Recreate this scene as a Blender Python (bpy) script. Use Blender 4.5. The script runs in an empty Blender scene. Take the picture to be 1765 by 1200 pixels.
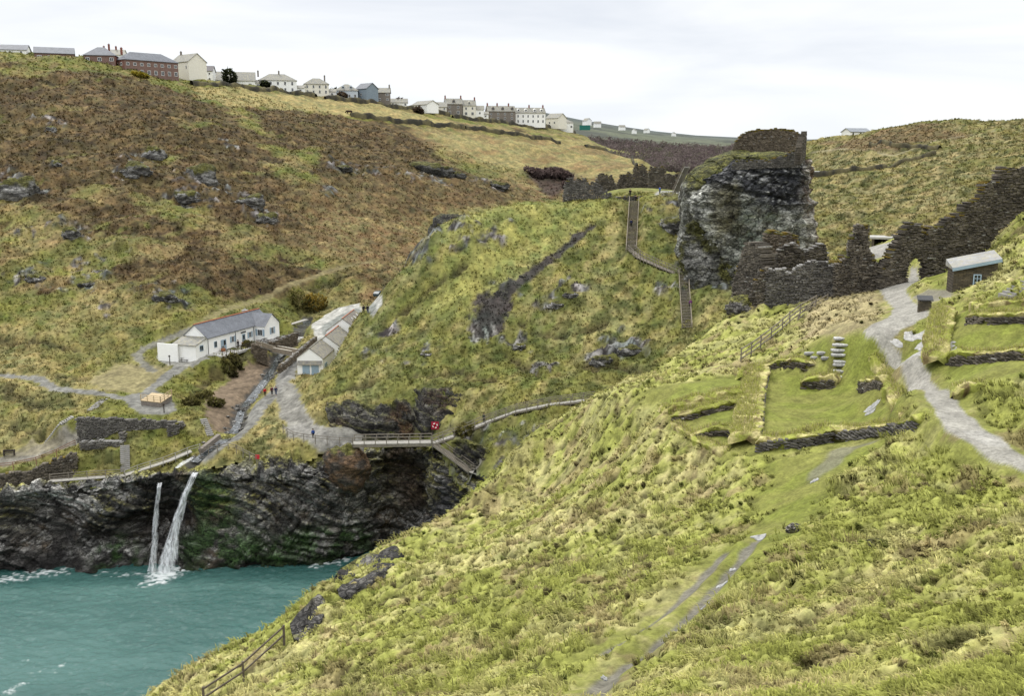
import bpy, bmesh, math, random
import numpy as np
from mathutils import Vector, Matrix
random.seed(7)
rng = np.random.default_rng(11)
scene = bpy.context.scene
COL = scene.collection
# ------------------------------------------------------------------ camera
W0, H0, FPX = 1765.0, 1200.0, 1695.0
PITCH = math.radians(11.0)
CS, SN = math.cos(PITCH), math.sin(PITCH)
CAMZ = 65.0
cam_d = bpy.data.cameras.new("camera")
cam_d.sensor_width = 36.0
cam_d.lens = 36.0 * FPX / W0
cam_d.clip_start = 0.3
cam_d.clip_end = 9000
cam = bpy.data.objects.new("camera", cam_d)
COL.objects.link(cam)
cam.location = (0, 0, CAMZ)
cam.rotation_euler = (math.radians(90) - PITCH, 0, 0)
scene.camera = cam
scene.view_settings.view_transform = 'Standard'
scene.view_settings.look = 'None'
scene.view_settings.exposure = 0
scene.render.engine = 'CYCLES'
scene.cycles.max_bounces = 5
scene.cycles.diffuse_bounces = 3
scene.cycles.glossy_bounces = 2
scene.cycles.transmission_bounces = 3
scene.cycles.transparent_max_bounces = 6

def ray(px, py):
    dx = (px - W0/2)/FPX; dy = (H0/2 - py)/FPX
    yy = CS + dy*SN
    return dx/yy, (-SN + dy*CS)/yy          # X/Y and (Z-CAMZ)/Y per unit of Y
def P(px, py, Y):
    a, s = ray(px, py)
    return (a*Y, Y, CAMZ + s*Y)
def Pz(px, py, z):
    a, s = ray(px, py)
    Y = (z - CAMZ)/s
    return (a*Y, Y, z)

# ------------------------------------------------------------------ noise
def _h(ix, iy, iz, seed):
    h = (ix.astype(np.int64)*374761393 + iy.astype(np.int64)*668265263 + iz.astype(np.int64)*2147483647 + seed*974634777) & 0xffffffff
    h = ((h ^ (h >> 13))*1274126177) & 0xffffffff
    h = (h ^ (h >> 16))
    h = (h*2246822519) & 0xffffffff
    return ((h ^ (h >> 15)) & 0xffff)/65535.0
def vnoise(x, y, z=None, seed=0):
    x = np.asarray(x, float); y = np.asarray(y, float)
    x, y = np.broadcast_arrays(x, y)
    if z is None:
        ix = np.floor(x); iy = np.floor(y); fx = x-ix; fy = y-iy
        fx = fx*fx*fx*(fx*(fx*6-15)+10); fy = fy*fy*fy*(fy*(fy*6-15)+10)
        o = np.zeros_like(ix)
        a = _h(ix, iy, o, seed); b = _h(ix+1, iy, o, seed); c = _h(ix, iy+1, o, seed); d = _h(ix+1, iy+1, o, seed)
        return (a*(1-fx)+b*fx)*(1-fy) + (c*(1-fx)+d*fx)*fy
    z = np.broadcast_to(np.asarray(z, float), x.shape)
    iz = np.floor(z); fz = z-iz; fz = fz*fz*(3-2*fz)
    ix = np.floor(x); iy = np.floor(y); fx = x-ix; fy = y-iy
    fx = fx*fx*(3-2*fx); fy = fy*fy*(3-2*fy)
    r = 0
    for k in (0, 1):
        a = _h(ix, iy, iz+k, seed); b = _h(ix+1, iy, iz+k, seed); c = _h(ix, iy+1, iz+k, seed); d = _h(ix+1, iy+1, iz+k, seed)
        r = r + ((a*(1-fx)+b*fx)*(1-fy) + (c*(1-fx)+d*fx)*fy)*(fz if k else 1-fz)
    return r
def fbm(x, y, z=None, o=4, seed=0, gain=.5):
    t = 0; a = 1; n = 0
    for i in range(o):
        f = 2.03**i
        t = t + a*vnoise(x*f+i*17.3, y*f-i*9.1, None if z is None else z*f+i*5.7, seed+i*13)
        n += a; a *= gain
    return t/n                                # 0..1, mean .5
def sst(a, b, x):
    t = np.clip((x-a)/(b-a), 0, 1)
    return t*t*(3-2*t)
def mixc(c1, c2, f):
    f = np.asarray(f)[..., None]
    return c1*(1-f) + np.asarray(c2)*f

# ------------------------------------------------------------------ mesh helpers
def mesh_np(name, V, F, mat, col=None, smooth=True):
    """V (n,3), F (m,k) one polygon size, col (n,3)"""
    V = np.ascontiguousarray(V, np.float32); F = np.ascontiguousarray(F, np.int32)
    me = bpy.data.meshes.new(name)
    me.vertices.add(len(V)); me.vertices.foreach_set("co", V.ravel())
    m, k = F.shape
    me.loops.add(m*k); me.loops.foreach_set("vertex_index", F.ravel())
    me.polygons.add(m); me.polygons.foreach_set("loop_start", np.arange(0, m*k, k, dtype=np.int32))
    if smooth: me.polygons.foreach_set("use_smooth", np.ones(m, bool))
    me.update(calc_edges=True)
    if col is not None:
        a = me.color_attributes.new("Col", 'FLOAT_COLOR', 'POINT')
        c4 = np.ones((len(V), 4), np.float32); c4[:, :3] = np.clip(col, 0, 1)
        a.data.foreach_set("color", c4.ravel())
    if mat: me.materials.append(mat)
    return me
def link(name, me, parent=None, loc=None):
    o = bpy.data.objects.new(name, me)
    COL.objects.link(o)
    if parent: o.parent = parent
    if loc is not None: o.location = loc
    return o
def tag(o, label=None, cat=None, group=None, kind=None):
    if label: o['label'] = label
    if cat: o['category'] = cat
    if group: o['group'] = group
    if kind: o['kind'] = kind
    return o
def struct(name, me): return tag(link(name, me), kind='structure')
def thing(name, label, cat, loc=(0,0,0), rz=0, group=None):
    o = bpy.data.objects.new(name, None); COL.objects.link(o)
    o.empty_display_size = .3
    o.location = loc; o.rotation_euler = (0,0,rz)
    return tag(o, label, cat, group)
def grid_faces(nr, nc, wrap=False):
    i = np.arange(nr-1)[:, None]; j = np.arange(nc if wrap else nc-1)[None, :]
    j2 = (j+1) % nc
    a = i*nc+j; b = i*nc+j2; c = (i+1)*nc+j2; d = (i+1)*nc+j
    return np.stack([a, b, c, d], -1).reshape(-1, 4)

# ------------------------------------------------------------------ materials
class NT:
    def __init__(s, name):
        s.m = bpy.data.materials.new(name); s.m.use_nodes = True
        s.t = s.m.node_tree; s.t.nodes.clear()
        s.out = s.t.nodes.new('ShaderNodeOutputMaterial')
        s.b = s.t.nodes.new('ShaderNodeBsdfPrincipled')
        s.t.links.new(s.b.outputs[0], s.out.inputs[0])
        s.b.inputs['Specular IOR Level'].default_value = .15
        s.b.inputs['Roughness'].default_value = .9
        s.tc = s.t.nodes.new('ShaderNodeTexCoord')
    def n(s, typ, **kw):
        nd = s.t.nodes.new(typ)
        for k, v in kw.items(): setattr(nd, k, v)
        return nd
    def l(s, a, b): s.t.links.new(a, b)
    def noise(s, scale, detail=4, rough=.6, vec=None, dist=0):
        nd = s.n('ShaderNodeTexNoise'); nd.inputs['Scale'].default_value = scale
        nd.inputs['Detail'].default_value = detail; nd.inputs['Roughness'].default_value = rough
        nd.inputs['Distortion'].default_value = dist
        s.l(vec or s.tc.outputs['Object'], nd.inputs['Vector']); return nd.outputs['Fac']
    def mapping(s, scale=(1,1,1), rot=(0,0,0)):
        nd = s.n('ShaderNodeMapping'); nd.inputs['Scale'].default_value = scale; nd.inputs['Rotation'].default_value = rot
        s.l(s.tc.outputs['Object'], nd.inputs['Vector']); return nd.outputs[0]
    def ramp(s, fac, stops, interp='LINEAR'):
        nd = s.n('ShaderNodeValToRGB'); nd.color_ramp.interpolation = interp
        e = nd.color_ramp.elements
        while len(e) > 1: e.remove(e[-1])
        for i, (p, c) in enumerate(stops):
            el = e[0] if i == 0 else e.new(p)
            el.position = p
            el.color = (c, c, c, 1) if isinstance(c, (int, float)) else (*c, 1)
        s.l(fac, nd.inputs[0]); return nd.outputs[0]
    def mix(s, a, b, fac, typ='MIX'):
        nd = s.n('ShaderNodeMix', data_type='RGBA', blend_type=typ)
        for v, i in ((fac, 0), (a, 6), (b, 7)):
            if hasattr(v, 'node'): s.l(v, nd.inputs[i])
            elif isinstance(v, (int, float)): nd.inputs[i].default_value = v
            else: nd.inputs[i].default_value = (*v, 1)
        return nd.outputs[2]
    def upnormal(s, f=.7):
        g = s.n('ShaderNodeNewGeometry'); v = s.n('ShaderNodeVectorMath', operation='SCALE'); v.inputs['Scale'].default_value = 1-f
        s.l(g.outputs['Normal'], v.inputs[0])
        a = s.n('ShaderNodeVectorMath', operation='ADD'); a.inputs[1].default_value = (0, 0, f); s.l(v.outputs[0], a.inputs[0])
        n_ = s.n('ShaderNodeVectorMath', operation='NORMALIZE'); s.l(a.outputs[0], n_.inputs[0]); s.l(n_.outputs[0], s.b.inputs['Normal'])
    def bump(s, h, strength=.5, dist=.1):
        nd = s.n('ShaderNodeBump'); nd.inputs['Strength'].default_value = strength; nd.inputs['Distance'].default_value = dist
        s.l(h, nd.inputs['Height']); s.l(nd.outputs[0], s.b.inputs['Normal'])
    def col(s, c):
        if hasattr(c, 'node'): s.l(c, s.b.inputs['Base Color'])
        else: s.b.inputs['Base Color'].default_value = (*c, 1)
    def attr(s, name='Col'):
        nd = s.n('ShaderNodeVertexColor'); nd.layer_name = name; return nd.outputs[0]

def mat_ground(name, s1, s2, bs=.6, bd=.25, lo=.55, hi=1.45):
    m = NT(name)
    f = m.ramp(m.noise(s1, 5, .65), [(.25, lo), (.5, 1.0), (.75, hi)])
    f2 = m.ramp(m.noise(s2, 3, .6), [(.3, .7), (.7, 1.3)])
    c = m.mix(m.attr(), f, 1.0, 'MULTIPLY'); c = m.mix(c, f2, .8, 'MULTIPLY')
    m.col(c); m.bump(m.noise(s1*1.3, 4, .6), bs, bd)
    return m.m
def mat_plain(name, c, var=.25, scale=3, rough=.8, spec=.2, bs=.15, bd=.02):
    m = NT(name)
    f = m.ramp(m.noise(scale, 5, .65), [(.25, 1-var), (.75, 1+var)])
    m.col(m.mix(c, f, 1.0, 'MULTIPLY')); m.b.inputs['Roughness'].default_value = rough
    m.b.inputs['Specular IOR Level'].default_value = spec
    if bs: m.bump(m.noise(scale*4, 3), bs, bd)
    return m.m
def mat_rock(name, strata_scale=1.6, rot=(0, .5, 0), bd=.25):
    m = NT(name)
    mp = m.mapping((.25, .25, 1), rot)
    st = m.noise(strata_scale, 6, .7, mp, .6)
    f = m.ramp(st, [(.30, .28), (.45, .75), (.55, 1.15), (.70, 2.1)])
    cr = m.ramp(m.noise(strata_scale*.9, 6, .75, m.mapping((.7, .7, 2.2), (rot[0], rot[1]+.35, rot[2]))), [(.36, .35), (.46, 1.0), (.6, 1.0), (.68, 1.5)])
    f = m.mix(f, cr, 1.0, 'MULTIPLY')
    f2 = m.ramp(m.noise(.45, 5, .7), [(.3, .6), (.7, 1.4)])
    def cracks(sc, lo, wid):
        vo = m.n('ShaderNodeTexVoronoi', feature='DISTANCE_TO_EDGE'); vo.inputs['Scale'].default_value = sc
        wv = m.n('ShaderNodeVectorMath', operation='MULTIPLY_ADD'); nz_ = m.n('ShaderNodeTexNoise'); nz_.inputs['Scale'].default_value = sc*1.5; nz_.inputs['Detail'].default_value = 3
        m.l(m.tc.outputs['Object'], nz_.inputs['Vector']); m.l(nz_.outputs['Color'], wv.inputs[0]); wv.inputs[1].default_value = (1.1/sc,)*3; m.l(m.mapping((.55, .55, 1.5), rot), wv.inputs[2])
        m.l(wv.outputs[0], vo.inputs['Vector']); return m.ramp(vo.outputs['Distance'], [(0, lo), (wid, 1.0)])
    ck = m.mix(cracks(strata_scale*.55, .22, .07), cracks(strata_scale*1.9, .5, .10), 1.0, 'MULTIPLY')
    f = m.mix(f, ck, 1.0, 'MULTIPLY')
    c = m.mix(m.attr(), f, 1.0, 'MULTIPLY'); c = m.mix(c, f2, 1.0, 'MULTIPLY')
    m.col(c); m.b.inputs['Roughness'].default_value = .75
    m.b.inputs['Specular IOR Level'].default_value = .25
    hh_ = m.n('ShaderNodeMath', operation='MULTIPLY'); m.l(st, hh_.inputs[0]); m.l(ck, hh_.inputs[1]); m.bump(hh_.outputs[0], 1.0, bd*1.6)
    return m.m
def mat_vcol(name, rough=.95, spec=.1, var=.2, scale=2., up=0):
    m = NT(name)
    f = m.ramp(m.noise(scale, 3), [(.3, 1-var), (.7, 1+var)])
    m.col(m.mix(m.attr(), f, 1.0, 'MULTIPLY'))
    m.b.inputs['Roughness'].default_value = rough; m.b.inputs['Specular IOR Level'].default_value = spec
    if up:
        m.upnormal(up)
        tr = m.n('ShaderNodeBsdfTranslucent'); ms = m.n('ShaderNodeMixShader'); ms.inputs[0].default_value = .45
        m.l(m.b.inputs['Base Color'].links[0].from_socket, tr.inputs[0])
        m.l(m.b.outputs[0], ms.inputs[1]); m.l(tr.outputs[0], ms.inputs[2]); m.l(ms.outputs[0], m.out.inputs[0])
    return m.m

# ------------------------------------------------------------------ heightfield surface
class Surf:
    """height field Z(X,Y) sampled on rows of growing Y and fans of X/Y (detail falls off with distance)"""
    def __init__(s, pts, t0, t1, dt, y0, y1, ratio, c=1.5):
        s.t = np.arange(t0, t1+dt, dt); n = int(math.log(y1/y0)/math.log(ratio))+1
        s.ly = np.log(y0) + np.arange(n)*math.log(ratio); s.y = np.exp(s.ly)
        s.dt = dt; s.dl = math.log(ratio)
        s.X = s.t[None, :]*s.y[:, None]; s.Y = np.repeat(s.y[:, None], len(s.t), 1)
        Q = np.array(pts, float); s.fit(Q, c)
    def fit(s, Q, c):
        keep = []
        for i in range(len(Q)):
            if all((Q[i, 0]-Q[k, 0])**2+(Q[i, 1]-Q[k, 1])**2 > 1.0 for k in keep): keep.append(i)
        Q = Q[keep]; n = len(Q); A = np.zeros((n+3, n+3)); c = .25
        d = np.sqrt(((Q[:, None, :2]-Q[None, :, :2])**2).sum(-1) + c*c)
        A[:n, :n] = -d + np.eye(n)*-.02
        A[:n, n] = A[n, :n] = 1; A[:n, n+1:] = Q[:, :2]; A[n+1:, :n] = Q[:, :2].T
        b = np.zeros(n+3); b[:n] = Q[:, 2]
        w = np.linalg.solve(A, b)
        # evaluate on a coarser grid then upsample (smooth surface)
        st = 2
        Xc = s.X[::st, ::st].astype(np.float32); Yc = s.Y[::st, ::st].astype(np.float32)
        Z = np.full(Xc.shape, w[n], np.float32) + w[n+1]*Xc + w[n+2]*Yc
        for i in range(n):
            Z -= np.float32(w[i])*np.sqrt((Xc-np.float32(Q[i, 0]))**2 + (Yc-np.float32(Q[i, 1]))**2 + np.float32(c*c))
        for _ in range(4):
            Zp = np.pad(Z, 1, mode='edge'); Z = (Zp[:-2, 1:-1]+Zp[2:, 1:-1]+Zp[1:-1, :-2]+Zp[1:-1, 2:]+2*Z)/6
        ii = np.arange(s.X.shape[0])/st; jj = np.arange(s.X.shape[1])/st
        i0 = np.minimum(ii.astype(int), Z.shape[0]-2); j0 = np.minimum(jj.astype(int), Z.shape[1]-2)
        fi = np.clip(ii-i0, 0, 1)[:, None]; fj = np.clip(jj-j0, 0, 1)[None, :]
        a = Z[i0][:, j0]; b_ = Z[i0][:, j0+1]; c_ = Z[i0+1][:, j0]; d_ = Z[i0+1][:, j0+1]
        s.Z = ((a*(1-fj)+b_*fj)*(1-fi) + (c_*(1-fj)+d_*fj)*fi).astype(float)
    def sample(s, X, Y, arr=None):
        arr = s.Z if arr is None else arr
        X = np.asarray(X, float); Y = np.asarray(Y, float)
        jj = (X/Y - s.t[0])/s.dt; ii = (np.log(np.maximum(Y, 1e-3))-s.ly[0])/s.dl
        j0 = np.clip(np.floor(jj).astype(int), 0, len(s.t)-2); i0 = np.clip(np.floor(ii).astype(int), 0, len(s.y)-2)
        fj = np.clip(jj-j0, 0, 1); fi = np.clip(ii-i0, 0, 1)
        if arr.ndim == 3: fj = fj[..., None]; fi = fi[..., None]
        return (arr[i0, j0]*(1-fj)+arr[i0, j0+1]*fj)*(1-fi) + (arr[i0+1, j0]*(1-fj)+arr[i0+1, j0+1]*fj)*fi
    def z(s, X, Y): return float(s.sample(np.array([X]), np.array([Y]))[0])
    def hit(s, px, py, ymin=0, ymax=1e9):
        """where the line of sight through a photo pixel meets the ground"""
        a, sl = ray(px, py)
        Y = np.arange(max(s.y[0], ymin), min(s.y[-1], ymax), .05 if s.y[-1] < 200 else .15)
        Zg = s.sample(a*Y, Y); d = Zg - (CAMZ + sl*Y)
        k = np.argmax(d >= 0)
        if d[k] < 0: k = int(np.argmax(d))
        return Vector((a*Y[k], Y[k], Zg[k]))
    def mesh(s, name, mat, col, keep=None):
        V = np.stack([s.X, s.Y, s.Z], -1).reshape(-1, 3)
        F = grid_faces(*s.X.shape)
        if keep is not None:
            k = keep.ravel(); F = F[k[F].any(1)]
            used = np.zeros(len(V), bool); used[F.ravel()] = True
            idx = np.cumsum(used)-1; V = V[used]; F = idx[F]; col = col.reshape(-1, 3)[used]
        return mesh_np(name, V, F, mat, col.reshape(-1, 3))
    def grad(s):
        e = .6
        gx = (s.sample(s.X+e, s.Y)-s.sample(s.X-e, s.Y))/(2*e); gy = (s.sample(s.X, s.Y+e)-s.sample(s.X, s.Y-e))/(2*e)
        return gx, gy
    def poly(s, pix, **kw): return np.array([s.hit(*p, **kw)[:] for p in pix])

def inside(X, Y, poly):
    r = np.zeros(X.shape, bool); n = len(poly)
    for i in range(n):
        x1, y1 = poly[i][:2]; x2, y2 = poly[(i+1) % n][:2]
        c = ((y1 > Y) != (y2 > Y)) & (X < (x2-x1)*(Y-y1)/((y2-y1) if y2 != y1 else 1e-9) + x1)
        r ^= c
    return r
def segdist(X, Y, line):
    """distance to a polyline, and the height of the polyline at the closest point"""
    line = [tuple(p)+(0.,)*(3-len(p)) for p in line]
    best = np.full(X.shape, 1e9); zz = np.zeros(X.shape)
    for i in range(len(line)-1):
        a = np.array(line[i]); b = np.array(line[i+1]); d = b[:2]-a[:2]; L2 = max(1e-9, (d*d).sum())
        t = np.clip(((X-a[0])*d[0]+(Y-a[1])*d[1])/L2, 0, 1)
        q = np.hypot(X-a[0]-t*d[0], Y-a[1]-t*d[1])
        m = q < best; best = np.where(m, q, best); zz = np.where(m, a[2]+t*(b[2]-a[2]), zz)
    return best, zz
def polydist(X, Y, poly):
    d, _ = segdist(X, Y, list(poly)+[poly[0]])
    return np.where(inside(X, Y, poly), -d, d)
def lerp_line(pts, n):
    pts = np.array(pts, float); L = np.r_[0, np.cumsum(np.linalg.norm(np.diff(pts, axis=0), axis=1))]
    u = np.linspace(0, L[-1], n)
    return np.stack([np.interp(u, L, pts[:, k]) for k in range(pts.shape[1])], -1)
# ------------------------------------------------------------------ sky and sun
wd = bpy.data.worlds.new("World"); scene.world = wd; wd.use_nodes = True
nt = wd.node_tree; nt.nodes.clear()
def wn(t, **k):
    n_ = nt.nodes.new(t)
    for a, b in k.items(): setattr(n_, a, b)
    return n_
SUN_EL, SUN_AZ = math.radians(52), math.radians(-35)      # azimuth from +Y towards +X is positive
out = wn('ShaderNodeOutputWorld'); bg = wn('ShaderNodeBackground'); bg.inputs[1].default_value = .1
sky = wn('ShaderNodeTexSky', sky_type='NISHITA'); sky.sun_disc = False
sky.sun_elevation = SUN_EL; sky.sun_rotation = SUN_AZ
tcw = wn('ShaderNodeTexCoord'); sep = wn('ShaderNodeSeparateXYZ'); nt.links.new(tcw.outputs['Generated'], sep.inputs[0])
# overcast cloud deck: brighter towards the zenith, soft streaks low down
rp = wn('ShaderNodeValToRGB'); nt.links.new(sep.outputs['Z'], rp.inputs[0])
els = rp.color_ramp.elements
stops = [(0, (.465, .478, .488)), (.05, (.475, .485, .495)), (.17, (.435, .445, .462)), (.35, (.50, .51, .525)), (1, (1.16, 1.16, 1.16))]
els[0].position, els[0].color = stops[0][0], (*stops[0][1], 1)
els[1].position, els[1].color = stops[-1][0], (*stops[-1][1], 1)
for p_, c_ in stops[1:-1]:
    e_ = els.new(p_); e_.color = (*c_, 1)
mp = wn('ShaderNodeMapping'); mp.inputs['Scale'].default_value = (1.5, 1.5, 9); mp.inputs['Rotation'].default_value = (0, .12, 0)
nt.links.new(tcw.outputs['Generated'], mp.inputs[0])
nz = wn('ShaderNodeTexNoise'); nz.inputs['Scale'].default_value = 1.9; nz.inputs['Detail'].default_value = 5; nz.inputs['Roughness'].default_value = .5; nz.inputs['Distortion'].default_value = .4
nt.links.new(mp.outputs[0], nz.inputs['Vector'])
r2 = wn('ShaderNodeValToRGB'); nt.links.new(nz.outputs['Fac'], r2.inputs[0])
r2.color_ramp.elements[0].position = .3; r2.color_ramp.elements[0].color = (.85, .875, .92, 1)
r2.color_ramp.elements[1].position = .68; r2.color_ramp.elements[1].color = (1.13, 1.12, 1.10, 1)
mul = wn('ShaderNodeMix', data_type='RGBA', blend_type='MULTIPLY'); mul.inputs[0].default_value = 1
nt.links.new(rp.outputs[0], mul.inputs[6]); nt.links.new(r2.outputs[0], mul.inputs[7])
sc_ = wn('ShaderNodeVectorMath', operation='SCALE'); sc_.inputs['Scale'].default_value = 21.5
nt.links.new(mul.outputs[2], sc_.inputs[0])
mx = wn('ShaderNodeMix', data_type='RGBA'); mx.inputs[0].default_value = .96
nt.links.new(sky.outputs[0], mx.inputs[6]); nt.links.new(sc_.outputs[0], mx.inputs[7])
nt.links.new(mx.outputs[2], bg.inputs[0]); nt.links.new(bg.outputs[0], out.inputs[0])
sd = bpy.data.lights.new("sun", 'SUN'); sd.energy = 1.5; sd.angle = math.radians(10); sd.color = (1, .96, .9)
so = bpy.data.objects.new("sun", sd); COL.objects.link(so)
so.rotation_euler = (math.radians(90)-SUN_EL, 0, -SUN_AZ + math.pi)
so.rotation_euler = Vector((-math.sin(SUN_AZ)*math.cos(SUN_EL), -math.cos(SUN_AZ)*math.cos(SUN_EL), -math.sin(SUN_EL))).to_track_quat('-Z', 'Y').to_euler()

# ------------------------------------------------------------------ mainland heights
Y_ = lambda *a: [P(*p) for p in a]
Z_ = lambda *a: [Pz(*p) for p in a]
cliff_top = [(-500,870,146),(-150,860,149),(0,850,150.5),(100,838,151),(230,817,152.5),(330,812,153.5),(420,800,154),(500,790,155),(560,787,156),(620,782,157.5),
             (650,772,160.6),(725,770,160.6),(742,778,156.5),(775,795,153),(810,832,149.5),(880,846,142)]
CT = [P(*p) for p in cliff_top] + [P(1000,770,132), P(1300,700,120)]
M = []
M += Y_(*cliff_top)
M += Z_((-150,810,13.5),(0,800,14),(120,765,16),(60,780,15.2),(205,782,16.2),(160,780,15.8),(100,822,13.6),(220,815,14.2),(290,800,15.3),(350,772,17.0),
        (130,722,19.5),(220,716,20.2),(300,712,20.4),(240,695,20.6),(100,668,21.6),(0,650,22.4),(-150,660,22),(300,640,22.6),(300,622,23.5),(352,617,24),(270,612,24),
        (400,650,20.6),(430,690,18.8),(345,775,16.4),(400,735,17.2),(375,690,20),(355,720,19.4),(370,762,17.4),(430,705,19.5),(490,640,22.4),(470,677,21),
        (500,700,20.2),(540,742,19.2),(510,652,22.3),(490,578,25.4),(440,590,24.8),(520,556,24.2),(560,567,26),(600,540,27.5),(650,521,29),(450,620,22),(480,600,23.2),
        (0,600,25),(100,600,25.6),(200,600,25.2),(560,757,19),(620,758,19),(400,775,17.6))
M += Y_((100,560,212),(100,450,238),(100,300,287),(100,200,330),(100,96,385),(0,92,380),(0,450,236),(0,300,284),(0,200,326),(-200,90,372),(-200,300,280),(-200,500,225),
        (220,118,402),(305,132,425),(300,530,219),(300,450,242),(300,300,300),(300,200,355),(500,157,470),(500,188,420),(500,300,330),(500,450,268),(500,500,250),(420,148,450),
        (600,168,495),(600,200,432),(700,183,515),(700,212,455),(700,300,365),(700,400,310),(690,455,285),(620,480,262),(850,205,548),(850,226,485),(850,300,410),(850,345,370),
        (930,218,562),(1000,232,575),(1000,262,500),(1000,300,450),(1100,272,520),(1100,290,470),(1160,297,450),(770,196,530))
for px,py,Y in ((0,92,380),(100,96,385),(220,118,402),(305,132,425),(420,148,450),(500,157,470),(600,168,495),(700,183,515),(850,205,548),(1000,232,575)):
    x,y,z = P(px,py,Y); k = (Y+90)/Y; M.append((x*k, y*k, z+2.5)); k = (Y+300)/Y; M.append((x*k, y*k, z-6))
M += [(P(px,300,Y)[0], Y, z) for px,Y,z in ((1160,540,46),(1160,640,48),(1250,480,46),(1250,600,50),(1060,640,58),(1330,480,55))]
# the mound
M += Y_((960,348,222),(900,347,220),(850,357,216),(760,377,212),(735,400,209),(715,440,205),(690,470,201),(650,530,195),(600,610,184),(560,650,178),(540,690,172),
        (1015,395,210),(900,480,195),(820,540,185),(900,420,206),(800,460,198),(700,560,189),(750,600,180),(640,640,175),(600,690,167),(620,752,159.5),(700,688,164),(760,690,163.5),
        (730,742,159),(800,640,172),(800,720,158),(900,600,178),(900,690,158.5),(1000,500,190),(1000,600,175),(1000,668,161),(1100,500,188),(1100,600,172),(1087,430,200),(1050,400,206),
        (1180,470,188),(1185,560,175),(1090,347,222),(1150,400,205),(1200,440,195),(1230,500,180),(1260,560,165),(850,762,150.5),(900,790,145),(820,800,149),(1000,720,150),(660,765,159.5),(740,762,157.5))
M += Z_((1040,338,56.5),(1110,338,56.5),(1175,338,56.5),(1040,328,56.5),(1110,328,56.5),(1175,328,56.5))
M += [(P(px,300,Y)[0], Y, z) for px,Y,z in ((700,225,28),(750,240,28),(800,243,29),(850,260,30),(900,270,31),(900,310,33),(960,270,34),(1000,330,36),(1060,300,38),(1100,320,40),(1180,340,43),(1060,400,48),(1180,400,46),(960,390,45),
        (640,222,27),(600,212,26),(800,320,34))]
# hill on the right, and the hidden ground behind the island castle
M += Y_((1390,241,400),(1450,238,400),(1500,231,380),(1570,212,360),(1650,210,355),(1765,212,350),(1950,210,350),(2200,210,340),(1600,300,270),(1450,300,290),(1400,300,300),(1400,430,215),(1500,400,215),(1650,400,200),
        (1765,330,220),(1765,260,280),(1450,255,345),(1600,250,315),(2000,300,230))
M += [(P(px,300,Y)[0], Y, z) for px,Y,z in ((1500,170,42),(1650,150,45),(1765,150,50),(2000,150,55),(1350,165,34),(1300,150,25),(1100,145,18),(1000,140,16),(1320,185,42),(1250,190,42),(1390,195,43),
        (1400,520,66),(1500,520,70),(1700,480,76),(2000,480,76),(1500,800,60),(1800,800,70),(1300,260,50),(1400,250,52),(1250,250,52))]
MS = Surf(M, -.80, .86, .0021, 128, 820, 1.0032, 3.0)
gx, gy = MS.grad(); MSslope = np.hypot(gx, gy)

# flat benches: road, cafe, terraces
def bench(S, poly, z, feather=2.5):
    d = polydist(S.X, S.Y, poly); w = 1-sst(0, feather, d)
    S.Z = S.Z*(1-w) + z*w
pic_terr = MS.poly([(270,612),(352,614),(362,619),(323,634),(292,630),(275,624)])
cafe_poly = MS.poly([(300,604),(352,618),(430,596),(500,578),(508,570),(480,560),(400,575),(330,590)])
bench(MS, [(p[0], p[1]) for p in pic_terr], float(np.mean(pic_terr[:, 2])), 2)
ZC = 24.6

def carve(S, pts, width, feather=1.5, drop=.15):
    d, zz = segdist(S.X, S.Y, pts); w = 1-sst(width/2, width/2+feather, d)
    S.Z = S.Z*(1-w)+(zz-drop)*w
def cutdown(S, pts, width, feather, drop):
    d, zz = segdist(S.X, S.Y, pts); S.Z = S.Z-drop*(1-sst(width/2, width/2+feather, d))
cutdown(MS, [P(*q) for q in ((-100,96,386),(0,97,384),(60,102,384),(146,119,390),(218,130,392),(308,136,410))], 16, 10, .8)
shed_rect = [(-44.5, 184), (-36.6, 184), (-35.0, 200), (-33.2, 214), (-32.5, 229), (-44.0, 229), (-43.5, 205)]
d_ = polydist(MS.X, MS.Y, shed_rect); w_ = 1-sst(0, 2.5, d_); MS.Z = MS.Z*(1-w_)+w_*np.interp(MS.Y, [186, 200, 213, 226], [22.2, 22.9, 24.3, 26.2])
A_ = np.array(Pz(359,611,24.6)); D_ = np.array((9.2,25.6))/27.2; N_ = np.array((D_[1],-D_[0]))
carve(MS, [tuple(np.r_[A_[:2]+D_*u_+N_*2.4, 24.6]) for u_ in (-1, 24)], 5.0, 3.0, .30)
carve(MS, [tuple(np.r_[A_[:2]+D_*u_+N_*6.5, 24.6]) for u_ in (18, 24)], 4.0, 1.5, .30)
for pts, wd_ in (([P(1088,433,198.6), P(1088,431,199.2), P(1093,346,221.5)], 2.6), ([P(1088,431,199.2), P(1100,443,196.5), P(1135,459,192), P(1172,474,187.6), P(1178,473,187)], 2.0), ([P(1184,566,173.8), P(1178,473,187)], 2.4),
        ([Pz(745,764,19.1), Pz(790,749,20.4), P(840,727,155.8), P(890,709,155.2), P(950,697,154.2), P(1024,688,152.5)], 2.2), ([Pz(84,830,13.3), Pz(216,820,13.8), Pz(290,795,15.3), Pz(330,778,16.4)], 2.6),
        ([Pz(79,764,15.6), Pz(104,731,19.0), Pz(126,718,20.0)], 2.2), ([Pz(216,812,13.9), Pz(215,768,17.4)], 2.0), ([Pz(363,752,17.4), Pz(350,722,19.6)], 1.6), ([Pz(156,708,20.1), Pz(181,687,21.3)], 1.8)):
    carve(MS, pts, wd_, 1.2, .25)
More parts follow.
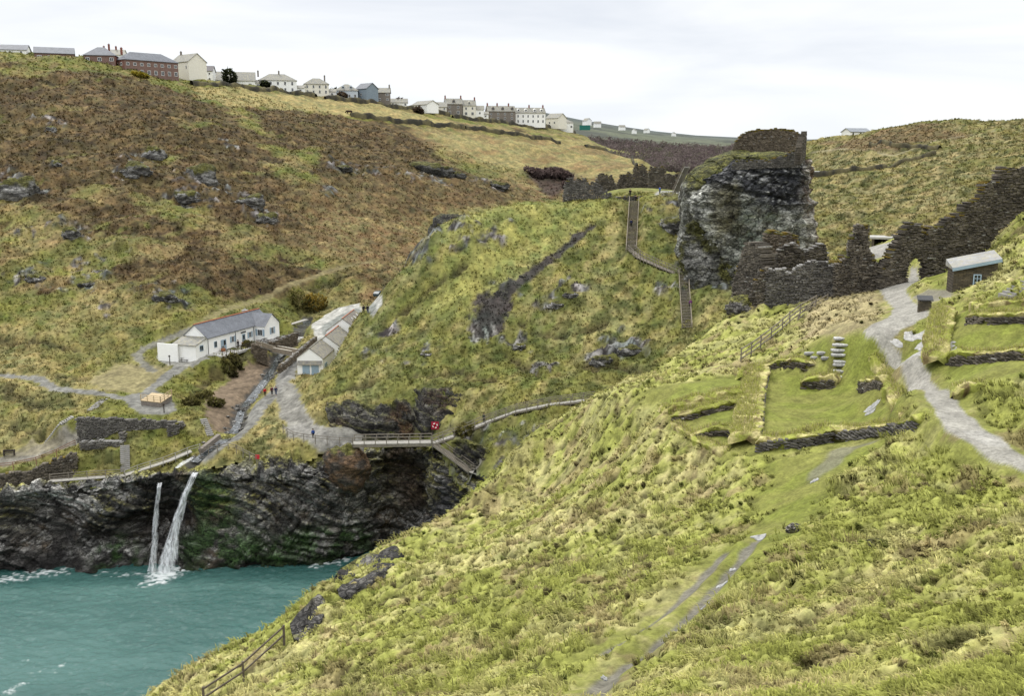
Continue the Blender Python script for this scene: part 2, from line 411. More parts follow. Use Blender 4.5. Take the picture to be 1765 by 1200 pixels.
for poly, py in (([(-140,862,149.5),(0,850,150.8),(50,842,151),(100,836,151.8),(131,806,156.4),(131,782,159.2),(120,785,159.4),(82,800,157.8),(49,815,156.6),(20,817,156.2),(-140,830,154)], 850), ([(131,792,158),(190,792,158.6),(200,806,156.8),(135,810,156.2)], 812)):
    q_ = [P(*k)[:2] for k in poly]; d_ = polydist(MS.X, MS.Y, q_); w_ = 1-sst(-.4, .5, d_); lim = CAMZ+ray(60, py)[1]*MS.Y
    MS.Z = MS.Z*(1-w_)+np.minimum(MS.Z, lim)*w_
# small relief
M_rock = np.zeros(MS.X.shape)
def rock_patch(px, py, r, amp, S=MS, arr=M_rock, **kw):
    c = S.hit(px, py, **kw)
    d = np.hypot(S.X-c[0], S.Y-c[1]) + (vnoise(S.X*.5, S.Y*.5, seed=3)-.5)*r*1.6
    w = 1-sst(r*.5, r, d)
    arr[:] = np.maximum(arr, w)
    n = fbm(S.X*.35+S.Y*.1, S.Y*.35, seed=8, o=4)
    S.Z += w*amp*.3*(np.round(n*6)/6*1.6-.35)
for px, py, r, a in ((30,330,6,2.2),(20,300,5,2),(240,268,5,2.4),(232,298,5,1.6),(345,310,7,2.6),(330,340,6,2),(430,345,6,2.4),(455,375,5,2),(60,475,5,1.6),(150,480,5,1.4),(270,500,5,2),(298,518,4,1.5),(110,395,4,1.5),
                     (130,410,4,1.6),(85,210,4,1.6),(100,280,3,1.2),(400,250,4,1.6),(700,300,7,2.5),(750,305,7,3),(850,318,7,2.6),(175,528,3,1),(560,330,4,1.2),(140,450,4,1.2),(40,400,4,1.2),(590,290,6,2),(640,295,5,2),(210,430,2.5,1)):
    rock_patch(px, py, r, a)
for px, py, r, a in ((780,390,6,1.8),(750,400,5,2.2),(835,395,5,1.2),(720,430,4,1.5),(745,425,3,1),(665,575,3,1.4),(660,600,3,1.4),(1080,600,4,1.4),(1040,620,4,1.4),(1060,605,3,1.2),
                     (870,500,3,1),(950,525,3,.8),(980,500,3,.8),(890,600,3,.9),(1150,500,3,.9),(930,640,2.5,.8),(730,610,3,.9),(1150,350,5,1),(1190,390,7,1.6),(1200,440,6,1.5),(1215,480,5,1.5),(880,760,4,1.2),(930,780,5,1.5),(800,770,4,1.3)):
    rock_patch(px, py, r, a)
flat = np.zeros(MS.X.shape)            # 1 where the ground is trodden or paved
MCOL = np.zeros(MS.X.shape+(3,))
Xm, Ym = MS.X, MS.Y
n1 = fbm(Xm/22, Ym/22, seed=1); n2 = fbm(Xm/6, Ym/6, seed=2); n3 = fbm(Xm/1.7, Ym/1.7, seed=5, o=3)
green = np.array((.125,.130,.030)); straw = np.array((.24,.205,.085)); brown = np.array((.062,.041,.018)); tan = np.array((.185,.132,.06)); dgreen = np.array((.055,.066,.018))
MCOL = mixc(np.broadcast_to(green, MCOL.shape), straw, sst(.38,.68,n1*.45+n2*.35+n3*.25))
MCOL = mixc(MCOL, dgreen, sst(.56,.7,n2*.6+n3*.4)*.75)
def world_poly(S, pix, **kw): return [Pz(*p) if len(p) == 3 else tuple(S.hit(*p, **kw)) for p in pix]
def zone(poly, feather=6, wob=8, sd=21):
    d = polydist(Xm, Ym, poly) + (fbm(Xm/9, Ym/9, seed=sd)-.5)*wob*2.5
    return 1-sst(-feather, feather, d)
hill_l = world_poly(MS, [(-300,60+40),(0,100),(220,120),(330,140),(420,150),(560,165),(800,205),(1000,240),(1150,300),(1050,320),(960,350),(720,440),(600,480),(450,510),(330,555),(200,520),(0,500),(-300,500)])
zl = zone(hill_l, 4, 5)
ds = (Xm*.55+Ym*.83); ac = (Xm*.83-Ym*.55)     # along / across the slope
st = fbm(ds/34, ac/11, seed=31, o=5, gain=.6)
sfine = fbm(ds/5, ac/2.2, seed=33, o=4)
brz = np.maximum.reduce([zone(world_poly(MS, q), 8, 8, 40+i) for i, q in enumerate((
    [(-200,140),(120,125),(260,140),(420,210),(470,280),(560,400),(540,440),(420,390),(250,330),(150,320),(0,330),(-200,320)],
    [(60,340),(200,350),(360,410),(500,450),(470,475),(330,450),(160,410)],
    [(420,185),(560,190),(720,225),(770,280),(640,285),(500,255)],
    [(0,470),(60,470),(70,520),(0,560)], [(200,440),(500,450),(620,470),(560,500),(380,520),(300,480)], [(560,250),(760,280),(900,330),(960,345),(760,380),(620,380),(540,330)], [(220,150),(330,165),(400,190),(300,200)]))])
MCOL = mixc(MCOL, tan, zl*sst(.35,.6,n1*.4+n2*.6)*.65)
brm = sst(.47,.60, st*.55+sfine*.28+brz*.27-(1-zl)*.5)
MCOL = mixc(MCOL, mixc(np.broadcast_to(brown, MCOL.shape), np.array((.125,.088,.039)), sst(.42,.66,fbm(ds/6,ac/2,seed=91)*.6+n3*.4)), brm*.9)
MCOL = mixc(MCOL, brown*.5, brm*sst(.52,.66,fbm(ds/2.5,ac/1.2,seed=92))*.8)
MCOL = mixc(MCOL, green*np.array((.8,.85,.9)), zl*(1-brm)*sst(.52,.64,fbm(ds/40, ac/9, seed=77))*.6)
zd = zone(world_poly(MS, [(520,320),(640,290),(800,305),(960,300),(1060,310),(960,350),(850,358),(745,380),(722,440),(690,470),(600,460),(500,420)]), 6, 8, 51)
MCOL = mixc(MCOL, mixc(np.broadcast_to(np.array((.135,.088,.042)), MCOL.shape), straw*.85, sst(.35,.75,n3*.6+n2*.4)), zd*.95*(1-brm*.6))
zr_ = zone(world_poly(MS, [(700,222),(900,240),(1150,292),(1090,310),(960,300),(850,290),(760,260)]), 4, 4, 52)
MCOL = mixc(MCOL, mixc(np.broadcast_to(np.array((.19,.135,.06)), MCOL.shape), straw, sst(.4,.6,fbm(ds/30,ac/6,seed=90))), zr_*.8)
zf = zone(world_poly(MS, [(325,146),(420,156),(560,172),(700,192),(800,214),(775,220),(600,198),(500,189),(410,183),(350,166)]), 1.2, 1.0, 53)
MCOL = mixc(MCOL, mixc(np.broadcast_to(np.array((.29,.235,.10)), MCOL.shape), np.array((.21,.185,.07)), n2), zf*.95)
zp = zone(world_poly(MS, [(905,290),(960,288),(1000,300),(990,322),(950,335),(920,315)]), 2, 4, 54)
MCOL = mixc(MCOL, np.array((.045,.032,.028)), zp*.9)
for q in ([(60,545),(320,555),(470,500),(560,480),(650,470),(640,500),(540,520),(300,600),(200,640),(60,640)],):
    z_ = zone(world_poly(MS, q), 5, 6, 55); MCOL = mixc(MCOL, np.array((.125,.12,.034)), z_*.7*sst(.3,.6,n2))
mound = world_poly(MS, [(960,345),(850,357),(740,378),(715,440),(650,530),(560,650),(540,700),(700,760),(860,745),(1020,690),(1260,560),(1200,440),(1090,350)])
zm = zone(mound, 3, 3, 56)
MCOL = mixc(MCOL, mixc(np.broadcast_to(np.array((.142,.145,.038)), MCOL.shape), np.array((.235,.210,.085)), sst(.44,.68,fbm(ds/16, ac/4, seed=60)*.6+n3*.4)), zm*.85)
MCOL = mixc(MCOL, np.array((.06,.068,.018)), zm*sst(.56,.66,fbm(Xm/2.6,Ym/2.6,seed=61))*.75)
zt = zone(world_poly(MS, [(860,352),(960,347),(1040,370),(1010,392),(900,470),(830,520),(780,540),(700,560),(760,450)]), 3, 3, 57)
MCOL = mixc(MCOL, np.array((.25,.25,.075)), zt*.6)  # lit top of the mound, its brightness painted into the turf colour
zr = zone(world_poly(MS, [(1388,241),(1500,231),(1570,211),(1765,211),(2200,205),(2200,400),(1765,330),(1650,400),(1500,420),(1395,430)]), 5, 5, 58)
MCOL = mixc(MCOL, mixc(np.broadcast_to(np.array((.135,.125,.038)), MCOL.shape), np.array((.235,.20,.092)), sst(.4,.62,n2*.5+n3*.5)), zr*.9)
MCOL = mixc(MCOL, np.array((.05,.055,.016)), zr*sst(.57,.66,fbm(ds/3,ac/1.8,seed=62,o=3))*.8)
zrb = zone(world_poly(MS, [(1430,245),(1500,233),(1580,213),(1640,213),(1640,240),(1540,262),(1450,262)]), 4, 8, 59)
MCOL = mixc(MCOL, np.array((.12,.075,.045)), zrb*.6)

# paths, paving, stream bed
def paint_line(S, C, F, pix, w, c, rag=.35, strength=.95, **kw):
    ln = [tuple(S.hit(*p, **kw)) for p in pix]
    d, zz = segdist(S.X, S.Y, ln); d = d + (vnoise(S.X*1.1, S.Y*1.1, seed=9)-.5)*rag*2
    m = (1-sst(w*.5-rag*.6, w*.5+rag*.6, d))*strength
    vv = .82+.36*fbm(S.X*.8, S.Y*.8, seed=12)
    C[:] = mixc(C, np.array(c)*1.0, m)*(1+(vv-1)*m)[..., None]
    F[:] = np.maximum(F, 1-sst(w*.5, w*.5+1.2, d)); return ln
def paint_poly(S, C, F, pix, c, rag=.3, strength=.95, shrink=0, **kw):
    pl = world_poly(S, pix, **kw)
    d = polydist(S.X, S.Y, pl) + shrink + (vnoise(S.X*1.1, S.Y*1.1, seed=9)-.5)*rag*2
    m = (1-sst(-rag*.6, rag*.6, d))*strength
    vv = .82+.36*fbm(S.X*.7, S.Y*.7, seed=12)
    C[:] = mixc(C, np.array(c), m)*(1+(vv-1)*m)[..., None]
    F[:] = np.maximum(F, 1-sst(0, 1.2, d)); return pl
gravel = (.175,.172,.158); pale = (.27,.262,.235); worn = (.21,.18,.095)
paint_poly(MS, MCOL, flat, [(150,655),(215,625),(290,632),(285,660),(240,680),(170,672)], worn, 1.2, .8)
paint_line(MS, MCOL, flat, [(330,566),(350,556),(430,522),(480,500),(560,470),(640,452)], 1.6, (.21,.18,.09), .6, .7)
paint_line(MS, MCOL, flat, [(262,640),(240,620),(235,612),(252,600),(300,581),(325,570)], 1.8, (.15,.145,.12), .3)
paint_line(MS, MCOL, flat, [(0,648),(65,653),(92,670),(163,677),(210,686)], 1.9, gravel, .4)
paint_poly(MS, MCOL, flat, [(207,685),(242,677),(261,664),(278,648),(300,630),(322,633),(292,655),(268,672),(296,688),(305,708),(291,716),(245,716),(226,703)], gravel, .25)
paint_poly(MS, MCOL, flat, [(270,612),(352,614),(362,619),(323,634),(292,630),(275,624)], pale, .1)
paint_line(MS, MCOL, flat, [(-120,812),(0,797),(60,783),(95,769),(125,761)], 3.2, (.185,.172,.145), .5)
paint_poly(MS, MCOL, flat, [(10,790),(60,760),(100,752),(110,765),(60,785)], (.17,.15,.10), .6, .8)
paint_poly(MS, MCOL, flat, [(400,645),(455,612),(482,601),(470,640),(432,685),(408,738),(372,748),(354,722),(360,682)], (.16,.118,.082), .7)
paint_line(MS, MCOL, flat, [(362,780),(402,755),(442,708),(474,676),(488,655),(494,640),(510,625)], 3.4, gravel, .35)
paint_line(MS, MCOL, flat, [(486,664),(498,690),(505,715),(525,742),(560,752),(620,758)], 4.0, (.195,.188,.168), .35)
paint_poly(MS, MCOL, flat, [(488,738),(520,730),(575,748),(620,755),(620,762),(560,762),(500,755)], (.20,.192,.172), .35)
paint_poly(MS, MCOL, flat, [(480,655),(510,655),(510,630),(530,600),(515,600),(480,635)], (.20,.195,.18), .2)
paint_poly(MS, MCOL, flat, [(535,557),(560,543),(585,530),(620,522),(660,518),(657,528),(642,548),(600,562),(560,584),(547,592),(541,575)], (.36,.355,.325), .1)
paint_poly(MS, MCOL, flat, [(556,560),(590,540),(620,531),(648,528),(640,548),(600,562),(562,582),(556,574)], (.20,.21,.19), .25)
paint_poly(MS, MCOL, flat, [(1040,338),(1175,338),(1175,328),(1040,328)], (.17,.175,.05), .2)
paint_poly(MS, MCOL, flat, [(1128,337),(1172,337),(1172,330),(1132,330)], (.30,.295,.27), .1)
paint_line(MS, MCOL, flat, [(1400,262),(1540,268),(1620,240),(1712,228)], 1.2, (.25,.22,.14), .5, .6)
stream_px = [(530,548),(520,560),(512,580),(492,598),(478,612),(462,645),(436,678),(420,694),(412,715),(402,738),(380,756),(352,776),(334,792)]
stream_ln = paint_line(MS, MCOL, flat, stream_px, 3.0, (.06,.058,.052), .6)
d_, z_ = segdist(Xm, Ym, stream_ln); MS.Z -= (1-sst(.3, 3.2, d_))*1.0
# shaggy dark banks
for ln_, w_b in (([(362,705),(348,672),(360,655),(385,636),(420,614),(440,606)], 2.4), ([(0,588),(60,592),(130,600)], 1.6), ([(105,650),(150,652),(212,630)], 1.6), ([(545,492),(600,478),(660,466),(700,455)], 2.6), ([(0,668),(45,690),(70,700)], 2.6), ([(20,735),(60,745)], 2.4), ([(545,695),(600,668),(640,660)], 1.6),
        ([(690,540),(740,500),(800,460)], 1.4), ([(720,650),(790,640),(850,655)], 1.8), ([(900,560),(960,580),(1040,560)], 1.4), ([(1000,640),(1060,628),(1100,640)], 2.0), ([(880,610),(930,650)], 1.4), ([(300,575),(360,545),(420,515)], 1.4), ([(560,305),(620,296),(680,300)], 3), ([(700,290),(790,300),(900,325)], 3), ([(470,520),(520,540),(560,530)], 2.2), ([(330,560),(300,585)], 1.2)):
    l_ = [tuple(MS.hit(*q)) for q in ln_]; d_, z_ = segdist(Xm, Ym, l_); d_ = d_+(fbm(Xm/1.6, Ym/1.6, seed=99, o=3)-.5)*w_b*1.8
    m_ = 1-sst(w_b*.2, w_b*.75, d_); MCOL = mixc(MCOL, mixc(np.broadcast_to(np.array((.036,.034,.016)), MCOL.shape), np.array((.10,.085,.035)), n3), m_*.85*(1-flat)); MS.Z -= m_*.6*(1-flat)
# rock colours
slm = sst(.95, 1.5, MSslope)
rk = np.maximum(M_rock*sst(.42,.58,fbm(Xm/1.8, Ym/1.8, seed=73)*.7+n2*.3), slm*.85)*(1-flat)
rcol = mixc(np.broadcast_to(np.array((.032,.030,.028)), MCOL.shape), np.array((.125,.12,.11)), sst(.42,.7,fbm(Xm/1.2+Ym*.3, Ym/1.2, seed=71)))
rcol = mixc(rcol, np.array((.33,.325,.305)), sst(.60,.68,fbm(Xm/.9, Ym/.9, seed=72, o=3))*.75)
MCOL = mixc(MCOL, rcol, rk)
# the dark earth scarp across the mound
scarp = [tuple(MS.hit(*p)) for p in [(1018,393),(960,440),(905,480),(880,500),(858,516)]]
d_, z_ = segdist(Xm, Ym, scarp); q = 1-sst(.6, 1.3, d_+(fbm(Xm/2.2,Ym/2.2,seed=94)-.5)*2.2); MCOL = mixc(MCOL, np.array((.06,.053,.047)), q)
c_ = [tuple(MS.hit(*p)) for p in [(850,520),(835,560)]]
d_, z_ = segdist(Xm, Ym, c_); q = 1-sst(2.7, 3.7, d_+(fbm(Xm/1.8,Ym/1.8,seed=95)-.5)*5); MCOL = mixc(MCOL, mixc(np.broadcast_to(np.array((.052,.047,.042)), MCOL.shape), np.array((.32,.31,.28)), sst(.50,.60,fbm((ds+ac)/.8, (Xm*0+MS.Z)/3, seed=98))*sst(.5,-2.0,MS.Z-float(MS.hit(845,548)[2]))), q)
MS.Z += -q*.5
MCOL *= (.62+.76*fbm(Xm/.9, Ym/.9, seed=81, o=2))[..., None]
hueq = (fbm(Xm/2.4, Ym/2.4, seed=83, o=3)-.5)[..., None]*(1-flat)[..., None]
MCOL = MCOL*(1+hueq*np.array((.9,.55,.6)))
# fine relief
MS.Z += ((fbm(Xm/14, Ym/14, seed=44, o=3)-.5)*3.0*sst(200,260,Ym) + (fbm(Xm/5, Ym/5, seed=41, o=4)-.5)*(2.0-1.0*zm) + (fbm(Xm/1.2, Ym/1.2, seed=42, o=2)-.5)*.7)*(1-flat*.95)*(1+.6*M_rock)
MS.Z += (vnoise(Xm/.9+9, Ym/.9, seed=43)-.5)*.6*rk
# shore: everything seaward of the cliff edge goes under water
ctp = [(p[0], p[1]) for p in CT]
sea_poly = [(-900, 60)] + [(-900, ctp[0][1])] + ctp + [(120, 118), (120, 60)]
dsea = polydist(Xm, Ym, sea_poly) - 1.0 + (fbm(Xm/3.5, Ym/3.5, seed=97, o=3)-.5)*4.5
MS.Z -= (1-sst(-.7, 2.6, dsea))*.8
M_MAT = mat_ground('turf and bracken', 1.3, .25)
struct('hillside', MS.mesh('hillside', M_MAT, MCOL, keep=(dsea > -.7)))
# ------------------------------------------------------------------ island slope in the foreground
I = []
I += Z_((1230,700,49.5),(1310,775,49.6),(1440,700,49.5),(1200,745,49.2),(1160,692,49.3),(1280,655,49.5),(1500,720,50.1),(1390,660,49.7),(1140,712,49.1),(1200,765,49.0),(1300,786,49.2),(1440,765,50.3),(1540,735,51.2),(1400,775,50.3),(1350,720,49.5),(1520,660,50.6),
        (1450,650,50.2),(1450,618,51.4),(1450,588,52.5),(1440,565,52.8),(1380,600,51.0),(1320,625,49.9))
I += Z_((1765,805,53.5),(1640,690,53.4),(1600,640,53.4),(1560,620,53.4),(1500,577,53.4),(1540,545,53.6),(1560,512,53.8),(1545,490,54),(1575,485,54),(1580,466,54.2),(1700,760,53.3))
I += Z_((1765,700,55.2),(1660,620,54.2),(1700,600,54.8),(1765,600,55.2),(1765,545,56.3),(1640,560,54.6),(1765,480,58),(1680,500,55.4),(1640,505,55.0),(1620,510,54.5),(1730,470,57),(1680,650,54.4),(1765,760,54.2))
I += Y_((1720,440,84),(1765,400,80),(1765,350,92),(1850,330,92),(1950,400,70),(1700,430,90),(1610,480,88))
I += Y_((1050,690,70),(1120,680,67),(1020,700,74),(900,765,84),(880,800,85),(265,1200,52),(380,1125,55),(500,1062,60),(590,990,66),(690,938,72),(760,905,77),(820,862,82),(885,832,85),(905,745,88),(1020,692,84),(1060,662,85),(1130,640,86),(1200,590,88),(1250,548,90),(1290,524,92),
        (1200,655,75),(1200,622,82),(1290,600,80),(1300,560,87),(1350,560,83),(1400,522,88),(1440,560,74),(1490,525,82),(1440,515,88),(1370,520,92),(1500,500,90))
I += Y_((1765,900,28.6),(1765,1000,22.5),(1765,1100,17),(1765,1200,13),(1400,1200,16),(1400,1000,29),(1500,900,36),(1600,850,36.5),(1460,775,47),(1300,930,36),(1160,1070,29.5),(1040,1170,25.5),(1000,1200,25),(800,1200,31),(600,1200,37),(400,1200,45),(1000,1000,41),
        (800,1000,51),(1000,900,54),(800,950,62),(1200,850,50),(1200,950,41),(1100,780,63),(1000,765,73),(950,850,69),(1250,802,51),(900,900,65),(650,1050,52),(1400,850,42.5),(1650,960,27),(2100,1000,20),(2100,800,34),(2100,600,55))
I += [(4,6,61.5),(0,10,58.5),(8,7,62),(-6,14,54.5),(-14,20,48.5),(-24,28,40),(10,12,58.5),(14,8,62),(-10,6,57),(-20,10,49)]
for px,py,Y in ((265,1200,52),(380,1125,55),(500,1062,60),(590,990,66),(690,938,72),(760,905,77),(820,862,82),(885,832,85)):
    x,y,z = P(px,py,Y); I.append((x-5, y+8, z-18)); I.append((x-12, y+16, z-36))
I += [(-40,30,25),(-52,40,10),(-46,20,22)]
for px,py,Y in ((905,745,88),(1020,692,84),(1060,662,85),(1130,640,86),(1200,590,88),(1250,548,90),(1290,524,92)):
    x,y,z = P(px,py,Y); I.append((x-1, y+10, z-12)); I.append((x, y+24, z-30))
I += [(P(px,300,Y)[0], Y, z) for px,Y,z in ((1370,104,50),(1370,122,35),(1440,110,53.8),(1500,110,54.2),(1560,118,54.5),(1640,118,56),(1765,112,60),(1440,125,50),(1560,132,52),(1900,125,62))]
IS = Surf(I, -1.0, .98, .0023, 5.5, 134, 1.0042, 1.0)
Xi, Yi = IS.X, IS.Y
iflat = np.zeros(Xi.shape)
m1 = fbm(Xi/9, Yi/9, seed=101); m2 = fbm(Xi/2.2, Yi/2.2, seed=102); m3 = fbm(Xi/.7, Yi/.7, seed=105, o=3)
ig = np.array((.180,.188,.046)); istraw = np.array((.35,.31,.145)); idk = np.array((.070,.090,.017)); ibr = np.array((.135,.100,.055)); lawn = np.array((.155,.175,.032))
ICOL = mixc(np.broadcast_to(ig, Xi.shape+(3,)), istraw, sst(.42,.66,m1*.3+m2*.4+m3*.3)*.85)
ICOL = mixc(ICOL, idk, sst(.59,.70,m2*.65+m3*.35)*.5)
ICOL = mixc(ICOL, ibr*1.3, sst(.60,.70,fbm(Xi/1.6,Yi/1.6,seed=107))*.6)
def izone(pix, feather=.6, wob=.5, sd=121, **kw):
    d = polydist(Xi, Yi, world_poly(IS, pix, **kw)) + (fbm(Xi/1.5, Yi/1.5, seed=sd)-.5)*wob*2.5
    return 1-sst(-feather, feather, d)
LAWN_PX = [(1075,692),(1200,657),(1300,642),(1440,640),(1515,600),(1545,690),(1585,735),(1460,768),(1320,792),(1240,778),(1190,760),(1150,735),(1130,700)]
LAWN2_PX = [(1545,585),(1610,550),(1640,535),(1765,520),(1900,560),(1900,640),(1765,655),(1690,660),(1650,665),(1600,635),(1560,607)]
zl1 = np.maximum.reduce([izone(LAWN_PX), izone(LAWN2_PX), izone([(1380,625),(1440,560),(1485,555),(1490,590),(1510,620),(1450,640)],.5,.5),izone([(1330,785),(1560,742),(1520,765),(1420,850),(1340,960),(1270,1010),(1230,1010),(1300,900)],.8,.8), izone([(1500,505),(1630,500),(1640,440),(1590,470),(1600,500)],.5,.4)])
lawnc = mixc(np.broadcast_to(lawn, Xi.shape+(3,)), np.array((.175,.175,.045)), sst(.35,.65,fbm(Xi/1.8,Yi/1.8,seed=130))*.8)
ICOL = mixc(ICOL, lawnc, zl1*.92)
zb = izone([(1390,530),(1440,500),(1510,500),(1530,530),(1510,560),(1440,590),(1385,590)], .5, .6, 122)
ICOL = mixc(ICOL, mixc(np.broadcast_to(np.array((.20,.155,.095)), Xi.shape+(3,)), np.array((.27,.235,.12)), m3), zb*.85)
iflat = np.maximum(iflat, zl1*.8)
PATH_PX = [(1505,497),(1522,515),(1536,532),(1530,548),(1485,572),(1490,590),(1522,615),(1552,655),(1566,690),(1580,706),(1620,736,53.4),(1680,772,53.4),(1765,812,53.4),(1835,852,53.4),(1850,832,53.4),(1765,784,53.4),(1735,762,53.4),(1700,740,53.4),(1662,700),(1640,670),(1602,640),(1556,606),(1540,588),(1556,570),(1606,545),(1592,527),(1572,511),(1562,500),(1590,482),(1583,462),(1568,462),(1560,486),(1530,494)]
paint_poly(IS, ICOL, iflat, PATH_PX, (.285,.272,.242), .10, .95, .12)
paint_poly(IS, ICOL, iflat, [(1572,512),(1600,500),(1640,500),(1640,514),(1610,520),(1590,524)], (.21,.195,.15), .12)
paint_poly(IS, ICOL, iflat, [(1650,742,53.4),(1700,768,53.4),(1738,772,53.4),(1725,754,53.4),(1690,742,53.4)], (.33,.32,.29), .2, .6)
paint_poly(IS, ICOL, iflat, [(1490,452),(1500,425),(1560,415),(1600,440),(1580,455)], (.27,.26,.235), .15, ymin=100)
def rut(pix, w): return paint_line(IS, ICOL, iflat, pix, w, (.150,.140,.115), .17, .95)
r1 = rut([(1010,1210),(1050,1165),(1110,1125),(1165,1080),(1215,1030),(1245,995),(1265,975),(1285,950),(1310,925)], .52)
r2_ = rut([(1000,1150),(1040,1128),(1100,1088),(1150,1052),(1180,1025),(1225,980),(1250,950)], .36)
paint_line(IS, ICOL, iflat, [(1400,825),(1430,800),(1455,775),(1500,765)], .9, (.165,.155,.12), .35, .7)
for ln, dep in ((r1, .22), (r2_, .16)):
    d_, z_ = segdist(Xi, Yi, ln); IS.Z -= (1-sst(.05, .55, d_))*dep
carve(IS, [Pz(*q) for q in ((1600,680,53.4),(1660,722,53.4),(1720,765,53.4),(1765,797,53.4),(1850,845,53.4))], 2.0, 1.2, .0)
# bulges of turf on the rim
for px, py, r, h in ((850,862,2.6,1.6),(905,790,2.6,1.5),(885,825,2.0,1.0),(560,1030,2.2,1.2)):
    c = IS.hit(px, py); d_ = np.hypot(Xi-c[0], Yi-c[1]) + (fbm(Xi/1.2, Yi/1.2, seed=150)-.5)*r; w_ = 1-sst(0, r, d_); IS.Z += w_*h*.6
    ICOL = mixc(ICOL, np.array((.13,.115,.04)), w_*.5)
cutdown(IS, [tuple(IS.hit(*q)) for q in ((1655,805),(1705,835),(1765,866))]+[P(1850,915,30)], 1.2, 1.3, .6)
cutdown(IS, [P(905,745,88), P(960,722,86), P(1020,696,84), P(1060,668,85)], 3, 3, .9)
# tussocky relief
gx, gy = IS.grad(); isl = np.hypot(gx, gy)
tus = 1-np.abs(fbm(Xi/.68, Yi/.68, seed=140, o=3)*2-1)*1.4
rough = (1-np.clip(iflat, 0, 1)*.96)
IS.Z += ((tus-.5)*.40 + (fbm(Xi/3, Yi/3, seed=141)-.5)*.9 + (fbm(Xi/.35, Yi/.35, seed=142, o=2)-.5)*.16)*rough*np.clip(Yi/14, .15, 1)
irk = sst(1.5, 2.4, isl)*(1-iflat)
ICOL = mixc(ICOL, mixc(np.broadcast_to(np.array((.035,.031,.028)), Xi.shape+(3,)), np.array((.14,.13,.11)), m2), irk*.9)
ICOL *= (.50+1.08*sst(.15,.9,tus)*1.0)[..., None]**(rough[..., None])  # light tops and shaded pits of the tussocks put into the colour
IS_MAT = mat_ground('tussock grass turf', 6.0, 1.1, .7, .06, .6, 1.4)
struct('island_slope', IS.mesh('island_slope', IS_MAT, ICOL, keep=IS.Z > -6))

# ------------------------------------------------------------------ grass blades
def grass(name, S, C, n, blades, hrange, wrange, keepfn, lean, seed, mat, ylo, yhi, tlo, thi, jit=.35, power=0.0, cj=.22, root=.9, lay=(.25,.8), tussock=None):
    r = np.random.default_rng(seed)
    t = r.uniform(tlo, thi, n); ly = r.uniform(np.log(ylo), np.log(yhi), n); Y = np.exp(ly); X = t*Y
    k = keepfn(X, Y) > r.uniform(0, 1, n)
    X = X[k]; Y = Y[k]; m = len(X); Zc = S.sample(X, Y)
    base = S.sample(X, Y, C)
    big = 1+1.2*sst(.52,.72,fbm(X/.9, Y/.9, seed=seed+5))
    if tussock is not None: big = big*0+1; base = base*.35+np.array(tussock)*.65
    h = r.uniform(*hrange, m)*np.clip(Y/34, .42, 1)*big*(1+.12*np.log(Y/ylo)); ang0 = lean(X, Y, r)
    tint = r.normal(1, cj, m); straw_f = sst(.45,.75,fbm(X/1.3, Y/1.3, seed=seed+9))*.6
    X = np.repeat(X, blades); Y = np.repeat(Y, blades); Zc = np.repeat(Zc, blades); h = np.repeat(h, blades)*r.uniform(.6, 1.15, m*blades)
    base = np.repeat(base, blades, 0)*np.clip(np.repeat(tint, blades), .4, 1.7)[:, None]*r.uniform(.8, 1.2, m*blades)[:, None]
    sf = np.repeat(straw_f, blades)
    N = len(X); a = np.repeat(ang0, blades)+r.normal(0, .55, N)
    rad = h*jit*r.uniform(0, 1, N); ph = r.uniform(0, 6.283, N)
    bx = X+rad*np.cos(ph); by = Y+rad*np.sin(ph); bz = Zc-.06*h
    w = r.uniform(*wrange, N)*(Y/ylo)**power
    ln = r.uniform(*lay, N)
    dx, dy = np.cos(a)*ln, np.sin(a)*ln
    sx, sy = -np.sin(a+r.normal(0,.8,N)), np.cos(a)
    p0 = np.stack([bx-sx*w/2, by-sy*w/2, bz], -1); p1 = np.stack([bx+sx*w/2, by+sy*w/2, bz], -1)
    mx_, my, mz = bx+dx*h*.35, by+dy*h*.35, bz+h*.62
    p2 = np.stack([mx_+sx*w*.38, my+sy*w*.38, mz], -1); p3 = np.stack([mx_-sx*w*.38, my-sy*w*.38, mz], -1)
    p4 = np.stack([bx+dx*h*.95, by+dy*h*.95, bz+h*(1.02-.45*ln)], -1)
    V = np.stack([p0, p1, p2, p3, p4], 1).reshape(-1, 3)
    o = np.arange(N)[:, None]*5
    F = np.concatenate([o+np.array([[0,1,2]]), o+np.array([[0,2,3]]), o+np.array([[3,2,4]])], 0)
    tip = mixc(base*1.25, np.array((.42,.37,.18)), sf)
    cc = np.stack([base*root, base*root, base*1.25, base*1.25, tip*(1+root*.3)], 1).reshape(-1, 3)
    o_ = struct(name, mesh_np(name, V, F, mat, cc)); o_['kind'] = 'stuff'
    tag(o_, cat='grass'); return o_
def downhill(S):
    gx, gy = S.grad()
    def f(X, Y, r):
        a = np.arctan2(-S.sample(X, Y, gy), -S.sample(X, Y, gx))
        return a + (fbm(X/1.5, Y/1.5, seed=201)-.5)*5.0
    return f
GM = mat_vcol('grass blades', .8, .1, .12, 2., .72)
dh_i = downhill(IS)
def keep_i(X, Y):
    f = IS.sample(X, Y, iflat); z = IS.sample(X, Y); rk_ = IS.sample(X, Y, irk)
    return np.clip(1-f*1.3, 0, 1)*(z > 4)*(1-rk_*.8)
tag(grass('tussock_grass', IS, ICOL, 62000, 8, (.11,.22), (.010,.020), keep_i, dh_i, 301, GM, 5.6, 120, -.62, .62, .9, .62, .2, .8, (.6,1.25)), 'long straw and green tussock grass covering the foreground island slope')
def keep_l(X, Y):
    f = IS.sample(X, Y, zl1); g = IS.sample(X, Y, iflat)
    return np.clip(f*1.2, 0, 1)*(g < .9)*.8
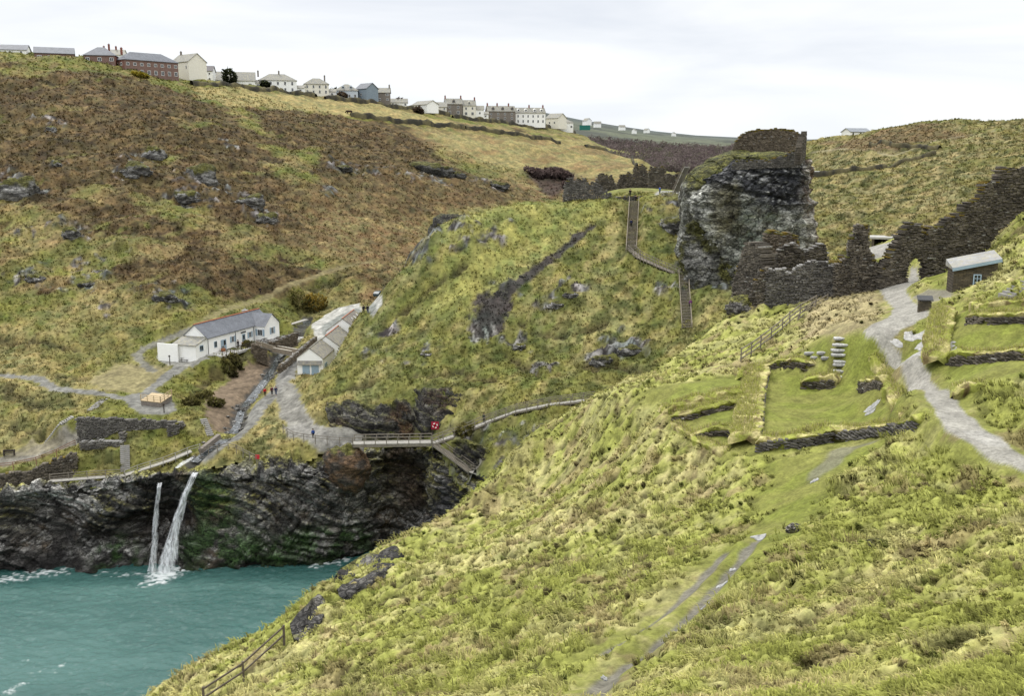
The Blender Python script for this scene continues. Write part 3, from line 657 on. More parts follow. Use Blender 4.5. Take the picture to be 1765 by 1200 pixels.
def keep_m(X, Y):
    return (1-MS.sample(X, Y, flat))*(1-.75*MS.sample(X, Y, rk))*(polydist(X, Y, sea_poly) > 1)
tag(grass('tussocks', IS, ICOL, 2600, 40, (.18,.34), (.010,.022), lambda X, Y: keep_i(X, Y)*sst(.42,.62,fbm(X/2.4, Y/2.4, seed=330)), dh_i, 311, GM, 8, 110, -.60, .62, .55, .7, .34, .8, (.35,1.0), (.31,.255,.13)), 'brown headed tussocks scattered through the foreground grass')
tag(grass('tussocks', IS, ICOL, 1300, 36, (.16,.30), (.010,.022), lambda X, Y: keep_i(X, Y)*sst(.45,.6,fbm(X/2.0, Y/2.0, seed=331)), dh_i, 312, GM, 8, 110, -.60, .62, .5, .7, .3, .8, (.3,.9), (.085,.11,.02)), 'dark green tussocks scattered through the foreground grass')
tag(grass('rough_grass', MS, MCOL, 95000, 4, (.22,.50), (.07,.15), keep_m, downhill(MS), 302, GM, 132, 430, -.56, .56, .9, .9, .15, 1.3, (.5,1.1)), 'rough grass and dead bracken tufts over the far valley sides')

# ------------------------------------------------------------------ sea
def make_sea():
    tt = np.linspace(-1.1, .2, 640); yy = np.exp(np.linspace(np.log(40), np.log(175), 640))
    X = tt[None]*yy[:, None]; Y = np.repeat(yy[:, None], len(tt), 1)
    Z = (fbm(X/5+Y*.06, Y/2.4, seed=400, o=3)-.5)*.42+(fbm(X/1.1, Y/.6, seed=401, o=3)-.5)*.34
    foam = np.zeros(X.shape)
    def fl(pix, w, a):
        ln = [Pz(*p, 0) for p in pix]; d, _ = segdist(X, Y, ln)
        foam[:] = np.maximum(foam, a*(1-sst(0, w, d)))
    fl([(-60,1010),(0,1000),(60,990),(110,985)], 4, .62); fl([(180,990),(280,992)], 2.5, .55); fl([(270,1000),(285,990),(300,983)], 5, 1.0); fl([(300,985),(560,968)], 2, .3); fl([(545,972),(580,966)], 4, .8)
    fl([(15,1195),(60,1165),(110,1150)], 2.0, .42); fl([(0,1130),(40,1140)], 2, .3)
    fn = fbm(X/.9, Y/.5, seed=410, o=5, gain=.65)
    fo = sst(.50, .72, fn*.72+foam*.40-.06)*sst(.05,.35,foam)*.9
    sp = sst(.70,.76,fbm(X/.9, Y/.4, seed=411, o=3))*.07
    deep = mixc(np.broadcast_to(np.array((.036,.104,.092)), X.shape+(3,)), np.array((.054,.134,.119)), sst(.3,.7,fbm(X/22, Y/9, seed=412)))
    deep = mixc(deep, np.array((.012,.048,.044)), sst(140,150,Y)*.5)
    C = mixc(deep, np.array((.75,.78,.77)), np.clip(fo+sp*.5, 0, 1))
    Zm = Z+fo*.1
    m = NT('sea water')
    m.col(m.attr()); m.b.inputs['Roughness'].default_value = .16; m.b.inputs['Specular IOR Level'].default_value = .5; m.b.inputs['IOR'].default_value = 1.33
    mp_ = m.mapping((1, 1.9, 1), (0,0,.15))
    m.bump(m.noise(1.9, 5, .65, mp_, .4), .6, .3)
    V = np.stack([X, Y, Zm], -1).reshape(-1, 3)
    return struct('sea', mesh_np('sea', V, grid_faces(*X.shape), m.m, C.reshape(-1, 3)))
make_sea()
# ------------------------------------------------------------------ cliffs
def loft(rows, nu, nv):
    """rows: list of polylines (same length) from top to bottom -> grid (nv,nu,3)"""
    R = np.array([lerp_line(r, nu) if False else np.stack([np.interp(np.linspace(0, len(r)-1, nu), np.arange(len(r)), np.array(r)[:, k]) for k in range(3)], -1) for r in rows])
    v = np.linspace(0, len(rows)-1, nv); i0 = np.minimum(v.astype(int), len(rows)-2); f = (v-i0)[:, None, None]
    return R[i0]*(1-f)+R[i0+1]*f
def grid_normals(G, flip=1, wrap=False):
    if wrap:
        du = np.roll(G, -1, 1)-np.roll(G, 1, 1)
    else: du = np.gradient(G, axis=1)
    dv = np.gradient(G, axis=0)
    n = np.cross(du, dv); n /= np.linalg.norm(n, axis=-1, keepdims=True)+1e-9
    return n*flip
def strata(G, dip=.35, s=.9, seed=0):
    x, y, z = G[..., 0], G[..., 1], G[..., 2]
    q = z + dip*x + (fbm(x/9, y/9, z/9, seed=seed, o=3)-.5)*5
    lay = vnoise(q/s, x/7, y/7, seed=seed+1)
    return lay, q
def rock_displace(G, n, big=2.2, mid=.9, fine=.35, dip=.35, seed=0, edge=None, sw=1):
    x, y, z = G[..., 0], G[..., 1], G[..., 2]
    b = fbm(x/8, y/8, z/6, seed=seed, o=3)-.5
    lay, q = strata(G, dip, 1.1, seed)
    blk = vnoise(np.floor(q/1.3)*3.1, np.floor((x+y*.3)/2.4+vnoise(q/1.3, x*0, seed=seed+7))*1.7, seed=seed+4)-.5
    f = fbm(x/.9, y/.9, z/.7, seed=seed+9, o=3)-.5
    q2 = q/1.55+(vnoise(x/5, y/5, z/5, seed=seed+31)-.5)*1.6; fr = q2-np.floor(q2); hs = vnoise(np.floor(q2)*5.3, x/6, y/6, seed=seed+33)
    q3 = (z*.75-x*.62)/1.9+(vnoise(x/4, y/4, z/4, seed=seed+35)-.5)*1.4; f3 = q3-np.floor(q3)
    saw = (np.where(fr < .86, fr/.86, (1-fr)/.14)-.5)*(.5+hs); saw3 = np.minimum(f3, (1-f3))*2; crack = -(1-sst(0, .16, saw3))*.5
    d = b*big*2+(lay-.5)*mid*1.1+blk*mid+f*fine*2+saw*mid*.95*sw+crack*mid
    if edge is not None: d = d*edge
    return G+n*d[..., None], d
ROCK = mat_rock('sea cliff slate')
def cliff_cols(G, d, seed):
    x, y, z = G[..., 0], G[..., 1], G[..., 2]
    lay, q = strata(G, .35, .8, seed)
    c = mixc(np.broadcast_to(np.array((.050,.047,.043)), G.shape), np.array((.125,.118,.105)), sst(.45,.75,lay))
    c = mixc(c, np.array((.095,.066,.040)), sst(.55,.7,fbm(x/6, y/6, z/4, seed=seed+20))*.6)
    c = mixc(c, np.array((.030,.028,.027)), sst(.5,.62,fbm(x/5, y/5, z/5, seed=seed+21))*.8)
    return c
def col_blob(c, G, centers, col, r, strength, sd, thr=(.4,.6)):
    d = np.full(G.shape[:2], 1e9)
    for q in centers: d = np.minimum(d, np.sqrt(((G-np.array(q))**2).sum(-1)))
    w = (1-sst(r*.35, r, d))*sst(thr[0], thr[1], fbm(G[...,0]/1.8, G[...,1]/1.8, G[...,2]/1.8, seed=sd, o=4))
    return mixc(c, np.array(col), w*strength)
# haven cliff: rows of photo points with their distance
cx = [-500,-150,0,100,230,290,330,420,500,560,600,640,662,700,728,745,775,812,850,900]
top = [(-500,868,147),(-150,858,150),(0,848,151.5),(100,836,152),(230,815,153.5),(290,812,154.5),(330,808,155),(420,797,155.5),(500,787,156.5),(560,784,157.5),(600,776,158.5),(640,773,159.6),(662,770,161.2),(700,769,161.4),(728,770,161.0),(745,774,157.6),(775,790,154.5),(812,826,151),(850,836,146),(900,850,141)]
led = {330:8, 420:24, 500:30, 560:26, 600:14, 0:10, 100:12, 230:14, 290:8}
r1_ = [(p[0], p[1]+led.get(p[0], 8), p[2]-1.6-.09*led.get(p[0], 8)+.7) for p in top]
r2y = [900,880,872,860,845,842,842,838,838,842,832,835,820,825,830,830,840,868,880,890]
r2Y = [145,148,149.3,150.2,151.6,154.4,154.6,152.6,152.8,152.9,153.4,156.8,161.4,162.2,161.6,156.2,152.4,149.5,145,140]
r3y = [960,935,930,925,900,900,900,895,900,905,900,900,880,880,880,880,880,900,905,910]
r3Y = [142.5,146,147.6,148.6,150.4,153.6,153.8,150.8,151.2,151.4,152.5,156.2,161.4,162.2,161.8,155.4,151.8,148.8,144.5,139.5]
zb_ = [-2]*len(cx)
r2 = list(zip(cx, r2y, r2Y)); r3 = list(zip(cx, r3y, r3Y))
bot = [(-500,1050,.0),(-150,1000,0),(0,985,0),(100,985,0),(230,985,0),(290,975,0),(330,985,0),(420,985,0),(500,976,0),(560,968,0),(600,962,0),(640,950,0),(662,930,0),(700,926,0),(728,930,0),(745,948,0),(775,960,0),(812,975,0),(850,985,0),(900,1000,0)]
back = [P(p[0], p[1]-3, p[2]+5) for p in top]; back = [(x, y, z-.35) for x, y, z in back]
r1b = [(a[0], a[1]*.55+b[1]*.45, b[2]+.5) for a, b in zip(r1_, zip(cx, r2y, r2Y))]
bk2 = [(x, y+5, MS.z(x, y+5)-.5) for x, y, z in back]; back = [(x, y, min(z, MS.z(x, y)-.15)) for x, y, z in back]
rows = [bk2, back, [P(*p) for p in top], [P(*p) for p in r1_], [P(*p) for p in r1b], [P(*p) for p in r2], [P(*p) for p in r3], [Pz(*p) for p in bot]]
low = [(x, y-1.0, -3.) for x, y, z in rows[-1]]
rows.append(low)
G = loft(rows, 760, 190)
N = grid_normals(G); N[..., 1] = np.where(N[..., 1] > 0, N[..., 1], N[..., 1])
if N[60, 300, 1] > 0: N = -N
vv = np.linspace(0, 1, G.shape[0])[:, None]*np.ones(G.shape[1])[None]
edge = sst(.04,.3,vv)*.9+.1
G2, dd = rock_displace(G, N, 1.8, 1.0, .55, .38, 500, edge)
# undercut caves: left of the fall, below the fall
def undercut(G2, px, py, Y, r, depth):
    c = np.array(P(px, py, Y)); e = np.array((1, .8, 1.5))
    d = np.sqrt((((G2-c)*e)**2).sum(-1)); G2 += (1-sst(.2*r, r, d))[..., None]*np.array((0, depth, 0))
undercut(G2, 60, 900, 149, 9, 4); undercut(G2, 110, 945, 148.5, 7, 3); undercut(G2, 215, 930, 151, 8, 4.5); undercut(G2, 280, 900, 153, 7, 3.5); undercut(G2, 255, 965, 150, 7, 3)
cc = cliff_cols(G2, dd, 500)
up = grid_normals(G2)
if up[60, 300, 1] > 0: up = -up
cc = mixc(cc, np.array((.24,.235,.22)), sst(.35,.8,up[..., 2])*sst(.42,.6,fbm(G2[...,0]/2, G2[...,1]/2, G2[...,2]/2, seed=77))*.8)
turf_w = sst(.55,.85,up[..., 2])*sst(4,10,G2[...,2])*sst(.40,.55,fbm(G2[...,0]/4, G2[...,1]/4, seed=78))
cc = mixc(cc, np.array((.17,.16,.045)), np.clip(turf_w*.8+ (1-sst(.27,.36,vv+(fbm(G2[...,0]/3,G2[...,2]/3,seed=79)-.5)*.26)), 0, 1))
moss = (.022,.060,.008)
cc = col_blob(cc, G2, [P(340,930,151), P(350,890,152), P(355,970,149), P(400,960,149), P(430,965,149), P(390,975,148.5), P(360,860,153), P(385,900,151)], moss, 6.5, .7, 88, (.36,.55))
cc = col_blob(cc, G2, [P(500,955,151), P(540,950,151.5), P(580,940,153), P(610,940,154), P(215,975,150), P(200,960,150), P(560,945,152)], moss, 5.5, .75, 89, (.4,.58))
cc = col_blob(cc, G2, [P(595,800,153.5), P(600,825,153), P(690,790,161.4), P(700,820,161.6), P(695,850,161.6)], (.095,.065,.042), 5.0, .6, 90, (.3,.5))
cc = col_blob(cc, G2, [P(120,850,150), P(150,865,149), P(180,862,150.5), P(205,855,150.5), P(60,842,151)], (.30,.29,.27), 5.5, .85, 91, (.40,.56))
cc = col_blob(cc, G2, [P(430,830,152), P(480,850,152), P(540,860,152), P(620,870,154), P(655,850,159), P(450,880,151)], (.17,.165,.155), 6.5, .75, 94, (.45,.6))
cc = col_blob(cc, G2, [P(40,910,148), P(100,940,148), P(230,900,151), P(260,860,153), P(290,900,153)], (.016,.015,.015), 6, .85, 96, (.3,.5))  # near-black in the undercut caves: their shade painted into the rock colour
cc = col_blob(cc, G2, [P(780,860,152), P(760,880,153)], (.034,.034,.036), 6, .8, 92, (.2,.5))
wet = 1-sst(.5, 2.2, G2[..., 2]+(fbm(G2[...,0]/2, G2[...,2]*0, seed=93)-.5)*2)
cc = cc*(1-.6*wet[..., None])
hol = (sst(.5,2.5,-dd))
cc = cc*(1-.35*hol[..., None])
cc = cc*1.9*(.55+.9*fbm(G2[...,0]/.7, G2[...,1]/.7, (G2[...,2]+.4*G2[...,0])/.35, seed=95, o=3))[..., None]
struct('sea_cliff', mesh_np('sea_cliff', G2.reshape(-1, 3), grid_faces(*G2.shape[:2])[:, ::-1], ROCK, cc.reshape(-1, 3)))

# ledges and faces on land, built the same way
def face(name, tops, bots, nu, nv, seed, cols=None, amp=1.0, dip=.35, turf=.25, mat=None, bulge=.0):
    T = [P(*p) for p in tops]; B = [P(*p) for p in bots]
    mid = [tuple((np.array(a)+np.array(b))/2 + np.array((0, -bulge, 0))) for a, b in zip(T, B)]
    bk = [(x, y+2.5, z-.5) for x, y, z in T]; lo = [(x, y+.3, z-2.0) for x, y, z in B]
    G = loft([bk, T, mid, B, lo], nu, nv); N = grid_normals(G)
    if N[nv//2, nu//2, 1] > 0: N = -N
    vv = np.linspace(0, 1, nv)[:, None]*np.ones(nu)[None]; uu = np.linspace(0, 1, nu)[None]*np.ones(nv)[:, None]
    e = (sst(.05,.35,vv)*.85+.15)*np.minimum(sst(0,.12,uu), sst(0,.12,1-uu))
    eu = np.minimum(sst(0,.2,uu), sst(0,.2,1-uu)); G = G + (1-eu)[..., None]*np.array((0, 3.2, 0)) + (1-eu)[..., None]*np.array((0, 0, -.8))
    G2, d = rock_displace(G, N, 1.2*amp, .8*amp, .5*amp, dip, seed, e)
    c = cliff_cols(G2, d, seed)
    n_ = grid_normals(G2)
    if n_[nv//2, nu//2, 1] > 0: n_ = -n_
    if cols:
        for q, r, col, s, th in cols: c = col_blob(c, G2, [P(*k) for k in q], col, r, s, seed+30, th)
    tw = 1-sst(turf-.08, turf+.08, vv+(fbm(G2[...,0]/2, G2[...,1]/2, seed=seed+3)-.5)*.3)
    c = mixc(c*1.5, np.array((.15,.15,.038)), np.clip(tw+sst(.6,.9,n_[...,2])*.5, 0, 1))
    return struct(name, mesh_np(name, G2.reshape(-1, 3), grid_faces(nv, nu)[:, ::-1], mat or ROCK, c.reshape(-1, 3)))
face('rock_face', [(535,705,170),(570,694,167),(610,692,165.5),(650,700,164),(690,690,163.5),(715,690,163)], [(545,742,164),(580,752,161.5),(620,756,160),(660,758,159.5),(695,752,159.5),(728,742,159.5)], 160, 50, 610, [([(690,720,161),(700,735,160)], 3.5, (.11,.062,.030), .8, (.3,.5))], 1.0, .3, .22, None, .8)
face('rock_face', [(696,684,165),(735,668,166),(780,672,165),(815,690,163),(830,705,161)], [(700,738,160.3),(745,736,159.8),(775,730,159.2),(810,722,159),(830,722,158.6)], 120, 44, 620, [([(760,690,163)], 4, (.085,.050,.030), .6, (.3,.5))], 1.0, .3, .18, None, .6)
face('rock_face', [(758,760,154),(800,758,152),(850,775,149),(885,785,147)], [(770,800,151),(815,812,149.5),(850,822,147),(890,826,145)], 90, 36, 630, None, .9, .3, .3, None, .4)
face('rock_face', [(735,388,209.5),(760,372,212.5),(800,372,213),(840,385,210)], [(735,412,207),(765,415,206.5),(800,416,206.5),(838,408,207.5)], 90, 36, 640, [([(770,395,208),(810,400,208)], 5, (.22,.215,.20), .7, (.45,.6))], .8, .05, .2, None, .5)
face('rock_face', [(712,432,206),(730,424,207),(760,428,205.5)], [(714,462,202.5),(732,458,203),(758,444,204)], 60, 30, 650, None, .8, .1, .25, None, .4)
NR = lambda L: [(a, b, c-.75) for a, b, c in L]
scol = lambda q: [(q, 9, (.062,.056,.050), .8, (.2,.4))]
face('rock_face', NR([(1022,389,210.5),(985,414,206.5),(945,446,201.5),(905,472,197),(878,490,194)]), NR([(1024,402,208.5),(1000,440,203.5),(960,470,198.5),(925,494,195),(888,506,192.6)]), 150, 40, 670, scol([P(985,430,204), P(940,465,199), P(905,485,196)]), .55, .5, .06, None, .1)
face('rock_face', NR([(893,498,193.2),(862,502,192),(830,512,190.5),(806,536,187)]), NR([(888,548,187),(862,578,183.6),(835,594,182),(808,592,181.8)]), 110, 60, 675, scol([P(860,520,190), P(840,540,187.5), P(870,540,188)])+[([P(868,575,184), P(845,590,182.5), P(880,550,187), P(825,592,182)], 3.2, (.36,.35,.32), .85, (.44,.52))], .6, .1, .08, None, .1)
def edge_face(tops, bots, nu, nv, seed, amp):
    def q(px, py, o):
        p = IS.hit(px, py, 40, 90); return (px, py, p[1]-o)
    return face('rock_face', [q(a, b, .35) for a, b in tops], [q(a, b, .55) for a, b in bots], nu, nv, seed, None, amp, .4, .22, None, .35)
edge_face([(560,1012),(580,992),(612,972),(650,956),(694,946)], [(572,1052),(592,1032),(622,1012),(656,992),(692,966)], 130, 44, 660, .42)
edge_face([(490,1088),(508,1068),(530,1048),(552,1026)], [(500,1122),(520,1102),(540,1082),(560,1060)], 80, 36, 665, .36)
face('rock_face', [(655,566,192.5),(668,562,192),(684,572,190)], [(655,598,187.5),(668,606,186.5),(682,590,187.5)], 40, 26, 655, None, .7, .1, .2, None, .4)
# the knob of brown rock beside the bridge
def blob_rock(name, center, rad, seed, cols=((.10,.062,.034),(.06,.05,.04)), nu=70, nv=40, amp=.35, label=None, parent=None, dip=.3, turf=0, struct_=False, squash=1):
    th = np.linspace(0, 2*math.pi, nu, endpoint=False)[None]; ph = np.linspace(.02, math.pi-.02, nv)[:, None]
    D = np.stack([np.sin(ph)*np.cos(th), np.sin(ph)*np.sin(th), np.cos(ph)*np.ones_like(th)], -1)
    c = np.array(center); r = np.array(rad, float)
    G = D*r + c
    k = 1+amp*((fbm(G[...,0]/(r[0]*.9), G[...,1]/(r[1]*.9), G[...,2]/(r[2]*.9), seed=seed, o=4)-.5)*2.2 + (vnoise((G[...,2]+dip*G[...,0])/(r[2]*.32), G[...,0]/r[0], G[...,1]/r[1], seed=seed+2)-.5)*.9)
    qq = (G[...,2]+dip*G[...,0])/(r[2]*.30)+(fbm(G[...,0]/r[0], G[...,1]/r[1], seed=seed+8)-.5)*2; fr = qq-np.floor(qq); k = k+amp*.32*(np.where(fr < .82, fr/.82, (1-fr)/.18)-.5)+amp*.35*(np.floor(vnoise(G[...,0]/r[0]*2.2, G[...,1]/r[1]*2.2, G[...,2]/r[2]*2.2, seed=seed+9)*4)/4-.4)
    G = D*r*k[..., None] + c
    cc = mixc(np.broadcast_to(np.array(cols[0]), G.shape), np.array(cols[1]), sst(.4,.62,fbm(G[...,0]/(r[0]*.4), G[...,1]/(r[1]*.4), G[...,2]/(r[2]*.25), seed=seed+3)))
    cc = cc*1.7*(.5+fbm(G[...,0]/.5, G[...,1]/.5, G[...,2]/.25, seed=seed+4, o=3))[..., None]
    if turf: cc = mixc(cc, np.array((.15,.145,.038)), sst(turf-.1, turf+.15, np.cos(ph)*np.ones_like(th)+(fbm(G[...,0]/r[0]*3, G[...,1]/r[1]*3, seed=seed+6)-.5)*.8))
    me = mesh_np(name, G.reshape(-1, 3), grid_faces(nv, nu, True)[:, ::-1], ROCK2, cc.reshape(-1, 3))
    o = link(name, me, parent)
    if struct_: o['kind'] = 'structure'
    return o
ROCK2 = mat_rock('outcrop slate', 2.6, (.2,.4,0), .12)
blob_rock('rock_knob', P(597,806,154.5), (3.6, 3.2, 3.6), 700, struct_=True, turf=.75)

# ------------------------------------------------------------------ the crag
def ring_body(name, cY, depth, levels, nu, nv, seed, colfn, amp=1.0, capcol=(.15,.15,.038), caph=.8, expo=2.6):
    lv = sorted(levels, key=lambda l: -l[0])              # bottom to top
    info = []
    for py, L, R in lv:
        a, s = ray((L+R)/2, py)
        xl = ray(L, py)[0]*cY; xr = ray(R, py)[0]*cY
        info.append(((xl+xr)/2, CAMZ+s*cY, (xr-xl)/2))
    info = np.array(info)
    v = np.linspace(0, len(lv)-1, nv); I_ = [np.interp(v, np.arange(len(lv)), info[:, k]) for k in range(3)]
    th = np.linspace(0, 2*math.pi, nu, endpoint=False)
    ct, sn = np.cos(th), np.sin(th)
    se = (np.abs(ct)**expo+np.abs(sn)**expo)**(-1/expo)
    ux, uy = ct*se, sn*se
    G = np.stack([I_[0][:, None]+I_[2][:, None]*ux[None], cY+depth*(I_[2]/I_[2].max())[:, None]*uy[None], I_[1][:, None]*np.ones(nu)[None]], -1)
    N = np.stack([np.broadcast_to(ct*1.0, G.shape[:2]), np.broadcast_to(sn, G.shape[:2]), np.zeros(G.shape[:2])], -1)
    G2, d = rock_displace(G, N, 1.7*amp, 1.1*amp, .65*amp, .15, seed, None, .3)
    gul = (fbm((G[...,0]+G[...,1])/2.6, G[...,2]/16, seed=seed+70, o=4)-.5)*2.4*amp; G2 = G2+N*gul[..., None]; d = d+gul
    vv = np.linspace(0, 1, nv)[:, None]*np.ones(nu)[None]
    c = colfn(G2, d, vv, th[None]*np.ones(nv)[:, None])
    rim = G2[-1]; cen = rim.mean(0); caps = []; ccol = []
    for k in range(1, 15):
        f = 1-k/14.5
        g = cen+(rim-cen)*f; g[:, 2] = rim[:, 2]*f+cen[2]*(1-f)+caph*(1-f*f)+(fbm(g[:,0]/2, g[:,1]/2, seed=seed+60)-.5)*.5
        caps.append(g); ccol.append(np.array(capcol)[None]*(.7+.6*fbm(g[:,0]/1.1, g[:,1]/1.1, seed=seed+61))[:, None])
    G3 = np.concatenate([G2, np.array(caps)], 0); c3 = np.concatenate([c, np.array(ccol)], 0)
    return struct(name, mesh_np(name, G3.reshape(-1, 3), grid_faces(G3.shape[0], nu, True), CRAGM, c3.reshape(-1, 3)))
CRAGM = mat_rock('crag slate', 1.2, (.1,.25,0), .3)
def crag_col(G, d, vv, th):
    x, y, z = G[...,0], G[...,1], G[...,2]
    fine = fbm(x/.6, y/.6, z/.9, seed=809, o=3); vert = fbm((x+y)/1.3, z/9, seed=802, o=4); strt = fbm((z+.2*x)/.5, (x+y)/4, seed=811, o=3)
    c = mixc(np.broadcast_to(np.array((.115,.118,.100)), G.shape), np.array((.30,.30,.265)), sst(.40,.64,vert*.6+strt*.4))
    c = mixc(c, np.array((.062,.060,.045)), sst(.52,.62,fbm((x+y)/3.2, z/7, seed=803, o=4))*.9)
    c = col_blob(c, G, [P(1215,360,185), P(1205,400,185), P(1222,420,184), P(1200,330,187)], (.36,.36,.32), 5.5, .75, 821, (.40,.60))
    c = col_blob(c, G, [P(1247,340,183), P(1250,370,183), P(1255,395,183), P(1245,320,183)], (.105,.098,.062), 4.2, .85, 822, (.25,.5))
    c = col_blob(c, G, [P(1310,380,183), P(1290,420,183), P(1330,410,183)], (.16,.185,.15), 5.5, .7, 823, (.36,.6))
    dark = sst(-1.2, 1.6, z-np.interp(x, [34,38,41,45,50,54,57], [60.5,59.2,60.2,56.5,55.0,55.5,58.0])+(fbm(x/2,y/2,z/3,seed=804, o=4)-.5)*6)
    c = mixc(c, np.array((.022,.023,.028)), dark*.93)
    c = mixc(c, np.array((.22,.22,.215)), dark*sst(.57,.66,strt*.5+fine*.5)*.75)
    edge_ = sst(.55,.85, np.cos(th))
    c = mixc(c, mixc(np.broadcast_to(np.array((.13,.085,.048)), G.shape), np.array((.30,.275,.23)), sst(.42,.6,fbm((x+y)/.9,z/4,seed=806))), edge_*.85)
    c = c*1.75*(.45+1.1*fine)[..., None]
    t = sst(.93,.97,vv+(fbm(x/2,y/2,seed=807)-.5)*.06)
    c = mixc(c, np.array((.135,.135,.034)), t)
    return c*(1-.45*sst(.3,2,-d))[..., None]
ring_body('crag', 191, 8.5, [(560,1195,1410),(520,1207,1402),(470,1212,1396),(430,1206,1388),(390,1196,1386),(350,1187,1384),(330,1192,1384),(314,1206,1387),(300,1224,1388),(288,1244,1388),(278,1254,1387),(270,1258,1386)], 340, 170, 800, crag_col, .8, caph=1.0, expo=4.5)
def shoulder_col(G, d, vv, th):
    c = crag_col(G, d, vv, th); t = sst(.42,.56, vv+(fbm(G[...,0]/2, G[...,1]/2, G[...,2]/2, seed=833)-.5)*.25)
    g = mixc(np.broadcast_to(np.array((.17,.165,.042)), G.shape), np.array((.10,.105,.028)), sst(.45,.6,fbm(G[...,0]/1.2, G[...,1]/1.2, G[...,2], seed=834)))
    return mixc(c, g, t)
ring_body('crag_shoulder', 196, 9, [(440,1165,1300),(400,1176,1300),(360,1176,1300),(338,1170,1300),(318,1174,1300),(302,1186,1300),(288,1202,1300),(274,1226,1300),(264,1250,1300)], 240, 100, 830, shoulder_col, .45, caph=.6)
def gcol(G, d, vv, th):
    x, y, z = G[...,0], G[...,1], G[...,2]
    c = mixc(np.broadcast_to(np.array((.12,.12,.105)), G.shape), np.array((.25,.245,.22)), sst(.45,.6,fbm(x/2, y/2, z/6, seed=842)))
    return mixc(c, np.array((.11,.108,.03)), sst(.5,.62,fbm(x/4, y/4, z/4, seed=843)+vv*.12-.04))
ring_body('crag_foot', 188, 8, [(600,1160,1330),(520,1180,1310),(470,1172,1285),(430,1178,1262),(400,1186,1245),(380,1194,1230)], 200, 90, 840, gcol, .8, caph=1.0)
# ------------------------------------------------------------------ building blocks
class MB:
    """collects boxes, beams and prisms and links them as ONE mesh"""
    def __init__(s): s.v = []; s.f = []; s.c = []
    def add(s, vs, fs, c=None):
        o = len(s.v); s.v += [tuple(v) for v in vs]; s.f += [tuple(i+o for i in f) for f in fs]
        s.c += [c or (1, 1, 1)]*len(vs); return s
    def box(s, x0, x1, y0, y1, z0, z1, c=None):
        return s.add([(x0,y0,z0),(x1,y0,z0),(x1,y1,z0),(x0,y1,z0),(x0,y0,z1),(x1,y0,z1),(x1,y1,z1),(x0,y1,z1)],
                     [(0,3,2,1),(4,5,6,7),(0,1,5,4),(1,2,6,5),(2,3,7,6),(3,0,4,7)], c)
    def beam(s, p, q, w, h, c=None, up=(0,0,1)):
        p = Vector(p); q = Vector(q); d = (q-p).normalized(); u = Vector(up)
        sd = d.cross(u)
        if sd.length < 1e-4: sd = d.cross(Vector((1, 0, 0)))
        sd.normalize(); u = sd.cross(d).normalized(); a = sd*w/2; b = u*h/2
        vs = [p-a-b, p+a-b, p+a+b, p-a+b, q-a-b, q+a-b, q+a+b, q-a+b]
        return s.add(vs, [(0,1,2,3),(7,6,5,4),(0,4,5,1),(1,5,6,2),(2,6,7,3),(3,7,4,0)], c)
    def prism(s, poly, y0, y1, c=None):
        """poly in x,z extruded along y"""
        n = len(poly)
        return s.add([(x, y0, z) for x, z in poly]+[(x, y1, z) for x, z in poly],
                     [tuple(range(n)), tuple(range(2*n-1, n-1, -1))]+[(i, n+i, n+(i+1) % n, (i+1) % n) for i in range(n)], c)
    def cyl(s, p, q, r0, r1, n=8, c=None):
        p = Vector(p); q = Vector(q); d = (q-p).normalized(); u = d.orthogonal().normalized(); w = d.cross(u)
        vs = []
        for b, r in ((p, r0), (q, r1)):
            for i in range(n):
                a = 6.28318*i/n; vs.append(b+u*math.cos(a)*r+w*math.sin(a)*r)
        return s.add(vs, [tuple(range(n))[::-1], tuple(range(n, 2*n))]+[(i, (i+1) % n, n+(i+1) % n, n+i) for i in range(n)], c)
    def mesh(s, name, mat, col=False, bevel=0):
        me = bpy.data.meshes.new(name); me.from_pydata(s.v, [], s.f)
        if bevel:
            bm = bmesh.new(); bm.from_mesh(me)
            bmesh.ops.bevel(bm, geom=list(bm.edges), offset=bevel, segments=1, affect='EDGES'); bm.to_mesh(me); bm.free()
        elif col:
            a = me.color_attributes.new("Col", 'FLOAT_COLOR', 'POINT')
            a.data.foreach_set("color", np.c_[np.array(s.c, np.float32), np.ones(len(s.c), np.float32)].ravel())
        me.update()
        if mat: me.materials.append(mat)
        return me
    def build(s, name, mat, parent=None, col=False, bevel=0):
        return link(name, s.mesh(name, mat, col, bevel), parent)

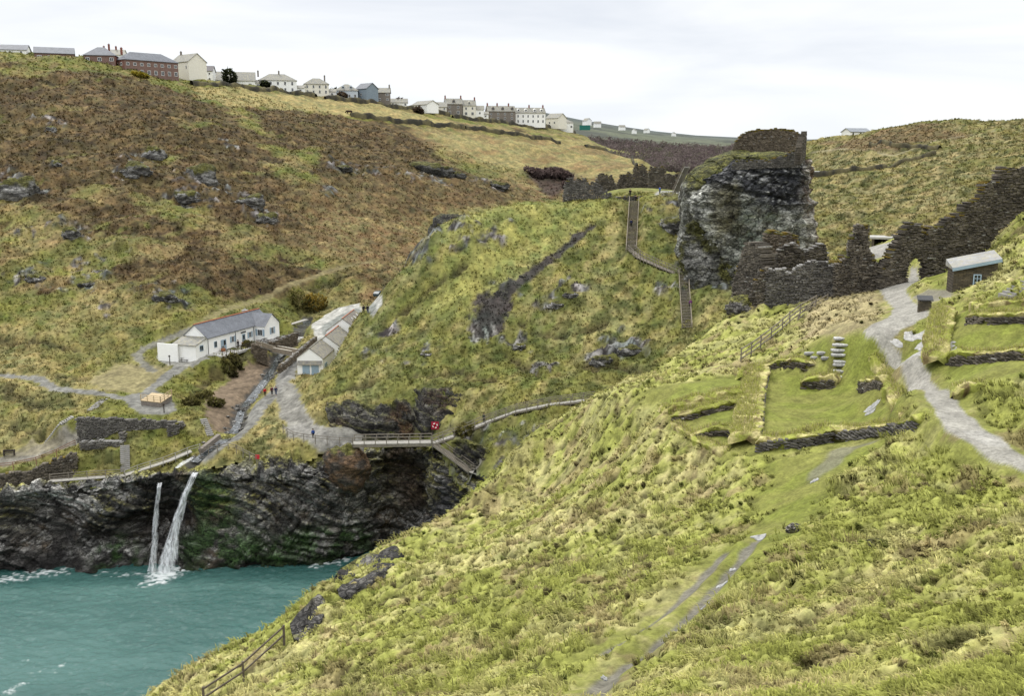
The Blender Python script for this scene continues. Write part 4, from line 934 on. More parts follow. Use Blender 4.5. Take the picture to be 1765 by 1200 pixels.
mW = {}
def M_(n, *a, **k):
    if n not in mW: mW[n] = mat_plain(n, *a, **k)
    return mW[n]
WHITE = M_('white render', (.90,.90,.87), .06, 1.2, .85, .2, .1); CREAM = M_('cream render', (.76,.73,.63), .08, 1.2)
BRICKM = NT('red brick')
_b = BRICKM.n('ShaderNodeTexBrick'); _b.inputs['Scale'].default_value = 4; BRICKM.l(BRICKM.tc.outputs['Object'], _b.inputs['Vector'])
_b.inputs['Color1'].default_value = (.24,.085,.06,1); _b.inputs['Color2'].default_value = (.19,.07,.05,1); _b.inputs['Mortar'].default_value = (.20,.13,.11,1)
BRICKM.col(BRICKM.mix(_b.outputs['Color'], BRICKM.ramp(BRICKM.noise(.8), [(.3,.8),(.7,1.2)]), 1, 'MULTIPLY')); BRICK = BRICKM.m
def slate(name, c, sc=2.2, lich=0):
    m = NT(name); b = m.n('ShaderNodeTexBrick'); b.inputs['Scale'].default_value = sc; b.inputs['Mortar Size'].default_value = .03
    m.l(m.tc.outputs['Object'], b.inputs['Vector'])
    b.inputs['Color1'].default_value = (*[x*1.12 for x in c], 1); b.inputs['Color2'].default_value = (*[x*.88 for x in c], 1); b.inputs['Mortar'].default_value = (*[x*.55 for x in c], 1)
    k = m.mix(b.outputs['Color'], m.ramp(m.noise(.7, 5, .7), [(.3,.75),(.7,1.25)]), 1, 'MULTIPLY')
    if lich: k = m.mix(k, (.34,.31,.20), m.ramp(m.noise(1.6, 5, .75), [(.5-.12*lich,0),(.62,.75)]))
    m.col(k); m.b.inputs['Roughness'].default_value = .6; m.b.inputs['Specular IOR Level'].default_value = .3; return m.m
SLATE = slate('blue grey slate', (.155,.165,.185)); SLATE2 = slate('weathered slate', (.20,.20,.19), 2, .5); SLATE3 = slate('lichen slate', (.20,.19,.175), 2.2, .55); SLATEB = slate('brown slate', (.17,.15,.135), 2.2, .3)
STONEH = M_('house stone', (.20,.175,.15), .35, 3); REDT = M_('red ridge tile', (.36,.13,.07), .2, 3)
GLASS = NT('window glass'); GLASS.col((.03,.035,.04)); GLASS.b.inputs['Roughness'].default_value = .12; GLASS.b.inputs['Specular IOR Level'].default_value = .6; GLASS = GLASS.m
FRAME = M_('white window frame', (.72,.72,.70), .08, 3); BLUEP = M_('pale blue paint', (.30,.40,.48), .12, 2, .6, .3); TEAL = M_('teal paint', (.03,.16,.14), .15, 2)
WOOD = M_('weathered timber', (.21,.185,.15), .35, 3, .9); WOODN = M_('new pale timber', (.46,.36,.22), .2, 3); WOODD = M_('dark timber', (.06,.05,.042), .3, 3); DECK = M_('bleached deck boards', (.33,.315,.28), .25, 2.5)
CONC = M_('pale concrete', (.42,.41,.38), .15, 1); DARKM = M_('dark metal', (.035,.036,.038), .2, 3, .5, .4); REDP = M_('red paint', (.50,.02,.03), .12, 3, .5, .4); ORNG = M_('terracotta', (.30,.12,.05), .2, 3)
STEP = M_('slate steps', (.27,.26,.24), .3, 3); STONEV = mat_vcol('dry stone', .85, .2, .35, 5.)

def window(parent, cx, z, w, h, y, side='front', mat=None, deep=.06, bars=1):
    """a frame standing a little proud of the wall with the pane as its sub-part; side: front (-y), left (-x), right (+x)"""
    f = MB(); t = max(.07, w*.09)
    def bx(m, a0, a1, b0, b1, d0, d1):
        if side == 'front': m.box(a0, a1, y-d1, y-d0, b0, b1)
        elif side == 'left': m.box(y-d1, y-d0, a0, a1, b0, b1)
        else: m.box(y+d0, y+d1, a0, a1, b0, b1)
    x0, x1, z0, z1 = cx-w/2, cx+w/2, z, z+h
    bx(f, x0, x0+t, z0, z1, -.02, deep); bx(f, x1-t, x1, z0, z1, -.02, deep); bx(f, x0+t, x1-t, z1-t, z1, -.02, deep); bx(f, x0+t, x1-t, z0, z0+t, -.02, deep+.04)
    for k in range(bars): 
        xx = x0+(k+1)*(x1-x0)/(bars+1); bx(f, xx-t*.3, xx+t*.3, z0+t, z1-t, -.02, deep-.012)
    fo = f.build('window', mat or FRAME, parent)
    p = MB(); bx(p, x0+t*.6, x1-t*.6, z0+t*.6, z1-t*.6, -.03, deep-.03); p.build('pane', GLASS, fo)
    return fo
def chimney(roof, x, y, z, w=.7, d=.6, h=1.3, mat=None):
    m = MB().box(x-w/2, x+w/2, y-d/2, y+d/2, z-1.2, z+h).box(x-w/2-.08, x+w/2+.08, y-d/2-.08, y+d/2+.08, z+h, z+h+.14)
    for k in (-.2, .2): m.cyl((x+k*w, y, z+h+.13), (x+k*w, y, z+h+.5), .11, .09, 8)
    return m.build('chimney', mat or STONEH, roof)
def roof_mesh(w, d, e, r, kind, ov=.35, th=.16, hip_l=None):
    """ridge along x; e eave height, r rise; returns MB"""
    m = MB(); y0, y1 = -ov, d+ov; x0, x1 = -ov, w+ov; zc = e+r; s = r/(d/2); ze = e-ov*s
    hl = min(d/2, w/2-.05) if kind == 'hip' else 0
    a, b = (x0+hl+ov*.0, zc), (x1-hl, zc)
    if kind == 'gable':
        m.add([(x0,y0,ze),(x1,y0,ze),(x1,d/2,zc),(x0,d/2,zc),(x0,y1,ze),(x1,y1,ze),
               (x0,y0,ze+th),(x1,y0,ze+th),(x1,d/2,zc+th),(x0,d/2,zc+th),(x0,y1,ze+th),(x1,y1,ze+th)],
              [(0,3,2,1),(3,4,5,2),(6,7,8,9),(9,8,11,10),(0,1,7,6),(5,4,10,11),(1,2,8,7),(2,5,11,8),(0,6,9,3),(3,9,10,4)])
    else:
        m.add([(x0,y0,ze),(x1,y0,ze),(x1,y1,ze),(x0,y1,ze),(x0,y0,ze+th),(x1,y0,ze+th),(x1,y1,ze+th),(x0,y1,ze+th),(x0+hl+ov,d/2,zc+th),(x1-hl-ov,d/2,zc+th)],
              [(3,2,1,0),(0,1,5,4),(1,2,6,5),(2,3,7,6),(3,0,4,7),(4,5,9,8),(6,7,8,9),(5,6,9),(7,4,8)])
    return m
def house(name, label, cat, pos, rz, w, d, e, r, kind='gable', wall=None, roof=None, wins=(), chims=(), doors=(), side_wins=(), group=None, below=2.0, ridge=None, dormers=()):
    t = thing(name, label, cat, pos, rz, group)
    m = MB()
    if kind == 'gable':
        m.add([(0,0,-below),(w,0,-below),(w,d,-below),(0,d,-below),(0,0,e),(w,0,e),(w,d,e),(0,d,e),(0,d/2,e+r),(w,d/2,e+r)],
              [(0,1,5,4),(2,3,7,6),(1,2,6,9,5),(3,0,4,8,7),(0,3,2,1)])
    else: m.box(0, w, 0, d, -below, e)
    m.build('wall', wall or WHITE, t)
    ro = roof_mesh(w, d, e+.02, r, kind).build('roof', roof or SLATE, t)
    if ridge: MB().beam((-.3, d/2, e+r+.2), (w+.3, d/2, e+r+.2), .26, .14).build('ridge_tiles', ridge, ro)
    for c in chims: chimney(ro, c[0]*w, c[1]*d if len(c) > 1 else d/2, e+r, mat=c[2] if len(c) > 2 else None)
    for q in wins: window(t, q[0]*w, q[1], q[2], q[3], 0.0)
    for q in side_wins: window(t, q[0]*d, q[1], q[2], q[3], 0.0, 'left')
    for q in doors:
        MB().box(q[0]*w-q[1]/2, q[0]*w+q[1]/2, -.05, .05, 0, q[2]).build('door', q[3] if len(q) > 3 else BLUEP, t)
    for q in dormers:
        x = q*w; z = e+r*.25; y = d*.5*.25; dm = MB()
        dm.add([(x-.7,y-.35,z),(x+.7,y-.35,z),(x+.7,y-.35,z+1.1),(x-.7,y-.35,z+1.1),(x,y-.35,z+1.7),(x-.7,d*.45,z+1.1),(x+.7,d*.45,z+1.1),(x,d*.48,z+1.7),(x-.7,d*.3,z),(x+.7,d*.3,z)],
               [(0,1,2,4,3),(2,6,7,4),(4,7,5,3),(0,3,5,8),(1,9,6,2)])
        do = dm.build('dormer', wall or WHITE, ro); MB().box(x-.45, x+.45, y-.42, y-.33, z+.25, z+1.0).build('pane', GLASS, do)
    return t

# ------------------------------------------------------------------ the village on the skyline
def vh(name, label, pxl, pxr, pyb, Y, yaw, d, e, r, dz=0, **k):
    """house whose front runs between two photo columns at distance Y, standing on the ground there"""
    a, s = ray(pxl, pyb); yw = math.radians(yaw)
    x0 = a*Y; z0 = CAMZ+s*Y; ar = ray(pxr, pyb)[0]
    if pxl > 310: e *= .86; r *= .86; k['wins'] = [(q[0], q[1]*.86, q[2]*.95, q[3]*.9) for q in k.get('wins', ())]
    w = (ar*Y - x0)/(math.cos(yw)-ar*math.sin(yw))
    return house(name, label, k.pop('cat', 'house'), (x0, Y, z0+dz), yw, w, d, e, r, **k)
VG = 'village houses along the skyline'
def row(n, z, w=.9, h=1.2, a=.12, b=.88): return [(a+(b-a)*i/max(1, n-1), z, w, h) for i in range(n)]
vh('bungalow', 'low pale bungalow at the far left end of the skyline', -30, 46, 96, 392, 12, 7, 2.6, 2.0, wall=WHITE, roof=SLATE, wins=row(4, .9), group=VG)
vh('bungalow', 'long red brick bungalow with grey roof on the skyline, left of the brick hotel', 60, 128, 104, 392, 22, 8, 3.0, 2.4, wall=BRICK, roof=SLATE, wins=row(4, .9, 1.6, 1.2), group=VG)
vh('brick_hotel_wing', 'hipped brick block at the left end of the red brick hotel', 146, 200, 121, 401, 12, 9, 6.0, 3.2, kind='hip', wall=BRICK, roof=SLATE, wins=row(3, 3.7, 1.5, 1.4)+row(3, .7, 1.5, 1.4), group=VG, cat='hotel', chims=((.75,.6,BRICK),))
vh('brick_hotel', 'long two storey red brick hotel with dark grey hipped roof on the hilltop', 216, 308, 130, 402, 46, 9.5, 6.4, 3.2, kind='hip', wall=BRICK, roof=SLATE, wins=row(8, 4.1, 1.3, 1.2, .06, .95)+row(8, .9, 1.3, 1.7, .06, .95), side_wins=((.3,4.1,1.8,1.2),(.7,4.1,1.8,1.2),(.3,.9,1.5,1.5)), group=VG, cat='hotel', chims=((.06,.5,BRICK),), below=4)
vh('house', 'house with grey roof and brick chimney peeping over the brick hotel', 176, 214, 112, 450, 10, 8, 4.6, 2.4, wall=WHITE, roof=SLATE2, chims=((.05,.5,BRICK),(.6,.5,BRICK)), group=VG)
vh('house', 'tall cream gable end with stone chimney against the right end of the brick hotel', 296, 326, 137, 436, -38, 9, 7.0, 3.4, wall=CREAM, roof=SLATE2, wins=row(2, 4, .8, 1.3), chims=((.1,.5),), group=VG)
vh('house', 'long white two storey house with dark slate roof beside the cream gable', 322, 367, 140, 448, 6, 7, 5.4, 2.6, wall=WHITE, roof=slate('dark slate', (.10,.09,.095)), wins=row(4, 3.4, .8, 1.1)+row(5, .7, .9, 1.1), chims=((.03,.5,REDT),), group=VG)
vh('long_shed', 'long low building with a wide grey roof between the white houses', 367, 440, 149, 455, 14, 11, 3.4, 4.6, wall=WHITE, roof=SLATE2, wins=row(3, .8, 1.6, 1.2), group=VG, cat='building')
vh('villa', 'large white hipped villa with central chimney and tall windows', 447, 512, 158, 462, 16, 10, 6.2, 3.4, kind='hip', wall=WHITE, roof=SLATE2, wins=row(5, 3.7, 1.0, 1.7)+row(5, .6, 1.0, 1.6), chims=((.55,.5),(.0,.6)), group=VG)
vh('house', 'cream hipped house with tall paired windows right of the large white villa', 525, 567, 162, 475, 12, 8, 5.6, 3.0, kind='hip', wall=CREAM, roof=SLATE2, wins=row(4, 3.2, .9, 1.6)+row(4, .5, .9, 1.6), chims=((.85,.5),), group=VG)
vh('chalet', 'pale blue and white house with two dormers and a balcony', 578, 617, 169, 485, 8, 9, 4.4, 3.4, kind='hip', wall=M_('pale blue render', (.52,.58,.62)), roof=SLATE2, wins=row(4, .5, 1.1, 1.6), dormers=(.35,.7), group=VG)
vh('house', 'narrow blue grey gabled house beside the pale blue house', 613, 632, 169, 492, -45, 7, 5.0, 3.0, wall=M_('slate blue boards', (.22,.27,.31)), roof=SLATE, wins=((.5,1,1.4,1.4),), group=VG)
vh('house', 'brown stone house with a chimney at each end of its grey roof', 637, 672, 175, 496, 4, 7, 5.2, 2.6, wall=STONEH, roof=SLATE2, wins=row(2, 3.4, 1.7, 1.1)+row(3, .7, 1.2, 1.2), chims=((.03,.5,STONEH),(.97,.5,STONEH)), group=VG)
vh('bungalow', 'low white bungalow half hidden by bushes right of the brown stone house', 674, 702, 184, 505, 5, 7, 2.6, 2.2, wall=WHITE, roof=SLATE2, wins=row(2, .8), group=VG)
vh('bungalow', 'small gabled bungalow with one large dark gable window', 710, 736, 189, 508, -50, 7, 2.6, 2.2, wall=WHITE, roof=SLATE2, wins=((.5,.8,1.6,1.8),), side_wins=((.6,.9,1.8,1.6),), group=VG)
vh('bungalow', 'low grey roofed bungalow just left of the stone and cream pair of houses', 737, 770, 191, 512, 5, 9, 2.4, 2.8, wall=CREAM, roof=SLATE2, wins=row(2, .6), group=VG)
vh('semi_detached_house', 'dark stone half of the tall pair of houses with three chimneys', 768, 797, 198, 522, 8, 8, 6.6, 3.2, wall=STONEH, roof=SLATE2, wins=row(2, 3.8, 1.1, 1.5, .25, .75)+row(2, .6, 1.4, 1.8, .25, .75), chims=((.02,.5,BRICK),(.95,.5,BRICK)), dormers=(.5,), group=VG)
vh('semi_detached_house', 'cream half of the tall pair of houses with three chimneys', 798, 820, 200, 524.6, 8, 8, 6.4, 3.2, wall=CREAM, roof=SLATE2, wins=row(2, 3.8, 1.0, 1.5, .25, .75)+row(2, .6, 1.4, 1.8, .25, .75), chims=((.97,.5,BRICK),), dormers=(.5,), group=VG)
vh('house', 'small white annexe stepping down from the cream house', 820, 834, 200, 528, 5, 6, 4, 2.2, wall=WHITE, roof=SLATE2, wins=((.5,1.2,1,1.2),), group=VG)
vh('stone_terrace', 'grey stone half of the long terrace with red chimneys', 841, 888, 207, 540, 10, 8, 5.6, 3.2, wall=STONEH, roof=SLATE2, wins=row(4, 3.2, 1.0, 1.3)+row(4, .6, 1.0, 1.4), chims=((.02,.5,BRICK),(.38,.5,BRICK),(.8,.5,BRICK)), dormers=(.2,.55,.9), group=VG, cat='terrace')
vh('white_terrace', 'white half of the long terrace with many dark windows', 889, 940, 213, 548, 12, 8, 6.8, 3.2, wall=WHITE, roof=SLATE2, wins=row(6, 3.9, .9, 1.5, .08, .92)+row(6, .7, .9, 1.7, .08, .92), chims=((.5,.5,BRICK),(.97,.5,BRICK)), dormers=(.1,.35,.65,.88), group=VG, cat='terrace')
vh('house', 'cream gabled house just beyond the right end of the white terrace', 941, 962, 216, 570, -35, 9, 4.6, 3, wall=CREAM, roof=SLATE2, wins=row(2, 1, 1, 1.3, .3, .7), group=VG)
vh('house', 'pale low building with grey hipped roof at the right end of the village', 962, 988, 222, 575, 5, 9, 4.2, 2.6, kind='hip', wall=WHITE, roof=SLATE2, wins=row(3, .8, 1.2, 1.3), group=VG)
vh('farmhouse', 'lone pale house with grey roof on the right hand skyline', 1466, 1500, 236, 402, 18, 6, 2.4, 1.6, wall=WHITE, roof=slate('pale slate', (.26,.28,.30)), wins=row(3, .9), group=None)
for k_, (l_, r_, b_, Y_q, wl, lb) in enumerate(((129,145,122,398,BRICK,'low brick link with grey roof between the bungalow and the brick hotel'),(440,449,151,460,WHITE,'narrow white annexe at the left side of the white villa'),(512,524,160,470,WHITE,'low white garage between the villa and the cream hipped house'),(566,579,166,482,WHITE,'low white extension between the cream house and the pale blue house'),(755,769,195,518,STONEH,'low stone outbuilding left of the tall pair of houses'),(832,842,204,534,WHITE,'low white lean-to between the cream house and the terrace'))):
    vh('outbuilding', lb, l_, r_, b_, Y_q, 6, 6, 2.6, 1.5, wall=wl, roof=SLATE2, wins=((.5,.8,1.1,1.1),), group=VG, cat='outbuilding')
a_ = P(1008, 224, 575); MB().box(-3, 3, -1.3, 1.3, 0, 2.6).box(-3.05, 3.05, -1.35, 1.35, 2.6, 2.7).build('container', TEAL).location = a_
tag(bpy.data.objects['container'], 'dark green shed below the last houses of the village', 'shed')
# ------------------------------------------------------------------ stone walls, fences, stairs
def plane_uz(p0, p1, px, py):
    """where the line of sight meets the upright plane over p0-p1: distance along it and height"""
    a, s = ray(px, py); dx, dy = p1[0]-p0[0], p1[1]-p0[1]
    # a*Y = p0x + t dx ; Y = p0y + t dy
    t = (a*p0[1]-p0[0])/(dx-a*dy); Y = p0[1]+t*dy
    return t*math.hypot(dx, dy), CAMZ+s*Y
STONE_C = dict(dark=((.055,.048,.039),(.19,.165,.13)), grey=((.075,.070,.064),(.20,.187,.165)), brown=((.08,.064,.046),(.20,.165,.12)))
def stone_boxes(P0, T, Nn, U, V, du, dv, thick, seed, tone='dark', moss=None, jit=.075):
    """P0 base start, T direction, Nn normal (towards the viewer); U,V cell coordinates -> box mesh arrays"""
    r = np.random.default_rng(seed); n = len(U)
    c = np.stack([P0[0]+T[0]*U, P0[1]+T[1]*U, V], -1)
    hu = du*r.uniform(.30, .78, n); hv = dv*r.uniform(.36, .62, n); hf = thick/2+r.uniform(-jit, jit, n); hb = thick/2+r.uniform(-jit, jit, n)
    sg = np.array([(-1,-1,-1),(1,-1,-1),(1,1,-1),(-1,1,-1),(-1,-1,1),(1,-1,1),(1,1,1),(-1,1,1)])
    T3 = np.array((T[0], T[1], 0)); N3 = np.array((Nn[0], Nn[1], 0)); Z3 = np.array((0, 0, 1))
    V_ = np.zeros((n, 8, 3)); tw = r.normal(0, .05, (n, 8))
    for k in range(8):
        off = np.where(sg[k][1] < 0, hf, -hb)
        V_[:, k] = c + T3*(sg[k][0]*hu)[:, None] + N3*(off+tw[:, k]*.4)[:, None] + Z3*(sg[k][2]*hv*(1+tw[:, k]))[:, None]
    F = np.array([(0,3,2,1),(4,5,6,7),(0,1,5,4),(1,2,6,5),(2,3,7,6),(3,0,4,7)])
    F_ = (np.arange(n)[:, None, None]*8+F[None]).reshape(-1, 4)
    lo, hi = STONE_C[tone]; f = np.clip(.35+.5*(fbm(U/.7, V/.5, seed=seed+40)-.5)*2+r.normal(0, .2, n), 0, 1)
    C = np.array(lo)*(1-f)[:, None]+np.array(hi)*f[:, None]
    pale = r.random(n) < .02; C[pale] = np.array((.27,.26,.235))*r.uniform(.7, 1.1, (pale.sum(), 1))
    if moss is not None:
        mm = moss > r.uniform(.3, 1, n); k_ = r.random(n)[:, None]
        C[mm] = (np.array((.17,.115,.02))*k_+np.array((.10,.10,.03))*(1-k_))[mm]
    return V_.reshape(-1, 3), F_, np.repeat(C, 8, 0)
def stone_wall(name, label, cat, p0, p1, top, base, thick=.9, seed=1, tone='dark', holes=(), du=.30, dv=.11, group=None, ragged=.35, pale_top=.0, mossy=.5, lintel=None):
    """rubble wall in the plane p0-p1; top/base are lists of photo points, holes lists of (u centre px, ...) predicates"""
    L = math.hypot(p1[0]-p0[0], p1[1]-p0[1]); T = ((p1[0]-p0[0])/L, (p1[1]-p0[1])/L); Nn = (T[1], -T[0])
    tp = np.array([plane_uz(p0, p1, *q) for q in top]); bs = np.array([plane_uz(p0, p1, *q) for q in base])
    u0, u1 = tp[:, 0].min(), tp[:, 0].max()
    us = np.arange(u0+du/2, u1, du); zlo = bs[:, 1].min()-.6; zhi = tp[:, 1].max()+.3
    vs = np.arange(zlo, zhi, dv)
    U, V = np.meshgrid(us, vs); row = np.arange(len(vs))[:, None]*np.ones(len(us))[None]
    U = U + (row % 2)*du*.5 + (vnoise(row, row*0+seed, seed=seed)-.5)*.2
    T_ = np.interp(U, tp[:, 0], tp[:, 1]) + (vnoise(U/.8, U*0+seed, seed=seed+1)-.5)*ragged*1.4 + (vnoise(U/.3, V/.3, seed=seed+2)-.5)*ragged
    B_ = np.interp(U, bs[:, 0], bs[:, 1])-.6
    k = (V < T_) & (V > B_) & (U < u1+.1)
    for h in holes: k &= ~h(U, V)
    mo = sst(.75, 0, T_-V)*mossy
    Vx, Fx, Cx = stone_boxes(p0, T, Nn, U[k], V[k], du, dv, thick, seed, tone, mo[k])
    if pale_top:
        tpk = np.repeat(((T_-V) < dv*1.6)[k] & (np.random.default_rng(seed).random(k.sum()) < pale_top), 8); Cx[tpk] = np.array((.30,.29,.27))*.95
    me = mesh_np(name, Vx, Fx, STONEV, Cx, smooth=False)
    return tag(link(name, me), label, cat, group)
def arch_hole(p0, p1, pxl, pxr, py_base, py_spring, py_top):
    ul, z0 = plane_uz(p0, p1, pxl, py_base); ur, _ = plane_uz(p0, p1, pxr, py_base); zs = plane_uz(p0, p1, pxl, py_spring)[1]; zt = plane_uz(p0, p1, pxl, py_top)[1]
    c = (ul+ur)/2; hw = (ur-ul)/2
    return lambda U, V: (np.abs(U-c) < hw) & (V < zs+(zt-zs)*np.sqrt(np.clip(1-((U-c)/hw)**2, 0, 1)))
XY = lambda px, Y: (ray(px, 400)[0]*Y, Y)
CG = 'ruined walls of the island castle'
g0, g1 = XY(1510, 86.6), XY(1800, 88.5)
gate = arch_hole(g0, g1, 1557, 1588, 498, 461, 444)
stone_wall('castle_wall', 'tall stepped ruined castle wall climbing the hill with an arched gateway through it', 'castle wall', g0, g1,
    [(1512,486),(1517,466),(1524,450),(1537,427),(1545,408),(1551,402),(1559,387),(1583,388),(1586,400),(1595,401),(1598,388),(1622,385),(1626,372),(1653,364),(1658,347),(1685,343),(1689,331),(1692,313),(1717,308),(1718,290),(1740,287),(1765,292),(1790,296),(1815,300)],
    [(1510,495),(1560,494),(1590,494),(1640,468),(1682,440),(1717,388),(1765,345),(1815,330)], 1.1, 21, holes=(gate,), group=CG, ragged=.3)
b0, b1 = XY(1436, 88.6), XY(1520, 87.6)
stone_wall('castle_tower', 'tall ragged stone fragment with yellow lichen on top, left of the arched gateway', 'castle ruin', b0, b1,
    [(1436,458),(1446,450),(1460,440),(1463,408),(1472,404),(1474,387),(1496,386),(1498,426),(1509,446),(1515,478),(1517,486)],
    [(1436,522),(1475,506),(1517,492)], 1.6, 22, group=CG, ragged=.22)
a0, a1 = XY(1320, 90.2), XY(1442, 88.8)
stone_wall('castle_wall', 'long low grey stone castle wall facing the slope, nearest of the ruins left of the gateway', 'castle wall', a0, a1,
    [(1321,468),(1326,465),(1352,463),(1358,469),(1372,458),(1390,452),(1425,450),(1434,456),(1442,453)], [(1321,524),(1372,520),(1442,522)], .9, 23, 'grey', group=CG, ragged=.22, pale_top=.7, mossy=.2)
a0, a1 = XY(1440, 89.2), XY(1476, 90.8)
stone_wall('castle_wall', 'short gable shaped ruin wall topped with brown grass beside the tall ragged fragment', 'castle wall', a0, a1, [(1436,452),(1452,440),(1466,432),(1474,430)], [(1436,515),(1474,505)], 1.0, 29, 'dark', group=CG, mossy=.9)
a0, a1 = XY(1336, 97), XY(1430, 97.5)
stone_wall('castle_wall', 'back wall of the ruin with a pale sagging top edge', 'castle wall', a0, a1,
    [(1338,436),(1346,427),(1368,419),(1381,430),(1397,430),(1413,418),(1422,419),(1426,446)], [(1338,480),(1430,480)], .9, 24, 'dark', group=CG, ragged=.15, pale_top=.6, mossy=.2)
a0, a1 = XY(1314, 101), XY(1378, 101)
stone_wall('castle_wall', 'highest left hand ruin stub with yellow lichen capping, in front of the crag', 'castle wall', a0, a1,
    [(1316,411),(1321,400),(1340,397),(1361,396),(1370,402),(1374,416),(1377,440)], [(1314,470),(1378,470)], 1.2, 25, 'brown', group=CG, mossy=.8)
a0, a1 = XY(1268, 96.5), XY(1326, 92.0)
stone_wall('castle_wall', 'steep broken left end of the ruin leaning over the drop', 'castle wall', a0, a1,
    [(1271,498),(1280,462),(1293,422),(1300,417),(1313,417),(1322,432),(1327,466)], [(1268,515),(1300,524),(1327,524)], 1.5, 26, 'dark', group=CG, mossy=.4)
a0, a1 = XY(1290, 91.2), XY(1325, 90.4)
stone_wall('castle_buttress', 'sloping mossy stone buttress at the front left foot of the ruin', 'buttress', a0, a1,
    [(1290,520),(1300,490),(1312,462),(1325,455)], [(1290,528),(1325,526)], 1.0, 27, 'dark', group=CG, mossy=.5)
# lower ward on the mainland
LG = 'ruined walls around the far lawn'
def lw(label, pl, pr, Yl, Yr, top, base, seed, tone='dark', th=1.2, **k):
    return stone_wall('ruined_wall', label, 'ruined wall', XY(pl, Yl), XY(pr, Yr), top, base, th, seed, tone, du=.42, dv=.18, group=LG, **k)
lw('long grey crumbling wall falling to the right at the left edge of the far lawn', 966, 1066, 223, 222, [(970,330),(972,318),(978,304),(986,306),(996,303),(1007,306),(1024,316),(1043,330),(1057,343),(1064,358)], [(966,346),(1007,353),(1043,364),(1066,368)], 41, 'grey', ragged=1.2)
lw('rounded dark ruin lump behind the left end of the far lawn', 1022, 1066, 262, 262, [(1024,318),(1028,305),(1036,300),(1054,301),(1060,316),(1064,326)], [(1022,332),(1066,332)], 42, ragged=.9)
lw('low broken wall with a rising hump at the back of the far lawn', 1062, 1120, 266, 268, [(1063,318),(1070,302),(1076,297),(1088,301),(1097,313),(1118,317)], [(1062,332),(1120,332)], 43, ragged=.8)
lw('ruin fragment farther back, above the humped wall behind the far lawn', 1088, 1122, 282, 282, [(1090,300),(1093,285),(1108,285),(1114,293),(1120,305)], [(1088,322),(1122,322)], 44, ragged=.9)
lw('square dark tower stump at the back of the far lawn', 1117, 1150, 262, 262, [(1118,300),(1120,288),(1132,287),(1146,288),(1148,312)], [(1117,332),(1150,332)], 45, th=2.2, ragged=.5)
lw('low crumbled wall right of the square tower stump', 1146, 1176, 266, 270, [(1147,310),(1152,302),(1162,304),(1170,298),(1175,312)], [(1146,330),(1176,330)], 46, ragged=.9)
lw('straight retaining wall holding up the front edge of the far lawn', 1060, 1176, 223.5, 224.5, [(1060,338),(1176,338)], [(1060,353),(1176,352)], 47, 'grey', th=.8, ragged=.15)
c0, c1 = XY(1258, 196), XY(1384, 196)
stone_wall('ruined_wall', 'curved dark ruin wall crowning the top of the crag', 'ruined wall', c0, c1, [(1262,262),(1266,246),(1276,233),(1292,224),(1320,221),(1350,222),(1372,226),(1382,230),(1384,250)], [(1258,268),(1384,268)], 1.2, 48, 'brown', du=.36, dv=.15, ragged=.25, mossy=1.0)
c0, c1 = XY(1379, 186), XY(1386, 196)
stone_wall('ruined_wall', 'short side wall at the right edge of the crag top', 'ruined wall', c0, c1, [(1376,252),(1380,240),(1386,229)], [(1376,278),(1386,262)], 1.0, 49, 'dark', du=.36, dv=.15, ragged=.3, mossy=.25)
c0, c1 = XY(1262, 184.5), XY(1384, 184.5)
stone_wall('low_wall', 'low stone edge wall along the front rim of the crag top', 'low wall', c0, c1, [(1262,282),(1272,276),(1300,276),(1340,273),(1360,264),(1380,252)], [(1262,287),(1320,284),(1384,284)], .8, 50, 'grey', du=.36, dv=.15, ragged=.3, mossy=.6)
# haven walls
HG = 'stone walls above the haven'
def hw(label, pl, pr, Yl, Yr, top, base, seed, tone='grey', th=.9, **k):
    return stone_wall('retaining_wall', label, 'stone wall', XY(pl, Yl), XY(pr, Yr), top, base, th, seed, tone, du=.45, dv=.2, group=HG, **k)
hw('tall dark retaining wall below the gravel terrace', 130, 318, 163.5, 166.0, [(131,722),(170,720),(234,723),(290,725),(317,728)], [(131,756),(209,760),(291,762),(317,768)], 61, ragged=.3, mossy=.3)
hw('narrow stone pier at the right end of the retaining wall below the gravel terrace', 287, 309, 163.8, 163.8, [(288,730),(308,729)], [(288,784),(308,782)], 62, ragged=.3)
hw('low wall with a level top in front of the tall retaining wall', 138, 212, 161.2, 161.4, [(139,761),(170,759),(211,759)], [(139,770),(211,772)], 63, ragged=.15, pale_top=.6, mossy=.1)
hw('rubble wall under the coast path edge at far left', -20, 132, 155.2, 159.6, [(-20,820),(20,815),(49,813),(82,798),(120,783),(131,780)], [(-20,852),(50,848),(100,838),(131,818)], 64, 'dark', ragged=.3, mossy=.4)
hw('short stone stub beside the top of the wooden steps', 205, 216, 162.2, 162.2, [(206,745),(215,745)], [(206,768),(215,768)], 65, ragged=.2)
hw('curved stone wall holding up the terrace below the cafe wing', 462, 512, 207.5, 213.5, [(463,589),(485,582),(500,576),(511,572)], [(463,602),(485,599),(511,592)], 66, 'brown', th=.6, ragged=.05, mossy=0, pale_top=.8)
hw('straight roadside wall between the track and the stream', 480, 545, 193.5, 219, [(480,632),(500,616),(512,606),(528,592),(545,579)], [(480,640),(500,624),(512,614),(528,600),(545,586)], 67, 'brown', th=.5, ragged=.08, mossy=0, pale_top=.5)
hw('stone abutment under the left end of the small footbridge', 431, 461, 204.5, 205.5, [(432,592),(445,594),(460,602)], [(432,602),(445,618),(460,624)], 68, 'brown', th=1.4, ragged=.05, mossy=0)

